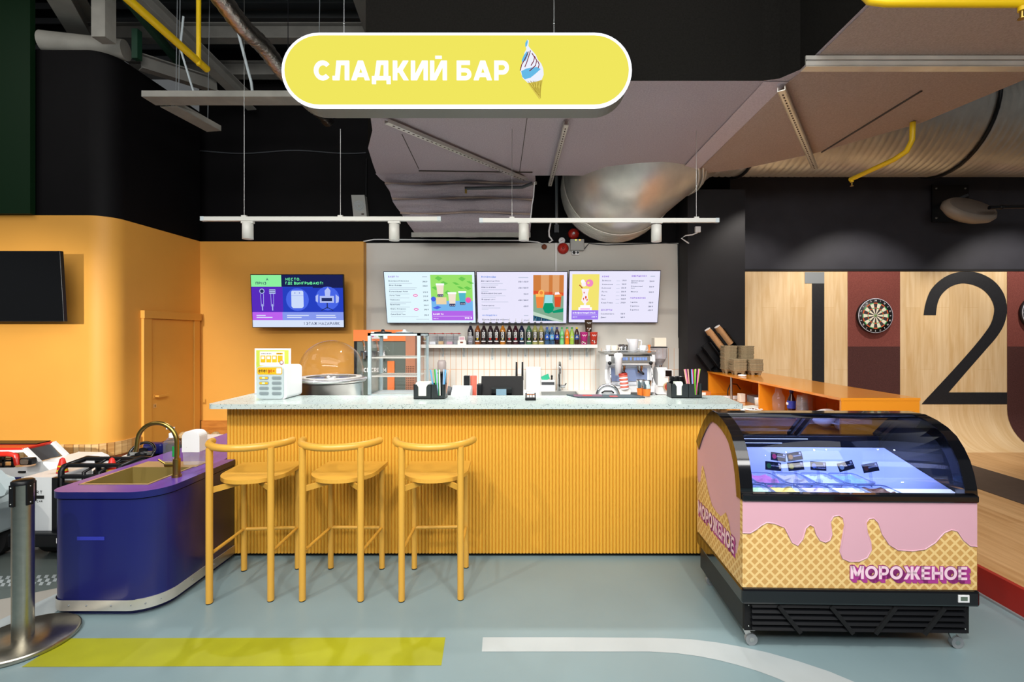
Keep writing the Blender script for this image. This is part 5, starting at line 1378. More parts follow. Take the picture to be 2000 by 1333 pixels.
syrup(1069, 'b9c2c0', None, 'clear capped syrup bottle standing behind the water bottles, first of the two', 6.03, True)
syrup(1082.5, 'b4bdb9', None, 'clear capped syrup bottle standing behind the water bottles, beside the cola', 6.03, True)
def soda(px, liquid, band, cap, label, dark=False):
    y = 5.92; x = sx(px, y); t = thing('drink_bottle', label, 'bottle', (x, y, SH), 0, 'small drink bottles on the wall shelf')
    b = MB(); pf = [(0, .002), (.024, .002), (.028, .012), (.027, .04), (.0245, .06), (.028, .09), (.0285, .125), (.024, .155), (.012, .185), (.011, .198)]
    mk = 'liq_' + liquid
    if mk not in M and liquid != 'water': mat(mk, liquid, .15, spec=.6)
    b.lathe(pf, mk if liquid != 'water' else 'glass_blue', seg=18); b.build('bottle', t, local=True)
    bk, ck = 'fr_' + band, 'fr_' + cap
    for k, c in ((bk, band), (ck, cap)):
        if k not in M: mat(k, c, .4)
    b = MB(); b.lathe([(.0262, .062), (.0292, .09), (.0295, .122)], bk, seg=18, cap=False); b.lathe([(0, 0), (.011, .001), (0, .003)], 'label_white', (0, -.0285, .098), 10, ax=(0, -1, 0)); b.box(-.016, .016, -.031, -.0275, .084, .09, 'label_white'); b.build('label', t, local=True)
    b = MB(); b.lathe([(.0135, .195), (.0135, .214), (0, .215)], ck, seg=14); b.build('cap', t, local=True)
soda(1068.5, 'water', '2f5fc4', '2d4ec0', 'water bottle with a dark blue label and blue cap')
soda(1078, 'water', '6cb4e4', '3a8fe0', 'water bottle with a pale blue label and bright blue cap')
soda(1088, '2a1016', '2a3aa0', '2a2f8c', 'dark cola bottle with a red and blue label')
soda(1097.5, '7fd08a', '5ab860', '30b050', 'pale green soda bottle with a green cap')
soda(1107.5, 'f08a1a', 'f0761a', '2fa84a', 'bright orange soda bottle with a green cap')
soda(1117, '9cc24a', 'b8d84e', '2e9a4a', 'yellow green iced tea bottle with a green cap')
soda(1126.5, '3c1c14', '2f4f9a', 'f0d81a', 'dark tea bottle with a yellow cap')
def tubcup(px, colr, label, z=SH, y=5.93, k=1.0):
    x = sx(px, y); t = thing('paper_tub', label, 'cup', (x, y, z), 0); mk = 'fr_' + colr
    if mk not in M: mat(mk, colr, .45)
    b = MB(); b.lathe([(0, 0), (.038 * k, 0), (.05 * k, .15 * k), (.052 * k, .153 * k), (.047 * k, .153 * k), (.04 * k, .02)], mk, seg=24, cap=False); b.build('cup', t, local=True)
    b = MB(); rn = random.Random(px)
    for q in range(9):
        a = math.radians(-90 + rn.uniform(-42, 42)); zz = rn.uniform(.015, .05) * k; r = (.0385 + .012 * zz / (.15 * k)) * k + .001
        b.ball((r * math.cos(a), r * math.sin(a), zz), .008 * k, 'label_white' if q % 2 else 'scoop_brown', 8, (1, .5, 1))
    b.tube([(-.026 * k + .0075 * k * i, -.0495 * k, (.112 + .012 * math.sin(i * 2.1)) * k) for i in range(8)], .004 * k, 'label_white', 6)
    b.build('print', t, local=True)
tubcup(1140.5, 'c62a86', 'magenta printed paper ice cream tub on the wall shelf')
tubcup(1159.5, 'd8402c', 'red printed paper ice cream tub at the end of the wall shelf')
tubcup(1149.5, '4a3424', 'dark brown gold printed cup balanced on the magenta and red tubs', SH + .156, 5.93, .98)
for px, lb, fill in ((846, 'clear storage jar with a red clip lid, nearest the glass showcase', 'white_plastic'), (862, 'clear red lidded jar holding a bunch of dark sticks', 'dark_grey'), (879, 'clear red lidded jar with pink sweets at the bottom', 'pink'), (893, 'clear red lidded jar almost empty next to the small boxes', 'mid_grey')):
    x = sx(px, 5.95); t = thing('storage_jar', lb, 'jar', (x, 5.95, SH))
    b = MB(); b.prism(rrect(-.045, .045, -.05, .05, .012), 'z', .001, .13, 'clear_plastic'); b.build('jar', t, local=True)
    b = MB(); b.box(-.048, .048, -.053, .053, .13, .138, 'clear_plastic'); b.box(-.05, .05, -.055, -.045, .13, .14, 'red_brick'); b.ball((.03, -.055, .135), .012, 'red_brick', 10, (1.3, .6, .8)); b.build('lid', t, local=True)
    b = MB()
    if px == 862: 
        for k in range(8): b.bar((-.02 + k * .005, .0, .005), (-.03 + k * .008, 0, .1), .004, .004, fill)
        b.box(-.03, .03, -.03, .03, .002, .04, 'board_mid')
    else: b.box(-.036, .036, -.04, .04, .003, .035 if px != 893 else .018, fill)
    b.build('contents', t, local=True)
t = thing('sweet_box', 'small white and pink box stacked on a white carton on the shelf', 'box', (sx(903), 5.93, SH + .05)); b = MB(); b.box(-.04, .04, -.04, .04, 0, .05, 'white_paint'); b.box(-.03, .03, -.042, -.04, .008, .04, 'pink'); b.build('box', t, local=True)
t = thing('sweet_box', 'low white carton with a small brown print under the pink box', 'box', (sx(903), 5.93, SH)); b = MB(); b.box(-.052, .052, -.045, .045, 0, .05, 'white_paint'); b.box(-.02, .015, -.047, -.045, .015, .035, 'red_brown'); b.build('box', t, local=True)
t = thing('clear_cup', 'small clear plastic cup in front of the dark syrup bottle', 'cup', (sx(919, 5.87), 5.875, SH)); b = MB(); b.lathe([(0, 0), (.026, 0), (.036, .105), (.034, .105), (.024, .004), (0, .004)], 'glass_milky', seg=20, cap=False); b.build('cup', t, local=True)

# ---------------------------------------------------------------- machines behind the bar
# cotton candy machine with a clear dome
t = thing('candy_floss_machine', 'steel drum candy floss machine under a big clear dome', 'machine', (-1.70, 4.08, .9))
c = (-1.70, 4.08, 0); b = MB(); b.lathe([(.255, .901), (.255, 1.195), (.27, 1.20)], 'steel', c, 40); b.build('drum', t)
b = MB(); b.lathe([(.2, 1.19), (.275, 1.205), (.288, 1.225), (.28, 1.232), (.22, 1.215), (.0, 1.2)], 'steel', c, 48); b.build('bowl', t)
b = MB(); b.lathe([(.278, 1.228), (.272, 1.235), (.256, 1.24)] + [(.256, 1.31)] + [(.256 * math.cos(math.radians(a)), 1.31 + .245 * math.sin(math.radians(a))) for a in range(8, 91, 8)] + [(.001, 1.555)], 'glass', c, 44, cap=False); b.lathe([(.272, 1.228), (.287, 1.23), (.287, 1.236), (.272, 1.238)], 'glass_milky', c, 44, cap=False); b.build('dome', t)
b = MB(); b.lathe([(0, 1.205), (.06, 1.205), (.055, 1.25), (0, 1.255)], 'steel', c, 24); b.lathe([(.2, 1.232), (.245, 1.236), (.245, 1.25), (.2, 1.246)], 'perforated', c, 40, cap=False); b.build('spinner_head', t)

# heated glass showcase
t = thing('glass_showcase', 'pale grey glass showcase with empty wire shelves behind the bar', 'display case', (-1.21, 4.38, .9))
x0, x1, y0, y1, z0, z1 = -1.434, -.974, 4.2, 4.56, .901, 1.62; e = .026
b = MB()
for x in (x0, x1 - e):
    for y in (y0, y1 - e): b.box(x, x + e, y, y + e, z0, z1, 'case_grey')
for z in (1.05, z1 - e):
    for y in (y0, y1 - e): b.box(x0, x1, y, y + e, z, z + e, 'case_grey')
    for x in (x0, x1 - e): b.box(x, x + e, y0, y1, z, z + e, 'case_grey')
b.box(x0, x1, y0, y1, z1 - .008, z1, 'case_grey'); b.box(x0, x1, y0, y1, z0, 1.05, 'case_grey'); b.build('frame', t)
b = MB()
for y in (y0 + .008, y1 - .012): b.box(x0 + e, x1 - e, y, y + .004, 1.076, z1 - e, 'glass')
for x in (x0 + .008, x1 - .012): b.box(x, x + .004, y0 + e, y1 - e, 1.076, z1 - e, 'glass')
b.build('glass_panel', t)
for z in (1.235, 1.40):
    b = MB()
    for k in range(19): b.bar((x0 + .03 + k * .0222, y0 + .03, z), (x0 + .03 + k * .0222, y1 - .03, z), .004, .004, 'white_metal')
    for y in (y0 + .03, y1 - .03): b.bar((x0 + .02, y, z), (x1 - .02, y, z), .012, .012, 'white_metal')
    b.build('wire_shelf', t)
b = MB(); b.box(x0 + e, x1 - e, y0 + e, y1 - e, 1.05, 1.08, 'white_metal')
for k in range(14): b.box(x0 + .05, x1 - .05, y0 + .05 + k * .02, y0 + .058 + k * .02, 1.08, 1.082, 'pale_grey')
b.build('floor_tray', t)
for px, y in ((748, 4.4), (790, 4.4)):
    x = sx(px, y); t = thing('pan_cover', 'black plastic lid lying on top of the showcase, ' + ('over its left post' if px < 760 else 'beside the paler lid'), 'lid', (x, y, z1)); b = MB(); b.lathe([(0, .0), (.075, .001), (.08, .008), (.02, .014), (.012, .032), (.0, .034)], 'black_plastic' if px < 760 else 'mid_grey', seg=24); b.build('lid', t, local=True)

# soft serve machine seen through the showcase
t = thing('soft_serve_machine', 'orange and grey soft ice cream machine standing behind the glass showcase', 'machine', (-1.68, 5.76, .9))
b = MB(); b.box(-2.02, -1.36, 5.55, 5.98, .901, 1.60, 'dark_sage'); b.box(-2.05, -2.02, 5.54, 5.98, .901, 1.54, 'black_plastic'); b.build('body', t)
b = MB(); b.box(-2.055, -1.45, 5.535, 5.56, 1.53, 1.66, 'tangerine'); b.box(-1.66, -1.58, 5.53, 5.555, .92, 1.30, 'tangerine'); b.build('orange_trim', t)
b = MB(); b.box(-1.45, -1.34, 5.53, 5.98, .905, 1.6, 'copper_mesh')
for i in range(5):
    for k in range(16): b.box(-1.44 + i * .02, -1.43 + i * .02, 5.5285, 5.5305, .93 + k * .02, .94 + k * .02, 'gap_dark')
b.build('side_grille', t)
for x in (-1.93, -1.78): 
    b = MB(); b.bar((x, 5.5, 1.54), (x + .03, 5.48, 1.42), .014, .014, 'chrome'); b.ball((x + .032, 5.478, 1.41), .016, 'chrome', 10); b.build('pull_handle', t)
b = MB()
for k in range(3): b.cyl((-1.92 + k * .1, 5.50, 1.33), (-1.92 + k * .1, 5.50, 1.40), .026, 'chrome', 14); b.box(-1.96 + k * .1, -1.88 + k * .1, 5.50, 5.55, 1.36, 1.42, 'chrome')
b.cyl((-1.70, 5.49, 1.37), (-1.70, 5.46, 1.37), .03, 'white_plastic', 16); b.build('dispensing_head', t)
b = MB(); b.text('ICE CREAM', (-1.95, 5.548, 1.17), (1, 0, 0), (0, 0, 1), .05, 'label_white', .16, width=.27); b.build('lettering', t)
b = MB(); b.box(-1.85, -1.66, 5.53, 5.536, 1.56, 1.64, 'label_white')
for k, m in enumerate(('s_pk', 's_bl', 's_gr', 's_yl')): b.ball((-1.83 + k * .04, 5.53, 1.59 + .02 * (k % 2)), .016, m, 10, (1, .3, 1))
b.build('sticker', t)

# till screen and card reader
t = thing('till_screen', 'black till monitor turned away with a small customer display', 'till', (-.235, 4.05, .9))
b = MB(); b.prism([(4.0, 1.04), (4.055, 1.02), (4.09, 1.24), (4.06, 1.255)], 'x', -.42, -.065, 'black_matte'); b.build('monitor', t, bevel=.006)
b = MB(); b.box(-.33, -.16, 3.985, 4.02, 1.085, 1.165, 'black_gloss'); b.box(-.29, -.205, 3.983, 3.986, 1.10, 1.15, 'lcd_blue'); b.build('customer_display', t)
b = MB(); b.box(-.39, -.13, 3.98, 4.1, .902, .93, 'dark_grey'); b.bar((-.25, 4.06, .92), (-.25, 4.06, 1.1), .2, .05, 'dark_grey', up=(0, 1, 0)); b.box(-.38, -.12, 3.985, 4.04, 1.02, 1.07, 'dark_grey'); b.build('stand', t)
b = MB(); b.box(-.452, -.41, 3.99, 4.07, 1.085, 1.19, 'black_plastic'); b.build('card_swipe', t, bevel=.005)
t = thing('card_reader', 'small grey payment terminal lying on the bar top', 'card reader', (.0, 3.52, 1.125))
b = MB(); b.prism([(3.47, 1.1255), (3.57, 1.1255), (3.575, 1.165), (3.55, 1.172), (3.465, 1.145)], 'x', -.042, .036, 'black_plastic'); b.build('body', t, bevel=.004)
b = MB()
for i in range(3):
    for k in range(4): b.box(-.028 + i * .02, -.014 + i * .02, 3.476 + k * .012, 3.484 + k * .012, 1.148 + k * .0038, 1.152 + k * .0038, 'label_white' if k < 3 else 'terracotta')
b.build('keys', t); b = MB(); b.add([(-.03, 3.528, 1.166), (.025, 3.528, 1.166), (.025, 3.552, 1.1735), (-.03, 3.552, 1.1735)], [(0, 1, 2, 3)], 'pale_grey'); b.build('screen', t)

def caddy(label, x, y, flip, colors, extra):
    z = 1.125; t = thing('napkin_caddy', label, 'caddy', (x, y, z), 0, 'black caddies on the bar')
    W, Dp, Hh, th = .236, .12, .108, .004
    b = MB(); 
    def wall(y_):
        n0, n1 = (-.082, -.022) if not flip else (-.075, -.035)
        b.prism([(-W / 2 + .006, 0), (W / 2 - .006, 0), (W / 2, Hh), (.095, Hh), (.095, .025), (.062, .025), (.055, Hh), (n1 + .012, Hh), (n1, Hh - .02), (n1, .022), (n0, .022), (n0, Hh - .02), (n0 - .012, Hh), (-W / 2, Hh)], 'y', y_, y_ + th, 'caddy_black')
    wall(-Dp / 2); b.box(-W / 2 + .004, W / 2 - .004, Dp / 2 - th, Dp / 2, 0, Hh, 'caddy_black'); b.box(-W / 2 + .004, W / 2 - .004, -Dp / 2, Dp / 2, .0005, .006, 'caddy_black')
    for s in (-1, 1): b.box(s * (W / 2 - .004) - th / 2, s * (W / 2 - .004) + th / 2, -Dp / 2, Dp / 2, 0, Hh, 'caddy_black')
    b.box(.012, .016, -Dp / 2, Dp / 2, 0, Hh, 'caddy_black'); b.build('box', t, local=True)
    nx = -.052 if not flip else -.055
    q = thing('napkin_stack', 'stack of pale paper napkins in the ' + extra, 'napkins', (x + nx, y, z + .007)); q['group'] = 'napkin stacks'
    b = MB()
    for k in range(12): b.box(-.052 if not flip else -.03, .05 if not flip else .03, -.05 + k * .008, -.045 + k * .008, 0, .106 + .004 * (k % 3), 'paper')
    b.build('napkins', q, local=True)
    rn = random.Random(int(x * 100))
    for k, (cn, m) in enumerate(colors):
        dx = .03 + (.078 * k / max(len(colors) - 1, 1)); lean = (k / len(colors) - .5) * .06 + rn.uniform(-.012, .012)
        b = MB(); p0 = Vector((x + dx, y + rn.uniform(-.035, .035), z + .01)); b.tube([p0, p0 + Vector((lean, rn.uniform(-.01, .01), .205))], .0052, m, 8)
        o = b.build('drinking_straw'); tag(o, f'{cn} drinking straw standing in the {extra}', 'straw', f'straws in the {extra}')
caddy('black napkin and straw caddy on the bar in front of the glass showcase', -.755, 3.61, False, [('blue', 'st_blue'), ('green', 'st_green'), ('pale blue', 'st_pale'), ('green', 'st_green'), ('white', 'st_white'), ('pale blue', 'st_pale'), ('blue', 'st_blue'), ('peach', 'st_peach')], 'caddy by the showcase')
caddy('black napkin and straw caddy on the bar near the orange shelves', 1.172, 3.66, True, [('peach', 'st_peach'), ('pink', 'st_pink'), ('peach', 'st_peach'), ('sky blue', 'st_sky'), ('rose red', 'st_rose'), ('apple green', 'st_apple'), ('peach', 'st_peach'), ('pink', 'st_pink'), ('lime', 'st_lime'), ('lime', 'st_lime')], 'caddy by the orange shelves')
for k, (dx, dy) in enumerate(((-.07, .02), (-.025, .025))):
    for j in range(3):
        o = MB().lathe([(.026, 0), (.036, .1), (.038, .102), (.034, .102), (.024, .004), (0, .004)], 'black_plastic', (1.172 + dx, 3.665 + dy, 1.215 - .108 + .028 + j * .022), 20).build('black_cup')
        tag(o, 'black disposable cup in the nested stacks behind the caddy by the orange shelves', 'cup', 'black disposable cups in the caddy')

# phone charging station and poster
t = thing('charging_station', 'white power bank rental box with a yellow header and eight slots', 'charging station', (-1.86, 3.62, 1.125))
x0, x1, y0, y1, z0 = -2.03, -1.83, 3.535, 3.78, 1.126; zt = z0 + .245
b = MB(); b.prism(rrect(x0 + .004, x1 + .02, z0, zt, .028), 'y', y0 + .01, y1, 'white_plastic'); b.build('body', t, bevel=.003)
b = MB(); b.prism(rrect(x0, x1, z0 + .002, zt - .002, .026), 'y', y0, y0 + .012, 'case_pale'); b.build('front_panel', t)
b = MB(); b.prism(rrect(x0 + .008, x1 - .008, zt - .062, zt - .01, .012), 'y', y0 - .002, y0 + .001, 'energy_yellow'); b.text('ener', (x0 + .018, y0 - .0025, zt - .047), (1, 0, 0), (0, 0, 1), .030, 'label_black', .13, width=.062); b.text('go', (x0 + .085, y0 - .0025, zt - .047), (1, 0, 0), (0, 0, 1), .030, 'red_gloss', .13, width=.034); b.box(x0 + .127, x0 + .134, y0 - .003, y0 - .001, zt - .042, zt - .03, 'red_gloss'); b.prism(rrect(x1 - .05, x1 - .014, zt - .055, zt - .016, .004), 'y', y0 - .004, y0 - .002, 'label_white'); b.build('header', t)
for r in range(4):
    for c_ in range(2):
        cx, cz = x0 + .057 + c_ * .094, zt - .088 - r * .038; lit = c_ == 0 and r < 2
        b = MB(); b.prism(rrect(cx - .036, cx + .036, cz - .0125, cz + .0125, .0115), 'y', y0 - .003, y0 + .001, 'slot_grey'); 
        sl = b.build('slot', t); b = MB()
        if lit: b.prism(rrect(cx - .032, cx + .03, cz - .008, cz + .007, .005), 'y', y0 - .005, y0 - .002, 'energy_yellow'); b.box(cx - .011, cx + .008, y0 - .0065, y0 - .004, cz - .004, cz + .005, 'led_green')
        else: b.prism(rrect(cx - .03, cx + .03, cz - .009, cz + .007, .007), 'y', y0 - .004, y0 - .002, 'slot_dark')
        b.build('power_bank' if lit else 'shutter', sl)
t = thing('poster_stand', 'lime green poster in a white frame behind the charging station', 'poster', (-2.0, 3.87, 1.125))
b = MB(); a, c = P(497.5, 770, 3.87), P(567, 681, 3.87); b.box(a.x, c.x, 3.87, 3.882, 1.1255, c.z, 'white_plastic'); b.build('frame', t)
b = MB(); b.box(a.x + .014, c.x - .014, 3.867, 3.87, 1.16, c.z - .014, 'lime_paper'); b.build('sheet', t); b = MB(); b.box(a.x, c.x, 3.84, 3.92, 1.1255, 1.131, 'clear_plastic'); b.build('foot', t)
t = thing('instruction_card', 'small printed instruction card standing on the charging station', 'card', (-1.93, 3.62, 1.371))
b = MB(); a, c = P(507.5, 716, 3.62), P(555, 687, 3.62); z = 1.372; b.box(a.x, c.x, 3.62, 3.624, z, c.z, 'label_white'); b.build('card', t)
b = MB(); wd = c.x - a.x; hh = c.z - z
b.text('ЗАРЯЖАЙ НЕ ЖДИ!', (a.x + .008, 3.6195, c.z - .02), (1, 0, 0), (0, 0, 1), .008, 'label_black', .2, width=.08); b.box(a.x + wd * .68, c.x - .01, 3.618, 3.62, c.z - .022, c.z - .01, 'energy_yellow'); b.text('energo', (a.x + wd * .71, 3.6175, c.z - .019), (1, 0, 0), (0, 0, 1), .008, 'label_black', .2, width=.035)
for k in range(4):
    u = a.x + .006 + k * wd * .235; b.box(u, u + wd * .2, 3.618, 3.62, z + hh * .2, c.z - .03, 'energy_yellow')
    if k < 3: b.box(u + .008, u + wd * .2 - .008, 3.617, 3.619, z + hh * .45, c.z - .038, 'label_white')
b.lathe([(0, 0), (.016, 0), (.016, .002), (0, .002)], 'red_gloss', (c.x - .018, 3.6165, z + .02), 20, ax=(0, -1, 0)); b.lathe([(0, .002), (.0135, .002), (0, .003)], 'label_white', (c.x - .018, 3.6165, z + .02), 20, ax=(0, -1, 0)); b.build('print', t)

# ---------------------------------------------------------------- coffee corner
t = thing('espresso_machine', 'white and chrome two group espresso machine on the back worktop', 'coffee machine', (1.14, 5.7, .9))
x0, x1 = .86, 1.42
b = MB(); b.prism([(5.5, .92), (6.0, .92), (6.0, 1.36), (5.52, 1.36), (5.5, 1.26), (5.62, 1.22), (5.62, 1.06), (5.5, 1.02)], 'x', x0 + .03, x1 - .03, 'white_plastic'); b.build('body', t, bevel=.008)
for x in (x0, x1 - .03): b = MB(); b.prism([(5.47, .91), (6.0, .91), (6.0, 1.38), (5.5, 1.40), (5.46, 1.3), (5.56, 1.2), (5.56, 1.1), (5.44, 1.04)], 'x', x, x + .03, 'white_gloss'); b.build('side_panel', t, bevel=.006)
b = MB(); b.box(x0 - .02, x1 + .01, 5.47, 5.98, 1.385, 1.40, 'steel'); b.tube([(x0 - .03, 5.47, 1.42), (x1 + .01, 5.47, 1.42)], .006, 'chrome', 8); b.build('cup_tray', t)
b = MB(); b.box(x0 + .06, x1 - .05, 5.488, 5.505, 1.28, 1.36, 'steel')
for k in range(3): b.box(x0 + .16 + k * .032, x0 + .186 + k * .032, 5.482, 5.49, 1.31, 1.345, 'key_blue')
b.box(x0 + .275, x0 + .295, 5.482, 5.49, 1.31, 1.345, 'key_blue')
for k in range(5): b.box(x0 + .32 + k * .032, x0 + .346 + k * .032, 5.482, 5.49, 1.31, 1.345, 'key_blue')
b.build('control_panel', t)
b = MB(); b.box(x0 + .08, x1 - .06, 5.595, 5.62, 1.06, 1.21, 'mirror_blue'); b.build('mirror_back', t)
for x in (x0 + .2, x0 + .4):
    b = MB(); b.cyl((x, 5.54, 1.2), (x, 5.54, 1.245), .04, 'chrome', 18); b.cyl((x, 5.54, 1.165), (x, 5.54, 1.2), .034, 'chrome', 18); b.bar((x, 5.51, 1.18), (x, 5.36, 1.165), .022, .022, 'black_plastic', up=(1, 0, 0)); b.build('brew_group', t)
for x in (x0 + .04, x1 - .05):
    b = MB(); b.tube([(x, 5.46, 1.26), (x, 5.43, 1.22), (x + .01, 5.42, 1.06)], .006, 'chrome', 8); b.ball((x, 5.46, 1.28), .022, 'black_plastic', 12); b.build('steam_wand', t)
b = MB(); b.box(x0 + .02, x1 - .02, 5.42, 5.62, .95, 1.02, 'white_gloss'); b.box(x0 + .05, x1 - .05, 5.43, 5.6, 1.02, 1.026, 'steel'); b.build('drip_tray', t, bevel=.006)
t = thing('coffee_grinder', 'white coffee grinder with a conical bean hopper beside the espresso machine', 'grinder', (1.545, 5.7, .9))
c = (1.535, 5.74, 0)
b = MB(); b.prism(rrect(1.46, 1.63, .905, 1.02, .03), 'y', 5.6, 5.86, 'white_gloss'); b.prism([(5.58, 1.0), (5.86, .98), (5.86, 1.22), (5.64, 1.22), (5.57, 1.16)], 'x', 1.48, 1.60, 'white_gloss'); b.build('body', t, bevel=.01)
b = MB(); b.prism(rrect(1.555, 1.645, 1.11, 1.20, .01), 'y', 5.56, 5.6, 'white_gloss'); b.box(1.563, 1.637, 5.556, 5.561, 1.12, 1.19, 'screen_black'); b.build('touch_screen', t)
b = MB(); b.lathe([(.038, 1.235), (.05, 1.25), (.09, 1.33), (.095, 1.45)], 'glass_milky', c, 28, cap=False); b.build('hopper', t); b = MB(); b.lathe([(0, 1.24), (.04, 1.245), (.078, 1.312), (0, 1.318)], 'coffee', c, 24); b.build('beans', t)
b = MB(); b.lathe([(.1, 1.45), (.1, 1.46), (0, 1.463)], 'black_plastic', c, 28); b.build('hopper_lid', t); b = MB(); b.cyl((1.535, 5.74, 1.21), (1.535, 5.74, 1.245), .04, 'chrome', 20); b.build('collar', t)
b = MB(); b.cyl((1.59, 5.54, 1.0), (1.59, 5.57, 1.0), .05, 'tamper_gold', 24); b.cyl((1.59, 5.535, 1.0), (1.59, 5.541, 1.0), .04, 'red_brick', 24); b.build('badge', t)
t = thing('paper_stack', 'block of white paper napkins on the lid of the coffee grinder', 'paper stack', (1.535, 5.74, 1.464)); b = MB(); 
for k in range(9): b.box(-.07 + .002 * (k % 2), .07, -.07, .07 - .002 * (k % 3), .0005 + k * .0115, .0115 + k * .0115, 'cream')
b.build('sheets', t, local=True)
def onrow(name, label, x, y, z, cat, fn):
    t = thing(name, label, cat, (x, y, z)); fn(t); return t
def jug(t):
    b = MB(); b.lathe([(0, .002), (.05, .002), (.062, .15), (.062, .155), (.056, .15), (.045, .01)], 'jug_white', seg=24, cap=False); b.build('jug', t, local=True)
    b = MB(); b.tube([(.06, 0, .14), (.095, 0, .138), (.1, 0, .12), (.095, 0, .05), (.055, 0, .035)], .008, 'jug_white', 8); b.build('handle', t, local=True); b = MB(); b.prism([(-.058, .155), (-.085, .16), (-.06, .11)], 'y', -.02, .02, 'jug_white'); b.build('spout', t, local=True)
onrow('plastic_jug', 'white translucent measuring jug on top of the espresso machine', 1.20, 5.62, 1.4, 'jug', jug)
def mug(m='white_gloss'):
    def f(t):
        b = MB(); b.lathe([(0, .001), (.03, .001), (.042, .03), (.042, .08), (.038, .08), (.036, .01), (0, .01)], m, seg=20, cap=False); b.build('cup', t, local=True); b = MB(); b.tube([(.04, 0, .065), (.062, 0, .06), (.062, 0, .03), (.038, 0, .022)], .005, m, 8); b.build('handle', t, local=True)
    return f
onrow('coffee_cup', 'white cup at the free end of the cup tray, over the steam wand', .92, 5.62, 1.4, 'cup', mug())
onrow('coffee_cup', 'white cup with a brown side next to the first cup on the tray', .965, 5.54, 1.4, 'cup', mug('cream'))
onrow('coffee_cup', 'white cup between the jug and the orange handle', 1.31, 5.6, 1.4, 'cup', mug())
def tin(t):
    b = MB(); b.lathe([(0, 0), (.04, 0), (.045, .09), (.04, .09)], 'chrome', (-.02, 0, 0), 18, cap=False); b.lathe([(0, 0), (.035, 0), (.038, .085), (.034, .085)], 'chrome', (.03, .03, 0), 18, cap=False); b.build('pitcher', t, local=True)
onrow('milk_pitcher', 'shiny steel milk pitcher pair standing behind the white jug', 1.10, 5.72, 1.4, 'pitcher', tin)
def tamper(t):
    b = MB(); b.lathe([(.02, 0), (.02, .02), (.01, .03), (.012, .06), (.02, .085), (0, .09)], 'orange_handle', seg=14); b.build('handle', t, local=True)
onrow('tamper', 'small orange tamper standing on the espresso machine tray', 1.375, 5.56, 1.4, 'tamper', tamper)
def cupstack(t):
    b = MB(); b.lathe([(.03, 0), (.032, .17), (.05, .175), (.048, .2)], 'jug_white', seg=20); b.build('lid_tube', t, local=True)
onrow('white_canister', 'tall white canister with a domed lid before the espresso machine', .98, 5.36, 1.15, 'canister', lambda t: MB().lathe([(0, 0), (.035, 0), (.042, .19), (.05, .2), (.05, .235), (.03, .25), (0, .252)], 'jug_white', seg=22).build('canister', t, local=True))
for k in range(9):
    ax = Vector((-.12, 0, 1)).normalized(); p = Vector((1.04, 5.3, 1.0)) + ax * (.02 * k)
    o = MB().lathe([(.048 - .0, 0), (.05, .004), (.046, .016), (.04, .02)], 'red_brick' if k > 7 else 'stripe_red' if k % 2 else 'white_plastic', p, 20, ax=ax, cap=False).build('striped_paper_cup')
    tag(o, 'red rimmed clear cup in the leaning stack before the espresso machine', 'cup', 'stack of red rimmed cups')
t = thing('cup_carton', 'pale box carrying the leaning stack of red rimmed cups and the canister', 'box', (1.01, 5.34, .9)); MB().box(-.09, .09, -.06, .09, .001, .1, 'white_paint').build('box', t, local=True)
def hoop(t):
    b = MB(); b.tube([(.088 * math.cos(math.radians(a)), 0, .21 + .088 * math.sin(math.radians(a))) for a in range(0, 360, 9)], .011, 'chrome', 12, closed=True); b.build('ring', t, local=True)
    b = MB(); b.lathe([(0, -.004), (.08, 0), (.08, .006), (0, .008)], 'white_gloss', (0, .012, .21), 28, ax=(0, -1, 0)); b.build('plate', t, local=True)
    b = MB(); b.tube([(-.05, -.01, .235), (-.03, -.02, .25), (.03, -.02, .25), (.045, -.01, .235)], .006, 'black_plastic', 8); b.build('clamp', t, local=True)
    b = MB(); b.box(-.06, .06, -.04, .04, .002, .125, 'white_gloss'); b.build('base', t, local=True)
onrow('chrome_ring_stand', 'round chrome rimmed dial rising behind the bar mat', .62, 3.86, .9, 'dial', hoop)
t = thing('bar_mat', 'dark edged bar mat with purple and red print lying on the bar top', 'mat', (.57, 3.66, 1.125))
b = MB(); c = [P(1135, 776.5, 3.62), P(1258, 776.5, 3.62), P(1252, 771, 3.76), P(1110, 771, 3.76)]; b.prism([(.36, 3.60), (.86, 3.60), (.84, 3.765), (.28, 3.765)], 'z', 1.1255, 1.133, 'mat_edge'); b.build('mat', t)
b = MB(); b.box(.33, .55, 3.64, 3.75, 1.133, 1.134, 'mat_purple'); b.box(.40, .47, 3.66, 3.72, 1.134, 1.135, 'red_gloss'); b.box(.6, .66, 3.62, 3.68, 1.133, 1.134, 'red_gloss'); b.build('print', t)
for x, y, lb in ((.895, 3.70, 'steel shaker cup standing at the bar edge, nearer the caddy'), (.862, 3.75, 'steel shaker cup tucked behind the other steel cup')):
    t = thing('shaker_cup', lb, 'cup', (x, y, 1.125)); MB().lathe([(0, .001), (.026, .001), (.036, .12), (.038, .125), (.034, .125), (.025, .004)], 'chrome', seg=24, cap=False).build('cup', t, local=True)
    b = MB(); b.lathe([(.0268, .004), (.0317, .06)], 'orange_handle', seg=24, cap=False); b.build('sleeve', t, local=True)

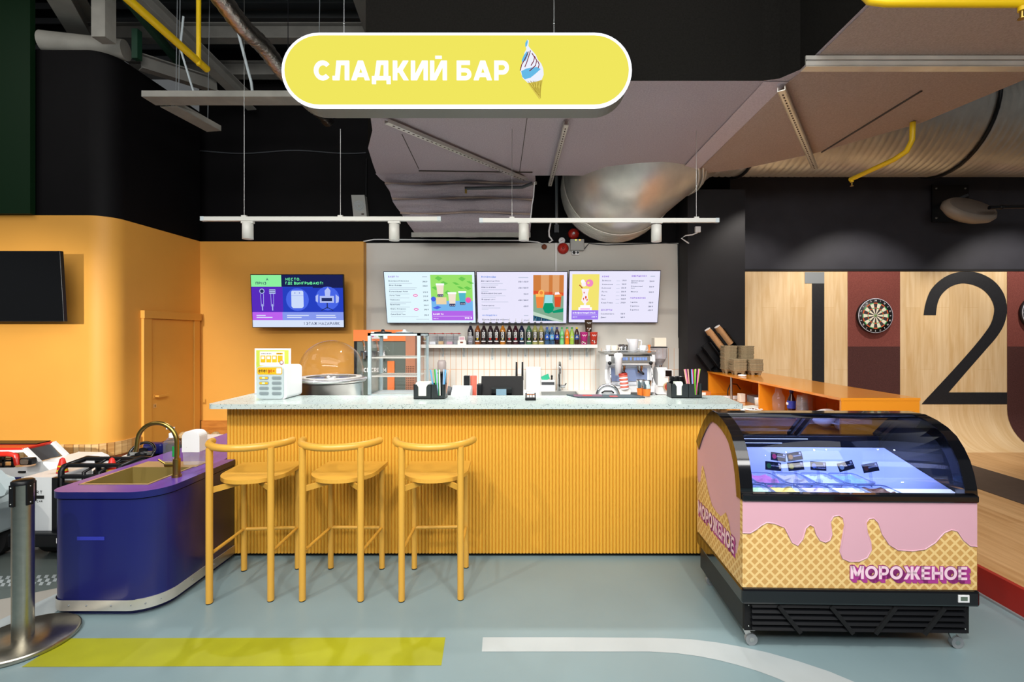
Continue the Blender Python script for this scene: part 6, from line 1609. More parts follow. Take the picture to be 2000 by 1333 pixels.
# things on the back worktop
def sponge(t):
    b = MB(); b.box(-.085, .085, -.03, .03, .001, .075, 'white_plastic'); b.box(-.08, .08, -.032, -.029, .012, .05, 'dark_grey'); b.build('holder', t, local=True); b = MB(); b.obox((-.03, 0, .10), (.045, 0, .02), (0, .02, 0), (-.01, 0, .03), 'sponge_green'); b.build('sponge', t, local=True); b = MB(); b.cyl((.05, 0, .07), (.05, 0, .115), .01, 'black_plastic', 10); b.ball((.05, 0, .118), .014, 'black_plastic', 10); b.build('brush', t, local=True)
onrow('sponge_holder', 'white sponge holder with a green sponge beside the chrome tap', .21, 5.95, .97, 'holder', sponge)
t = thing('tap_ledge', 'white ledge carrying the sponge holder behind the sink', 'ledge', (.2, 5.99, .9)); MB().box(-.1, .1, -.08, .08, .001, .07, 'white_paint').build('ledge', t, local=True)
onrow('cutting_board', 'pale plastic board leaning on the tiles behind the card reader', .03, 6.0, .9, 'board', lambda t: MB().obox((0, .03, .15), (.09, 0, 0), (0, .006, 0), (0, .03, .148), 'jug_white').build('board', t, local=True))
def mixer(t):
    b = MB(); b.box(-.07, .07, -.07, .07, .001, .04, 'black_plastic'); b.box(-.04, .04, .02, .07, .04, .24, 'black_plastic'); b.lathe([(.04, .24), (.055, .25), (.02, .27)], 'black_plastic', (0, -.01, 0), 18); b.build('stand', t, local=True); b = MB(); b.lathe([(.035, .265), (.05, .28), (.052, .37), (.04, .40), (0, .405)], 'pink_steel', (0, -.01, 0), 24); b.build('motor_head', t, local=True)
onrow('drink_mixer', 'drink mixer with a rosy steel head behind the straw caddy', -1.06, 5.7, .9, 'mixer', mixer)
def prong(t):
    b = MB(); b.box(-.05, .05, -.03, .03, .001, .12, 'white_plastic'); b.build('base', t, local=True)
    for s in (-1, 1): MB().prism([(s * .022, .1), (s * .05, .1), (s * .046, .34), (s * .026, .34)], 'y', -.012, .012, 'black_plastic').build('blade', t, local=True)
    b = MB(); b.box(-.02, .02, -.02, .02, .12, .16, 'white_plastic'); b.box(-.02, .02, -.02, .02, .2, .26, 'white_plastic'); b.build('clip', t, local=True)
onrow('dispenser_stand', 'tall black two pronged stand behind the till screen', -.14, 5.85, .93, 'stand', prong)
t = thing('wooden_riser', 'low white riser under the two pronged stand', 'riser', (-.14, 5.85, .9)); MB().box(-.08, .08, -.06, .06, .001, .03, 'white_paint').build('riser', t, local=True)
def printer(t):
    b = MB(); b.prism([(-.1, .001), (.1, .001), (.1, .12), (.02, .13), (-.1, .06)], 'x', -.08, .08, 'pale_grey'); b.build('body', t, local=True, bevel=.006); b = MB(); b.box(-.07, .07, -.112, -.098, .0, .035, 'gap_dark'); b.build('slot', t, local=True)
onrow('receipt_printer', 'pale grey receipt printer with a sloping lid behind the bar', -.60, 4.15, 1.03, 'printer', printer)
t = thing('printer_ledge', 'orange edged ledge under the receipt printer', 'ledge', (-.6, 4.15, .9)); MB().box(-.1, .1, -.12, .12, .001, .13, 'orange_panel').build('ledge', t, local=True)
onrow('striped_straw_cup', 'red and white striped cup of straws behind the receipt printer', -.56, 4.33, .902, 'cup', lambda t: [MB().lathe([(.026, .0), (.03, .33)], 'stripe_red', (.04, 0, 0), 18).build('striped_roll', t, local=True), MB().box(-.045, .005, -.03, .03, 0, .33, 'black_plastic').build('black_box', t, local=True)])
def dial(t):
    b = MB(); b.lathe([(0, 0), (.045, .0), (.05, .012), (.042, .03), (.0, .032)], 'dark_grey', (0, 0, .2), 28, ax=(0, -1, 0)); b.box(-.03, .03, 0, .04, 0, .16, 'black_plastic'); b.build('scale_head', t, local=True)
onrow('dial_scale', 'round black dial standing behind the straw caddy', -.72, 4.2, .902, 'scale', dial)

# ---------------------------------------------------------------- orange shelving at the bar end
t = thing('orange_worktop', 'low orange worktop running under the orange shelf box', 'counter', (2.1, 4.6, 0))
b = MB(); b.prism([(1.55, 3.30), (2.66, 3.30), (2.66, 5.73), (1.895, 5.73), (1.895, 5.48), (1.55, 5.48)], 'z', .87, .9, 'orange_panel'); b.build('worktop', t); b = MB(); b.box(2.08, 2.64, 3.32, 5.72, 0, .869, 'orange_panel'); b.build('cabinet', t)
t = thing('orange_shelf_box', 'long orange shelf box with open niches beside the dart lanes', 'shelf', (2.38, 4.5, .9))
b = MB(); b.box(2.115, 2.66, 3.265, 5.735, 1.152, 1.17, 'orange_panel'); b.build('top_board', t)
b = MB(); b.box(2.12, 2.655, 3.267, 3.285, .901, 1.152, 'orange_panel'); b.build('end_panel', t); b = MB(); b.box(2.12, 2.655, 5.71, 5.73, .901, 1.152, 'orange_panel'); b.build('end_panel', t)
b = MB(); b.box(2.12, 2.64, 4.44, 4.458, .901, 1.152, 'orange_panel'); b.build('partition', t); b = MB(); b.box(2.64, 2.655, 3.285, 5.71, .901, 1.152, 'orange_inner'); b.build('back_panel', t)
b = MB(); b.cyl((2.13, 5.08, .901), (2.13, 5.08, 1.152), .012, 'steel', 12); b.build('support_rod', t)
N0 = .9
def onshelf(name, label, cat, x, y, fn, z=N0): 
    t = thing(name, label, cat, (x, y, z)); fn(t); return t
onshelf('power_strip', 'white power strip with a black plug on the orange worktop', 'power strip', 2.16, 5.2, lambda t: [MB().box(-.12, .12, -.03, .03, .001, .04, 'white_plastic').build('strip', t, local=True, bevel=.006), MB().tube([(-.02, 0, .04), (-.02, 0, .1), (.02, .02, .17), (.1, .05, .16), (.16, .1, .1)], .006, 'black_plastic', 8).build('cord', t, local=True)])
onshelf('speaker_cube', 'white round tub with a brown lid in the orange niche', 'tub', 2.22, 4.62, lambda t: [MB().lathe([(0, .001), (.05, .001), (.055, .07), (.05, .075)], 'cream', seg=24).build('tub', t, local=True), MB().lathe([(.056, .076), (.056, .095), (0, .098)], 'jug_white', seg=24).build('lid', t, local=True)]).name = 'round_tub'
onshelf('dark_carton', 'dark brown carton with an orange patch in the orange niche', 'carton', 2.44, 4.66, lambda t: [MB().box(-.09, .09, -.07, .07, .001, .2, 'red_brown').build('carton', t, local=True), MB().box(-.092, -.088, -.03, .03, .06, .12, 'orange_handle').build('patch', t, local=True)])
onshelf('cable_bundle', 'tangle of white cables and paper on the orange worktop', 'cables', 2.02, 4.42, lambda t: [MB().tube([(.12 * math.cos(a * .7) * (1 - a * .02), .14 * math.sin(a * .9), .012 + .004 * (a % 3)) for a in range(26)], .006, 'white_plastic', 6).build('cable', t, local=True), MB().obox((.03, .1, .02), (.09, .02, .004), (-.01, .05, 0), (0, 0, .004), 'paper').build('paper', t, local=True)])
onshelf('grey_box', 'grey box lying at the back of the orange niche', 'box', 2.4, 4.95, lambda t: MB().box(-.12, .12, -.1, .1, .001, .07, 'mid_grey').build('box', t, local=True))
onshelf('adapter', 'small white plug adapter standing by the support rod', 'adapter', 2.2, 5.0, lambda t: MB().box(-.03, .03, -.03, .03, .001, .09, 'cream').build('adapter', t, local=True, bevel=.004))
onshelf('terracotta_box', 'flat orange box with a white mark on the worktop beside the black pier', 'box', 1.99, 5.55, lambda t: [MB().box(-.08, .08, -.05, .05, .001, .05, 'terracotta').build('box', t, local=True), MB().box(-.03, .02, -.052, -.05, .012, .04, 'label_white').build('label', t, local=True)])
def carafe(t):
    b = MB(); b.lathe([(0, .002), (.05, .002), (.052, .15), (.03, .19), (.026, .225), (.03, .23)], 'clear_plastic', seg=22, cap=False); b.build('body', t, local=True)
onshelf('glass_carafe', 'clear glass carafe just past the orange partition', 'carafe', 2.2, 4.25, carafe); onshelf('glass_carafe', 'clear glass carafe deeper in the niche behind the cola bottle', 'carafe', 2.42, 4.2, carafe)
def cola(t):
    b = MB(); b.lathe([(0, .002), (.03, .002), (.034, .02), (.028, .06), (.034, .11), (.033, .15), (.014, .2), (.013, .22)], 'liq_2a1016', seg=20); b.build('bottle', t, local=True); b = MB(); b.lathe([(.0335, .085), (.0352, .115), (.0345, .15)], 'fr_2a3aa0', seg=20, cap=False); b.box(-.037, -.033, -.014, .014, .115, .135, 'label_white'); b.build('label', t, local=True); b = MB(); b.lathe([(.016, .218), (.016, .24), (0, .241)], 'fr_2a2f8c', seg=14); b.build('cap', t, local=True)
onshelf('cola_bottle', 'dark cola bottle with a blue label inside the orange niche', 'bottle', 2.19, 4.02, cola)
for k in range(7):
    o = MB().lathe([(.04, 0), (.048, .006), (.038, .085), (.034, .09)], 'clear_plastic' if k else 'stripe_red', (2.19, 3.86, N0 + .002 + k * .021), 20, cap=False).build('plastic_cup'); tag(o, 'clear plastic cup in the nested stack with the red rims inside the orange niche', 'cup', 'nested cups in the orange niche')
for y, x, lb in ((3.72, 2.34, 'thin tall drinking glass in the orange niche behind the nested cups'), (3.66, 2.44, 'tall drinking glass at the back of the orange niche')):
    onshelf('tall_glass', lb, 'glass', x, y, lambda t: MB().lathe([(0, .002), (.03, .002), (.036, .17), (.034, .17), (.028, .01)], 'glass', seg=20, cap=False).build('glass', t, local=True))
onshelf('white_bowl', 'white bowl tipped towards the room in the orange niche', 'bowl', 2.18, 3.56, lambda t: MB().lathe([(0, 0), (.03, .0), (.075, .05), (.085, .09), (.08, .09), (.03, .012), (0, .01)], 'white_gloss', (0.02, 0, .03), 28, ax=(-.45, -.2, 1), cap=False).build('bowl', t, local=True))
def sidemug(t): MB().lathe([(0, 0), (.038, 0), (.04, .08), (.036, .08)], 'white_gloss', (0, 0, .042), 20, ax=(0, 1, .05), cap=False).build('cup', t, local=True); MB().tube([(-.038, .02, .05), (-.07, .02, .06), (-.07, .055, .06), (-.038, .06, .05)], .006, 'white_gloss', 8).build('handle', t, local=True)
onshelf('coffee_cup', 'white cup lying on its side near the end of the orange niche', 'cup', 2.26, 3.42, sidemug)
onshelf('white_plate_stack', 'grey white stack of dishes at the very end of the orange niche', 'dishes', 2.32, 3.36, lambda t: [MB().lathe([(.03, .002 + k * .014), (.055, .014 + k * .014), (.057, .016 + k * .014), (.03, .006 + k * .014)], 'white_gloss', seg=24, cap=False).build('plate', t, local=True) for k in range(5)])
# on top of the orange box
TZ = 1.17
t = thing('white_puck', 'small white round puck on the orange shelf top', 'puck', (2.2, 4.98, TZ)); MB().lathe([(0, .001), (.036, .001), (.042, .008), (.04, .018), (0, .022)], 'white_plastic', seg=24).build('puck', t, local=True, bevel=0)
def tray_mesh():
    b = MB(); o = rrect(-.075, .075, -.075, .075, .025); i = rrect(-.068, .068, -.068, .068, .022)
    b.grid([[(x * .86, y * .86, -.024) for x, y in i], [(x * .9, y * .9, -.01) for x, y in i], [(x, y, .0) for x, y in o], [(x, y, .007) for x, y in o], [(x * .9, y * .9, .0075) for x, y in o], [(0, 0, .002 + .004 * math.sin(k)) for k in range(len(o))]], 'pulp', True, True)
    for sx_ in (-1, 1):
        for sy_ in (-1, 1): b.lathe([(.014, -.046), (.026, -.012)], 'pulp', (sx_ * .036, sy_ * .036, 0), 10)
    return b
proto = None
for x, y, n, lb in ((2.24, 5.42, 21, 'brown moulded cup carrier in the tall stack beside the black dispenser'), (2.40, 5.36, 21, 'greyish moulded cup carrier in the tall stack standing behind the short one'), (2.26, 5.22, 10, 'brown moulded cup carrier in the short front stack'), (2.42, 5.19, 10, 'greyish moulded cup carrier in the short stack at the wood wall side')):
    rn = random.Random(n + int(x * 100))
    for k in range(n):
        if proto is None:
            proto = tray_mesh().build('cup_carrier'); o = proto
        else: o = proto.copy(); COL.objects.link(o)
        o.location = (x + rn.uniform(-.004, .004), y + rn.uniform(-.004, .004), TZ + .001 + .0128 * k); o.rotation_euler = (0, 0, rn.uniform(-.05, .05)); tag(o, lb, 'cup carrier', lb.replace('carrier in', 'carriers in'))
t = thing('cup_dispenser', 'black slanted cup dispenser on the orange shelf against the black pier', 'dispenser', (2.22, 5.62, TZ))
b = MB(); b.box(2.13, 2.42, 5.56, 5.70, TZ + .001, TZ + .02, 'black_plastic'); b.prism([(2.16, TZ + .02), (2.40, TZ + .02), (2.34, TZ + .16), (2.26, TZ + .16)], 'y', 5.6, 5.68, 'black_plastic'); b.build('base', t)
dv = Vector((-.60, 0, .80)).normalized()
tubes = ((2.40, .18, .36, 5.60), (2.30, .10, .30, 5.58), (2.50, .26, .30, 5.66), (2.22, .06, .24, 5.62))
for x, z, L, y in tubes:
    b = MB(); p0 = Vector((x - .08, y, TZ + z - .02)); a = dv.cross(Vector((0, 1, 0))).normalized()
    for s, w in ((-1, .012), (1, .012)): b.obox(p0 + dv * L / 2 + a * s * .048, dv * L / 2, a * .006, Vector((0, .045, 0)), 'black_plastic')
    b.obox(p0 + dv * L / 2 + Vector((0, .045, 0)), dv * L / 2, a * .045, Vector((0, .005, 0)), 'black_plastic'); b.build('holder_tube', t)
for (x, z, L, y), n, lb in ((tubes[0], 9, 'brown paper cup in the slanted stack rising out of the black dispenser'), (tubes[2], 7, 'brown paper cup in the second slanted stack, behind the pulp carriers')):
    p0 = Vector((x - .08, y, TZ + z - .02))
    for k in range(n):
        o = MB().lathe([(.043, 0), (.044, .004), (.043, .008), (.0345, .098), (.0345, .104), (.031, .104), (.03, .097), (0, .096)], 'kraft_cup', p0 + dv * (L - .14 + (k - n + 1) * .026 + .1), 22, ax=dv, cap=False)
        o.lathe([(.0345, .1), (.035, .106), (.031, .107), (.0305, .099), (0, .099)], 'white_plastic', p0 + dv * (L - .14 + (k - n + 1) * .026 + .1), 22, ax=dv, cap=False) if k == n - 1 else None
        tag(o.build('paper_cup'), lb, 'cup', 'brown paper cups in the dispenser')

# ---------------------------------------------------------------- dartboards
NUM = '20 1 18 4 13 6 10 15 2 17 3 19 7 16 8 11 14 9 12 5'.split()
def dart(label, px, py):
    y = 6.29; c = P(px, py, 6.24); t = thing('dartboard', label, 'dartboard', (c.x, y, c.z - .22), 0, 'dartboards'); c = Vector((c.x, 6.238, c.z))
    b = MB(); b.lathe([(0, 0), (.222, 0), (.226, .006), (.226, .045), (0, .045)], 'lane_black', (c.x, 6.285, c.z), 56, ax=(0, -1, 0)); b.build('board', t)
    b = MB(); b.lathe([(.219, .044), (.226, .044), (.226, .05), (.219, .05)], 'rim_silver', (c.x, 6.285, c.z), 56, ax=(0, -1, 0), cap=False); b.build('number_ring', t)
    b = MB(); R1 = .17
    def seg(a0, a1, r0, r1, m, yy):
        b.poly([(c.x + r * math.sin(math.radians(a)), yy, c.z + r * math.cos(math.radians(a))) for r, a in [(r0, a0 + (a1 - a0) * q / 3) for q in range(4)] + [(r1, a1 - (a1 - a0) * q / 3) for q in range(4)]], m)
    for k in range(20):
        a0, a1 = k * 18 - 9, k * 18 + 9; dk = k % 2 == 0
        seg(a0, a1, .012, R1, 'dart_black' if dk else 'dart_cream', 6.2385); seg(a0, a1, .158, R1, 'dart_red' if dk else 'dart_green', 6.2378); seg(a0, a1, .095, .105, 'dart_red' if dk else 'dart_green', 6.2378)
    b.lathe([(0, 0), (.016, 0), (.016, .002), (0, .002)], 'dart_green', (c.x, 6.2385, c.z), 20, ax=(0, -1, 0)); b.lathe([(0, .002), (.007, .002), (0, .003)], 'dart_red', (c.x, 6.2385, c.z), 14, ax=(0, -1, 0)); b.build('target', t)
    b = MB()
    for k, s in enumerate(NUM):
        a = math.radians(k * 18); q = Vector((c.x + .197 * math.sin(a), 6.2375, c.z + .197 * math.cos(a))); ux = Vector((math.cos(a), 0, -math.sin(a))); uy = Vector((math.sin(a), 0, math.cos(a)))
        b.text(s, q - uy * .011, ux, uy, .022, 'label_white', .16, 'c')
    b.build('numbers', t)
dart('dartboard on the maroon strip between the black figures 1 and 2', 1710, 617); dart('dartboard cut by the frame on the farther maroon strip past the figure 2', 2030, 611)

# ---------------------------------------------------------------- devices on the walls
t = thing('wall_speaker', 'small white wall speaker tilted on the black wall above the track', 'speaker', (-2.22, 6.12, 3.06))
a = P(687, 382, 6.1); c = P(716, 425, 6.1); b = MB(); b.prism([(a.x, a.z), (c.x - .02, a.z + .0), (c.x + .01, c.z), (a.x + .03, c.z)], 'y', 6.08, 6.17, 'speaker_white'); b.build('cabinet', t, bevel=.012)
b = MB(); cc = (a.x + .1, 6.079, (a.z + c.z) / 2); 
for r in (.02, .035, .05, .065): b.tube([(cc[0] + r * math.cos(q * PI / 12), 6.079, cc[2] + r * math.sin(q * PI / 12)) for q in range(24)], .0035, 'pale_grey', 5, closed=True)
b.box(cc[0] + .03, cc[0] + .065, 6.078, 6.081, c.z + .03, c.z + .045, 'gap_dark'); b.build('grille', t); b = MB(); b.tube([(c.x - .03, 6.17, a.z), (c.x - .03, 6.185, a.z + .5)], .008, 'black_plastic', 6); b.build('cord', t)
t = thing('oval_speaker', 'oval grey speaker tilted on a bracket high on the dart wall', 'speaker', (5.2, 5.6, 2.95))
c = P(1893, 410, 5.75)
R_ = Matrix.Rotation(math.radians(9), 3, 'Y') @ Matrix.Rotation(math.radians(-38), 3, 'X')
b = MB(); q = MB(); q.lathe([(0, -.05), (.17, -.045), (.19, .0), (.18, .05), (.12, .11), (0, .12)], 'speaker_grey', seg=40, sx=1.72, sy=1.0, ax=(0, 1, 0)); b.add([Vector(c) + R_ @ v for v in q.v], q.f, 'speaker_grey', True); b.build('cabinet', t)
b = MB(); q = MB(); q.lathe([(0, -.053), (.15, -.049), (.155, -.044)], 'speaker_grille', seg=40, sx=1.72, sy=1.0, ax=(0, 1, 0)); b.add([Vector(c) + R_ @ v for v in q.v], q.f, 'speaker_grille', True); b.build('grille', t)
b = MB(); p = P(1855, 398, 6.27); b.box(p.x - .23, p.x + .25, 6.27, 6.285, p.z - .24, p.z + .25, 'black_plastic')
for dx in (-.18, .2):
    for dz_ in (-.19, .2): b.ball((p.x + dx, 6.268, p.z + dz_), .014, 'mid_grey', 8)
b.build('back_plate', t); b = MB(); b.bar((c.x - .1, 5.9, c.z + .13), (c.x + .05, 5.82, c.z + .2), .03, .03, 'black_plastic'); b.bar((c.x - .1, 5.9, c.z + .13), (p.x, 6.27, p.z + .02), .04, .04, 'black_plastic'); b.build('arm', t)
b = MB(); b.tube([P(1932, 406, 5.4), P(1960, 404.5, 5.4), P(2060, 403, 5.4)], .022, 'black_plastic', 8); b.ball(P(1955, 405, 5.4), .03, 'black_plastic', 10); tag(b.build('black_pole'), 'black rod reaching in front of the oval speaker from the frame edge', 'pole')
def siren(label, px, py, y):
    c = P(px, py, y); t = thing('alarm_siren', label, 'alarm', (c.x, 6.1, c.z - .04), 0, 'red alarm sirens'); MB().lathe([(0, 0), (.07, 0), (.072, .02), (.055, .05), (.02, .06), (0, .06)], 'red_gloss', (c.x, y + .04, c.z), 28, ax=(0, -1, 0)).build('horn', t); MB().ball((c.x, y - .025, c.z), .018, 'white_plastic' if px > 1110 else 'red_brick', 10).build('beacon', t)
siren('red siren with a white centre on the black wall above the control box', 1120.5, 456.5, 6.15); siren('plain dark red siren on the white wall edge beside the control box', 1100, 485, 6.06)
c = P(1097.5, 470, 6.1); t = thing('pressure_gauge', 'round white gauge between the two red sirens', 'gauge', (c.x, 6.1, c.z - .04)); MB().lathe([(0, 0), (.042, 0), (.042, .03), (.036, .034), (0, .034)], 'white_plastic', (c.x, 6.14, c.z), 28, ax=(0, -1, 0)).build('face', t); MB().bar((c.x - .02, 6.104, c.z - .01), (c.x + .02, 6.104, c.z + .012), .004, .004, 'red_brick').build('needle', t)
a, c = P(1114, 467, 6.02), P(1141, 489, 6.02); t = thing('control_box', 'grey alarm control box with two small lights above the coffee screen', 'control box', ((a.x + c.x) / 2, 6.06, c.z)); MB().box(a.x, c.x, 6.02, 6.1, c.z, a.z, 'pale_box').build('case', t, bevel=.006)
b = MB()
for k in range(2): b.ball((a.x + .07 + k * .05, 6.02, a.z - .012), .009, 'led_amber' if k else 'led_yellow', 8)
b.build('status_light', t)
a, c = P(1117, 489.5, 6.07), P(1131, 498, 6.07); t = thing('wall_socket', 'white double wall socket under the grey control box', 'socket', ((a.x + c.x) / 2, 6.08, c.z)); MB().box(a.x, c.x, 6.065, 6.1, c.z, a.z - .004, 'white_plastic').build('plate', t, bevel=.004); MB().ball(((a.x * .7 + c.x * .3), 6.065, (a.z + c.z) / 2), .02, 'black_plastic', 10, (1, .5, 1)).ball(((a.x * .2 + c.x * .8), 6.065, (a.z + c.z) / 2), .016, 'dark_grey', 10, (1, .5, 1)).build('plug', t)
c = P(1063, 482, 6.07); t = thing('detector', 'brown round detector with a white collar at the white wall edge', 'detector', (c.x, 6.1, c.z - .03)); MB().lathe([(0, 0), (.034, 0), (.034, .02), (.026, .035), (0, .036)], 'red_brown', (c.x, 6.1, c.z), 22, ax=(0, -1, 0)).build('head', t); MB().lathe([(.036, 0), (.036, .012), (.03, .012)], 'pale_grey', (c.x, 6.1, c.z), 22, ax=(0, -1, 0)).build('collar', t)
c = P(1362, 449, 5.73); t = thing('junction_box', 'small white junction box on the black pier with a cable', 'junction box', (c.x, 5.72, c.z - .03)); MB().box(c.x - .032, c.x + .032, 5.70, 5.739, c.z - .035, c.z + .035, 'white_plastic').build('box', t, bevel=.004); MB().tube([(c.x, 5.72, c.z - .036), (c.x - .06, 5.732, c.z - .06), (c.x - .14, 5.733, c.z - .07), (c.x - .19, 5.733, c.z - .10), (1.895, 5.735, 2.70)], .008, 'white_plastic', 6).build('cable', t)
b = MB(); a, c = P(1086, 475, 6.09), P(1086, 531, 6.09); b.box(a.x - .014, a.x + .014, 6.078, 6.099, c.z, a.z, 'white_paint'); tag(b.build('cable_duct'), 'thin white cable duct dropping to the middle menu screen', 'cable duct')
wire('white cable looping along the wall edge to the brown detector', [P(x, y, 6.085) for x, y in ((710, 472), (730, 468), (770, 468), (1020, 470), (1050, 473), (1062, 478))], .008, 'white_plastic')
wire('thin grey cable clipped along the white wall top', [P(x, y, 6.09) for x, y in ((1140, 488), (1150, 476), (1185, 479), (1240, 477), (1300, 475), (1324, 477), (1325, 560), (1325, 660))], .006, 'dark_grey')
wire('white cable hanging beside the sagging duct end', [P(x, y, 5.0) for x, y in ((1044, 356), (1042, 385), (1039, 400), (1036, 430))], .006, 'white_plastic')
wire('twisted white cables behind the light track', [P(x, y, 6.06) for x, y in ((1076, 432), (1072, 452), (1073, 462), (1079, 470), (1072, 474))], .012, 'white_plastic')
b = MB(); a = P(1087, 345, 6.18); c = P(1087, 440, 6.18); b.cyl(a, c, .02, 'mid_grey', 8); b.box(c.x - .03, c.x + .03, 6.15, 6.2, c.z - .1, c.z, 'dark_grey'); tag(b.build('conduit_pipe'), 'grey conduit dropping beside the big round duct bend', 'conduit')

# ---------------------------------------------------------------- knobs behind the purple counter
for px, py, lb in ((359, 852, 'speckled wooden ball on a post just above the white soap tank'), (379, 855, 'speckled wooden ball on a post, fully visible beside the soap tank'), (400.5, 852, 'speckled wooden ball on a post in front of the wooden skirting'), (421, 852, 'speckled wooden ball mostly hidden by the purple counter edge')):
    c = P(px, py, 5.05); t = thing('ball_post', lb, 'ball post', (c.x, 5.05, 0), 0, 'wooden balls on posts'); MB().ball(c, .046, 'cork', 20).build('ball', t); MB().lathe([(.03, 0), (.02, .03), (.016, c.z - .05), (.03, c.z - .034)], 'gap_dark', (c.x, 5.05, 0), 14).build('post', t)

# ---------------------------------------------------------------- toy cars
# white pickup with black bumper, seen from behind
t = thing('toy_pickup', 'white ride on toy pickup with black bumper and red cones behind the blue counter', 'toy car', (-3.24, 3.9, 0))
W0, W1, Y0, Y1 = -3.6, -2.86, 3.36, 4.8
b = MB()
for x0, x1 in ((W0, W0 + .24), (W1 - .24, W1)):
    b.prism([(x0, .22), (x1, .22), (x1, .60), (x0 + .02 if x0 == W0 else x0, .60), (x0, .5)], 'y', Y0, Y0 + .3, 'car_white')
for x0, x1 in ((W0, W0 + .06), (W1 - .06, W1)): b.prism([(Y0, .22), (Y1, .22), (Y1, .5), (Y1 - .3, .56), (Y0 + .5, .5), (Y0, .58)], 'x', x0, x1, 'car_white')
b.build('body', t, bevel=.012)
b = MB(); b.box(W0 + .24, W1 - .24, Y0 + .01, Y0 + .06, .2, .56, 'black_plastic'); b.box(W0 + .06, W1 - .06, Y0 + .06, Y1 - .1, .18, .24, 'black_matte'); b.prism([(Y0 + .3, .45), (Y1 - .25, .58), (Y1 - .25, .3), (Y0 + .3, .3)], 'x', W0 + .06, W0 + .075, 'black_plastic')
for k in range(5): b.bar((W0 + .255, Y0 - .002, .27 + k * .06), (W1 - .25, Y0 - .002, .27 + k * .06), .012, .014, 'black_matte')
b.box(W0 + .245, W0 + .285, Y0 - .012, Y0 + .02, .2, .6, 'black_plastic'); b.build('tailgate', t)
b = MB(); b.box(W0 - .02, W1 + .02, Y0 - .06, Y0 + .06, .13, .225, 'black_plastic'); b.build('bumper', t, bevel=.014); b = MB(); b.box(W0 + .33, W0 + .46, Y0 - .066, Y0 - .06, .165, .20, 'label_white'); b.box(W0 + .34, W0 + .37, Y0 - .068, Y0 - .065, .17, .188, 'red_gloss'); b.text('CAR', (W0 + .385, Y0 - .0665, .172), (1, 0, 0), (0, 0, 1), .02, 'label_black', .2); b.build('number_plate', t)
b = MB(); b.text('SPORT', (W0 + .05, Y0 - .002, .485), (1, 0, 0), (0, 0, 1), .022, 'label_black', .16, width=.12); b.box(W0 + .05, W0 + .18, Y0 - .003, Y0, .45, .472, 'label_black'); b.text('POWER CAR', (W0 + .05, Y0 - .002, .425), (1, 0, 0), (0, 0, 1), .014, 'label_black', .18, width=.12); b.build('lettering', t)
for x in (W0 + .06, W1 - .2):
    for y in (Y0 + .2, Y1 - .3):
        b = MB(); b.cyl((x, y, .135), (x + .15, y, .135), .135, 'tyre', 30); wl = b.build('wheel', t); MB().cyl((x - .004, y, .135), (x + .154, y, .135), .07, 'mid_grey', 20).build('hub', wl)
b = MB(); X0, X1 = W0 + .28, W1 - .06
for x in (X0, X1): b.tube([(x, Y0 + .02, .22), (x, Y0 + .02, .64), (x, Y0 + .04, .665), (x, Y0 + .22, .68), (x, Y0 + .3, .66), (x, Y0 + .32, .5)], .018, 'black_plastic', 10)
for y, z in ((Y0 + .02, .6), (Y0 + .06, .668), (Y0 + .2, .68)): b.cyl((X0, y, z), (X1, y, z), .016, 'black_plastic', 10)
for x in (X0 + .16, X0 + .27): b.tube([(x, Y0 + .02, .22), (x, Y0 + .02, .63), (x, Y0 + .22, .68)], .012, 'black_plastic', 8)
b.build('roll_rack', t)
for x in (W0 + .19, W1 - .19):
    b = MB(); c = (x, Y0 + .12, 0); b.lathe([(.034, .601), (.028, .64), (.014, .70), (0, .71)], 'cone_red', c, 18); b.lathe([(.0325, .612), (.0305, .626)], 'cone_stripe', c, 18, cap=False); b.lathe([(.0282, .645), (.026, .655)], 'cone_stripe', c, 18, cap=False); b.build('signal_cone', t)
b = MB(); c = Vector((-3.46, 4.25, .55)); ax = Vector((.1, -.8, .55)).normalized(); e1 = ax.cross(Vector((0, 0, 1))).normalized(); e2 = ax.cross(e1)
b.tube([c + (e1 * math.cos(q * PI / 16) + e2 * math.sin(q * PI / 16)) * .1 for q in range(32)], .013, 'black_gloss', 8, closed=True); b.lathe([(0, -.01), (.045, -.01), (.05, .008), (0, .02)], 'black_plastic', c, 20, ax=ax); b.bar(c - e1 * .09, c + e1 * .09, .02, .03, 'steel'); b.build('steering_wheel', t)
b = MB(); b.box(W0 + .05, W1 - .05, 4.45, 4.75, .42, .58, 'black_plastic'); b.box(W0 + .02, W0 + .2, 4.4, 4.5, .5, .6, 'indigo'); b.build('dashboard', t, bevel=.02)
b = MB(); b.box(W1 - .42, W1 - .08, 4.5, 4.72, .582, .612, 'red_gloss'); b.box(W1 - .40, W1 - .1, 4.51, 4.7, .61, .625, 'car_white'); b.build('light_bar', t)
b = MB(); b.box(W0 + .2, W1 - .2, 3.75, 4.0, .24, .36, 'black_plastic'); b.box(W0 + .2, W1 - .2, 3.70, 3.76, .3, .56, 'black_plastic'); b.build('seat', t, bevel=.02)

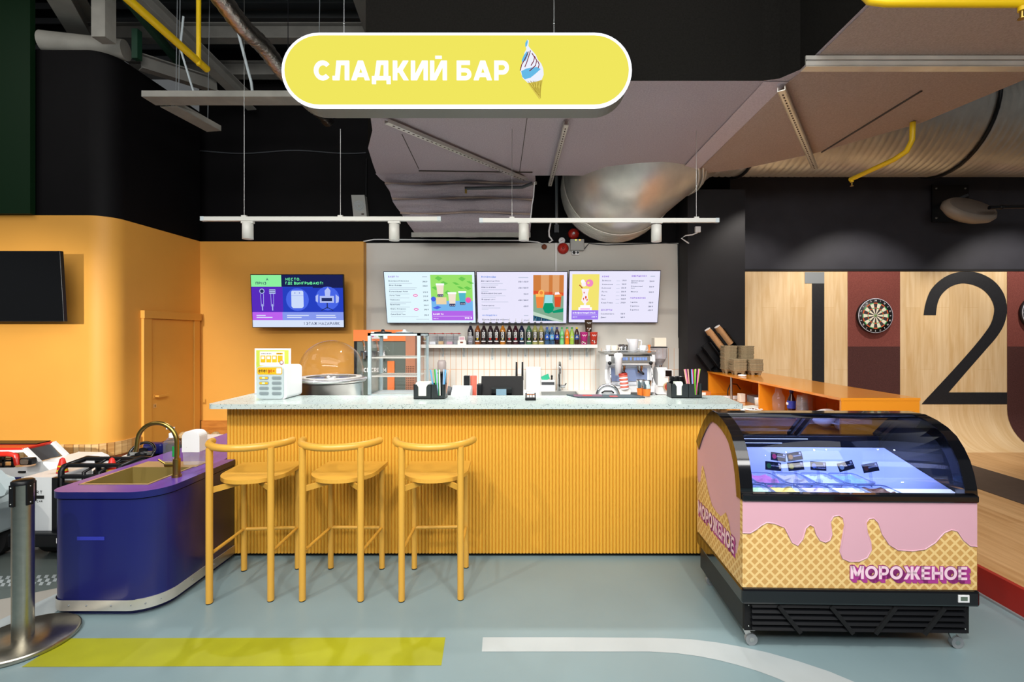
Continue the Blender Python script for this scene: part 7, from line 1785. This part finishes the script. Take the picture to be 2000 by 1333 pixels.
# white and red off-roader by the wall
t = thing('toy_jeep', 'white and red ride on toy off-roader parked along the orange wall', 'toy car', (-4.4, 4.14, 0))
ya, yb = 3.98, 4.30
b = MB(); b.prism([(-5.05, .30), (-4.17, .30), (-4.17, .505), (-5.05, .47)], 'y', ya, yb, 'car_white'); b.build('body', t, bevel=.012)
b = MB(); b.prism([(-4.19, .30), (-4.12, .30), (-4.09, .40), (-4.04, .45), (-3.97, .475), (-3.87, .475), (-3.81, .44), (-3.785, .41), (-3.77, .43), (-3.775, .475), (-3.81, .52), (-3.87, .545), (-4.08, .548), (-4.12, .515), (-4.19, .505)], 'y', ya - .012, yb + .012, 'car_white'); bo = b.build('bonnet', t, bevel=.012)
b = MB(); b.box(-3.86, -3.80, ya + .03, ya + .1, .522, .538, 'indigo'); b.build('sticker', bo)
b = MB(); b.box(-4.12, -3.83, ya + .02, yb - .02, .2, .46, 'black_plastic'); b.box(-3.79, -3.75, ya - .01, yb + .01, .25, .37, 'black_plastic'); b.build('front_bumper', t)
b = MB(); b.box(-5.05, -4.23, ya, 4.235, .635, .66, 'car_red'); ro = b.build('roof', t, bevel=.008)
b = MB(); b.box(-5.05, -4.25, 4.11, 4.232, .66, .668, 'black_plastic'); b.build('roof_panel', ro)
for y in (ya + .008, 4.225):
    b = MB(); b.bar((-4.10, y, .535), (-4.22, y, .65), .03, .028, 'car_white'); b.bar((-4.95, y, .48), (-4.92, y, .64), .03, .03, 'car_white'); b.bar((-5.0, y, .622), (-4.22, y, .635), .026, .02, 'car_white'); b.build('pillar', t)
b = MB(); b.tube([(-5.0, ya - .006, .60), (-4.34, ya - .006, .612), (-4.28, ya - .006, .60), (-4.265, ya - .006, .52)], .022, 'car_red', 10); b.build('roll_bar', t)
b = MB()
for k in range(9): b.bar((-4.92 + k * .075, ya + .004, .50), (-4.92 + k * .075, ya + .004, .61), .016, .008, 'black_matte', up=(0, 1, 0))
for z in (.505, .555, .60): b.bar((-4.95, ya + .004, z - .008), (-4.30, ya + .004, z), .008, .016, 'black_matte')
b.build('window_net', t)
b = MB(); b.add([(-4.13, ya + .03, .54), (-4.13, 4.2, .54), (-4.215, 4.2, .64), (-4.215, ya + .03, .64), (-4.138, ya + .03, .54), (-4.138, 4.2, .54), (-4.223, 4.2, .64), (-4.223, ya + .03, .64)], [(0, 1, 2, 3), (4, 5, 6, 7)], 'dark_grey'); b.build('windscreen', t)
b = MB(); b.prism(rrect(-4.15, -4.05, .545, .60, .015), 'y', ya - .10, ya - .06, 'black_plastic'); b.cyl((-4.1, ya - .06, .57), (-4.12, ya + .01, .55), .012, 'black_plastic', 8); b.prism(rrect(-4.14, -4.075, .552, .593, .012), 'y', ya - .104, ya - .1, 'chrome'); b.build('mirror', t)
b = MB(); b.prism([(-5.05, .25), (-4.25, .26), (-4.19, .33), (-5.05, .315)], 'y', ya - .016, ya + .03, 'car_red'); b.prism([(-4.6, .36), (-4.22, .375), (-4.22, .42), (-4.6, .41)], 'y', ya - .004, ya + .01, 'indigo'); b.box(-5.05, -4.2, ya + .01, yb - .01, .2, .3, 'black_plastic'); b.build('sill', t)
b = MB(); b.cyl((-4.95, ya - .05, .235), (-4.2, ya - .05, .25), .022, 'brushed', 12); b.build('side_step', t)
b = MB(); b.box(-4.26, -4.2, ya - .01, ya, .455, .468, 'black_plastic'); b.build('door_handle', t)
b = MB(); b.box(-4.85, -4.6, 4.03, 4.2, .47, .6, 'black_plastic'); b.build('seat', t, bevel=.02)
b = MB(); b.prism([(4.02, .57), (4.2, .57), (4.2, .65), (4.02, .65)], 'x', -4.05, -4.03, 'dark_grey'); b.box(-4.03, -4.01, 4.02, 4.2, .57, .65, 'orange_handle')
for x in (-3.96, -4.85):
    for y in (ya - .01, yb - .09):
        w_ = MB().cyl((x, y, .156), (x, y + .1, .156), .155, 'tyre', 30).build('wheel', t); MB().cyl((x, y - .004, .156), (x, y + .104, .156), .08, 'mid_grey', 20).build('hub', w_)
# a third toy car, mostly outside the frame
t = thing('toy_car', 'pale toy car of which only a numbered wing shows at the frame edge', 'toy car', (-4.0, 3.3, 0))
b = MB(); b.prism([(-4.75, .2), (-3.74, .2), (-3.72, .42), (-3.78, .56), (-3.95, .62), (-4.1, .78), (-4.6, .78), (-4.75, .6)], 'y', 3.1, 3.5, 'car_pale'); b.build('body', t, bevel=.02)
s3 = lambda px, py: (P(px, py, 3.08).x, P(px, py, 3.08).z)
b = MB(); b.prism([(-3.80, .50), (-3.80, .74), s3(-20, 915), s3(-4, 920), s3(12, 936), s3(26, 955), s3(22, 964), s3(8, 968), s3(-4, 976), s3(-40, 985)], 'y', 3.04, 3.10, 'car_pale'); wg = b.build('wing', t, bevel=.01)
b = MB(); b.text('3', (s3(7, 963)[0], 3.038, s3(7, 963)[1]), (1, 0, 0), (0, 0, 1), .028, 'car_red', .2); b.build('number', wg)
for x in (-3.9, -4.55):
    for y in (3.08, 3.43):
        w_ = MB().cyl((x, y, .136), (x, y + .09, .136), .135, 'tyre', 30).build('wheel', t); MB().cyl((x, y - .004, .136), (x, y + .094, .136), .07, 'mid_grey', 20).build('hub', w_)
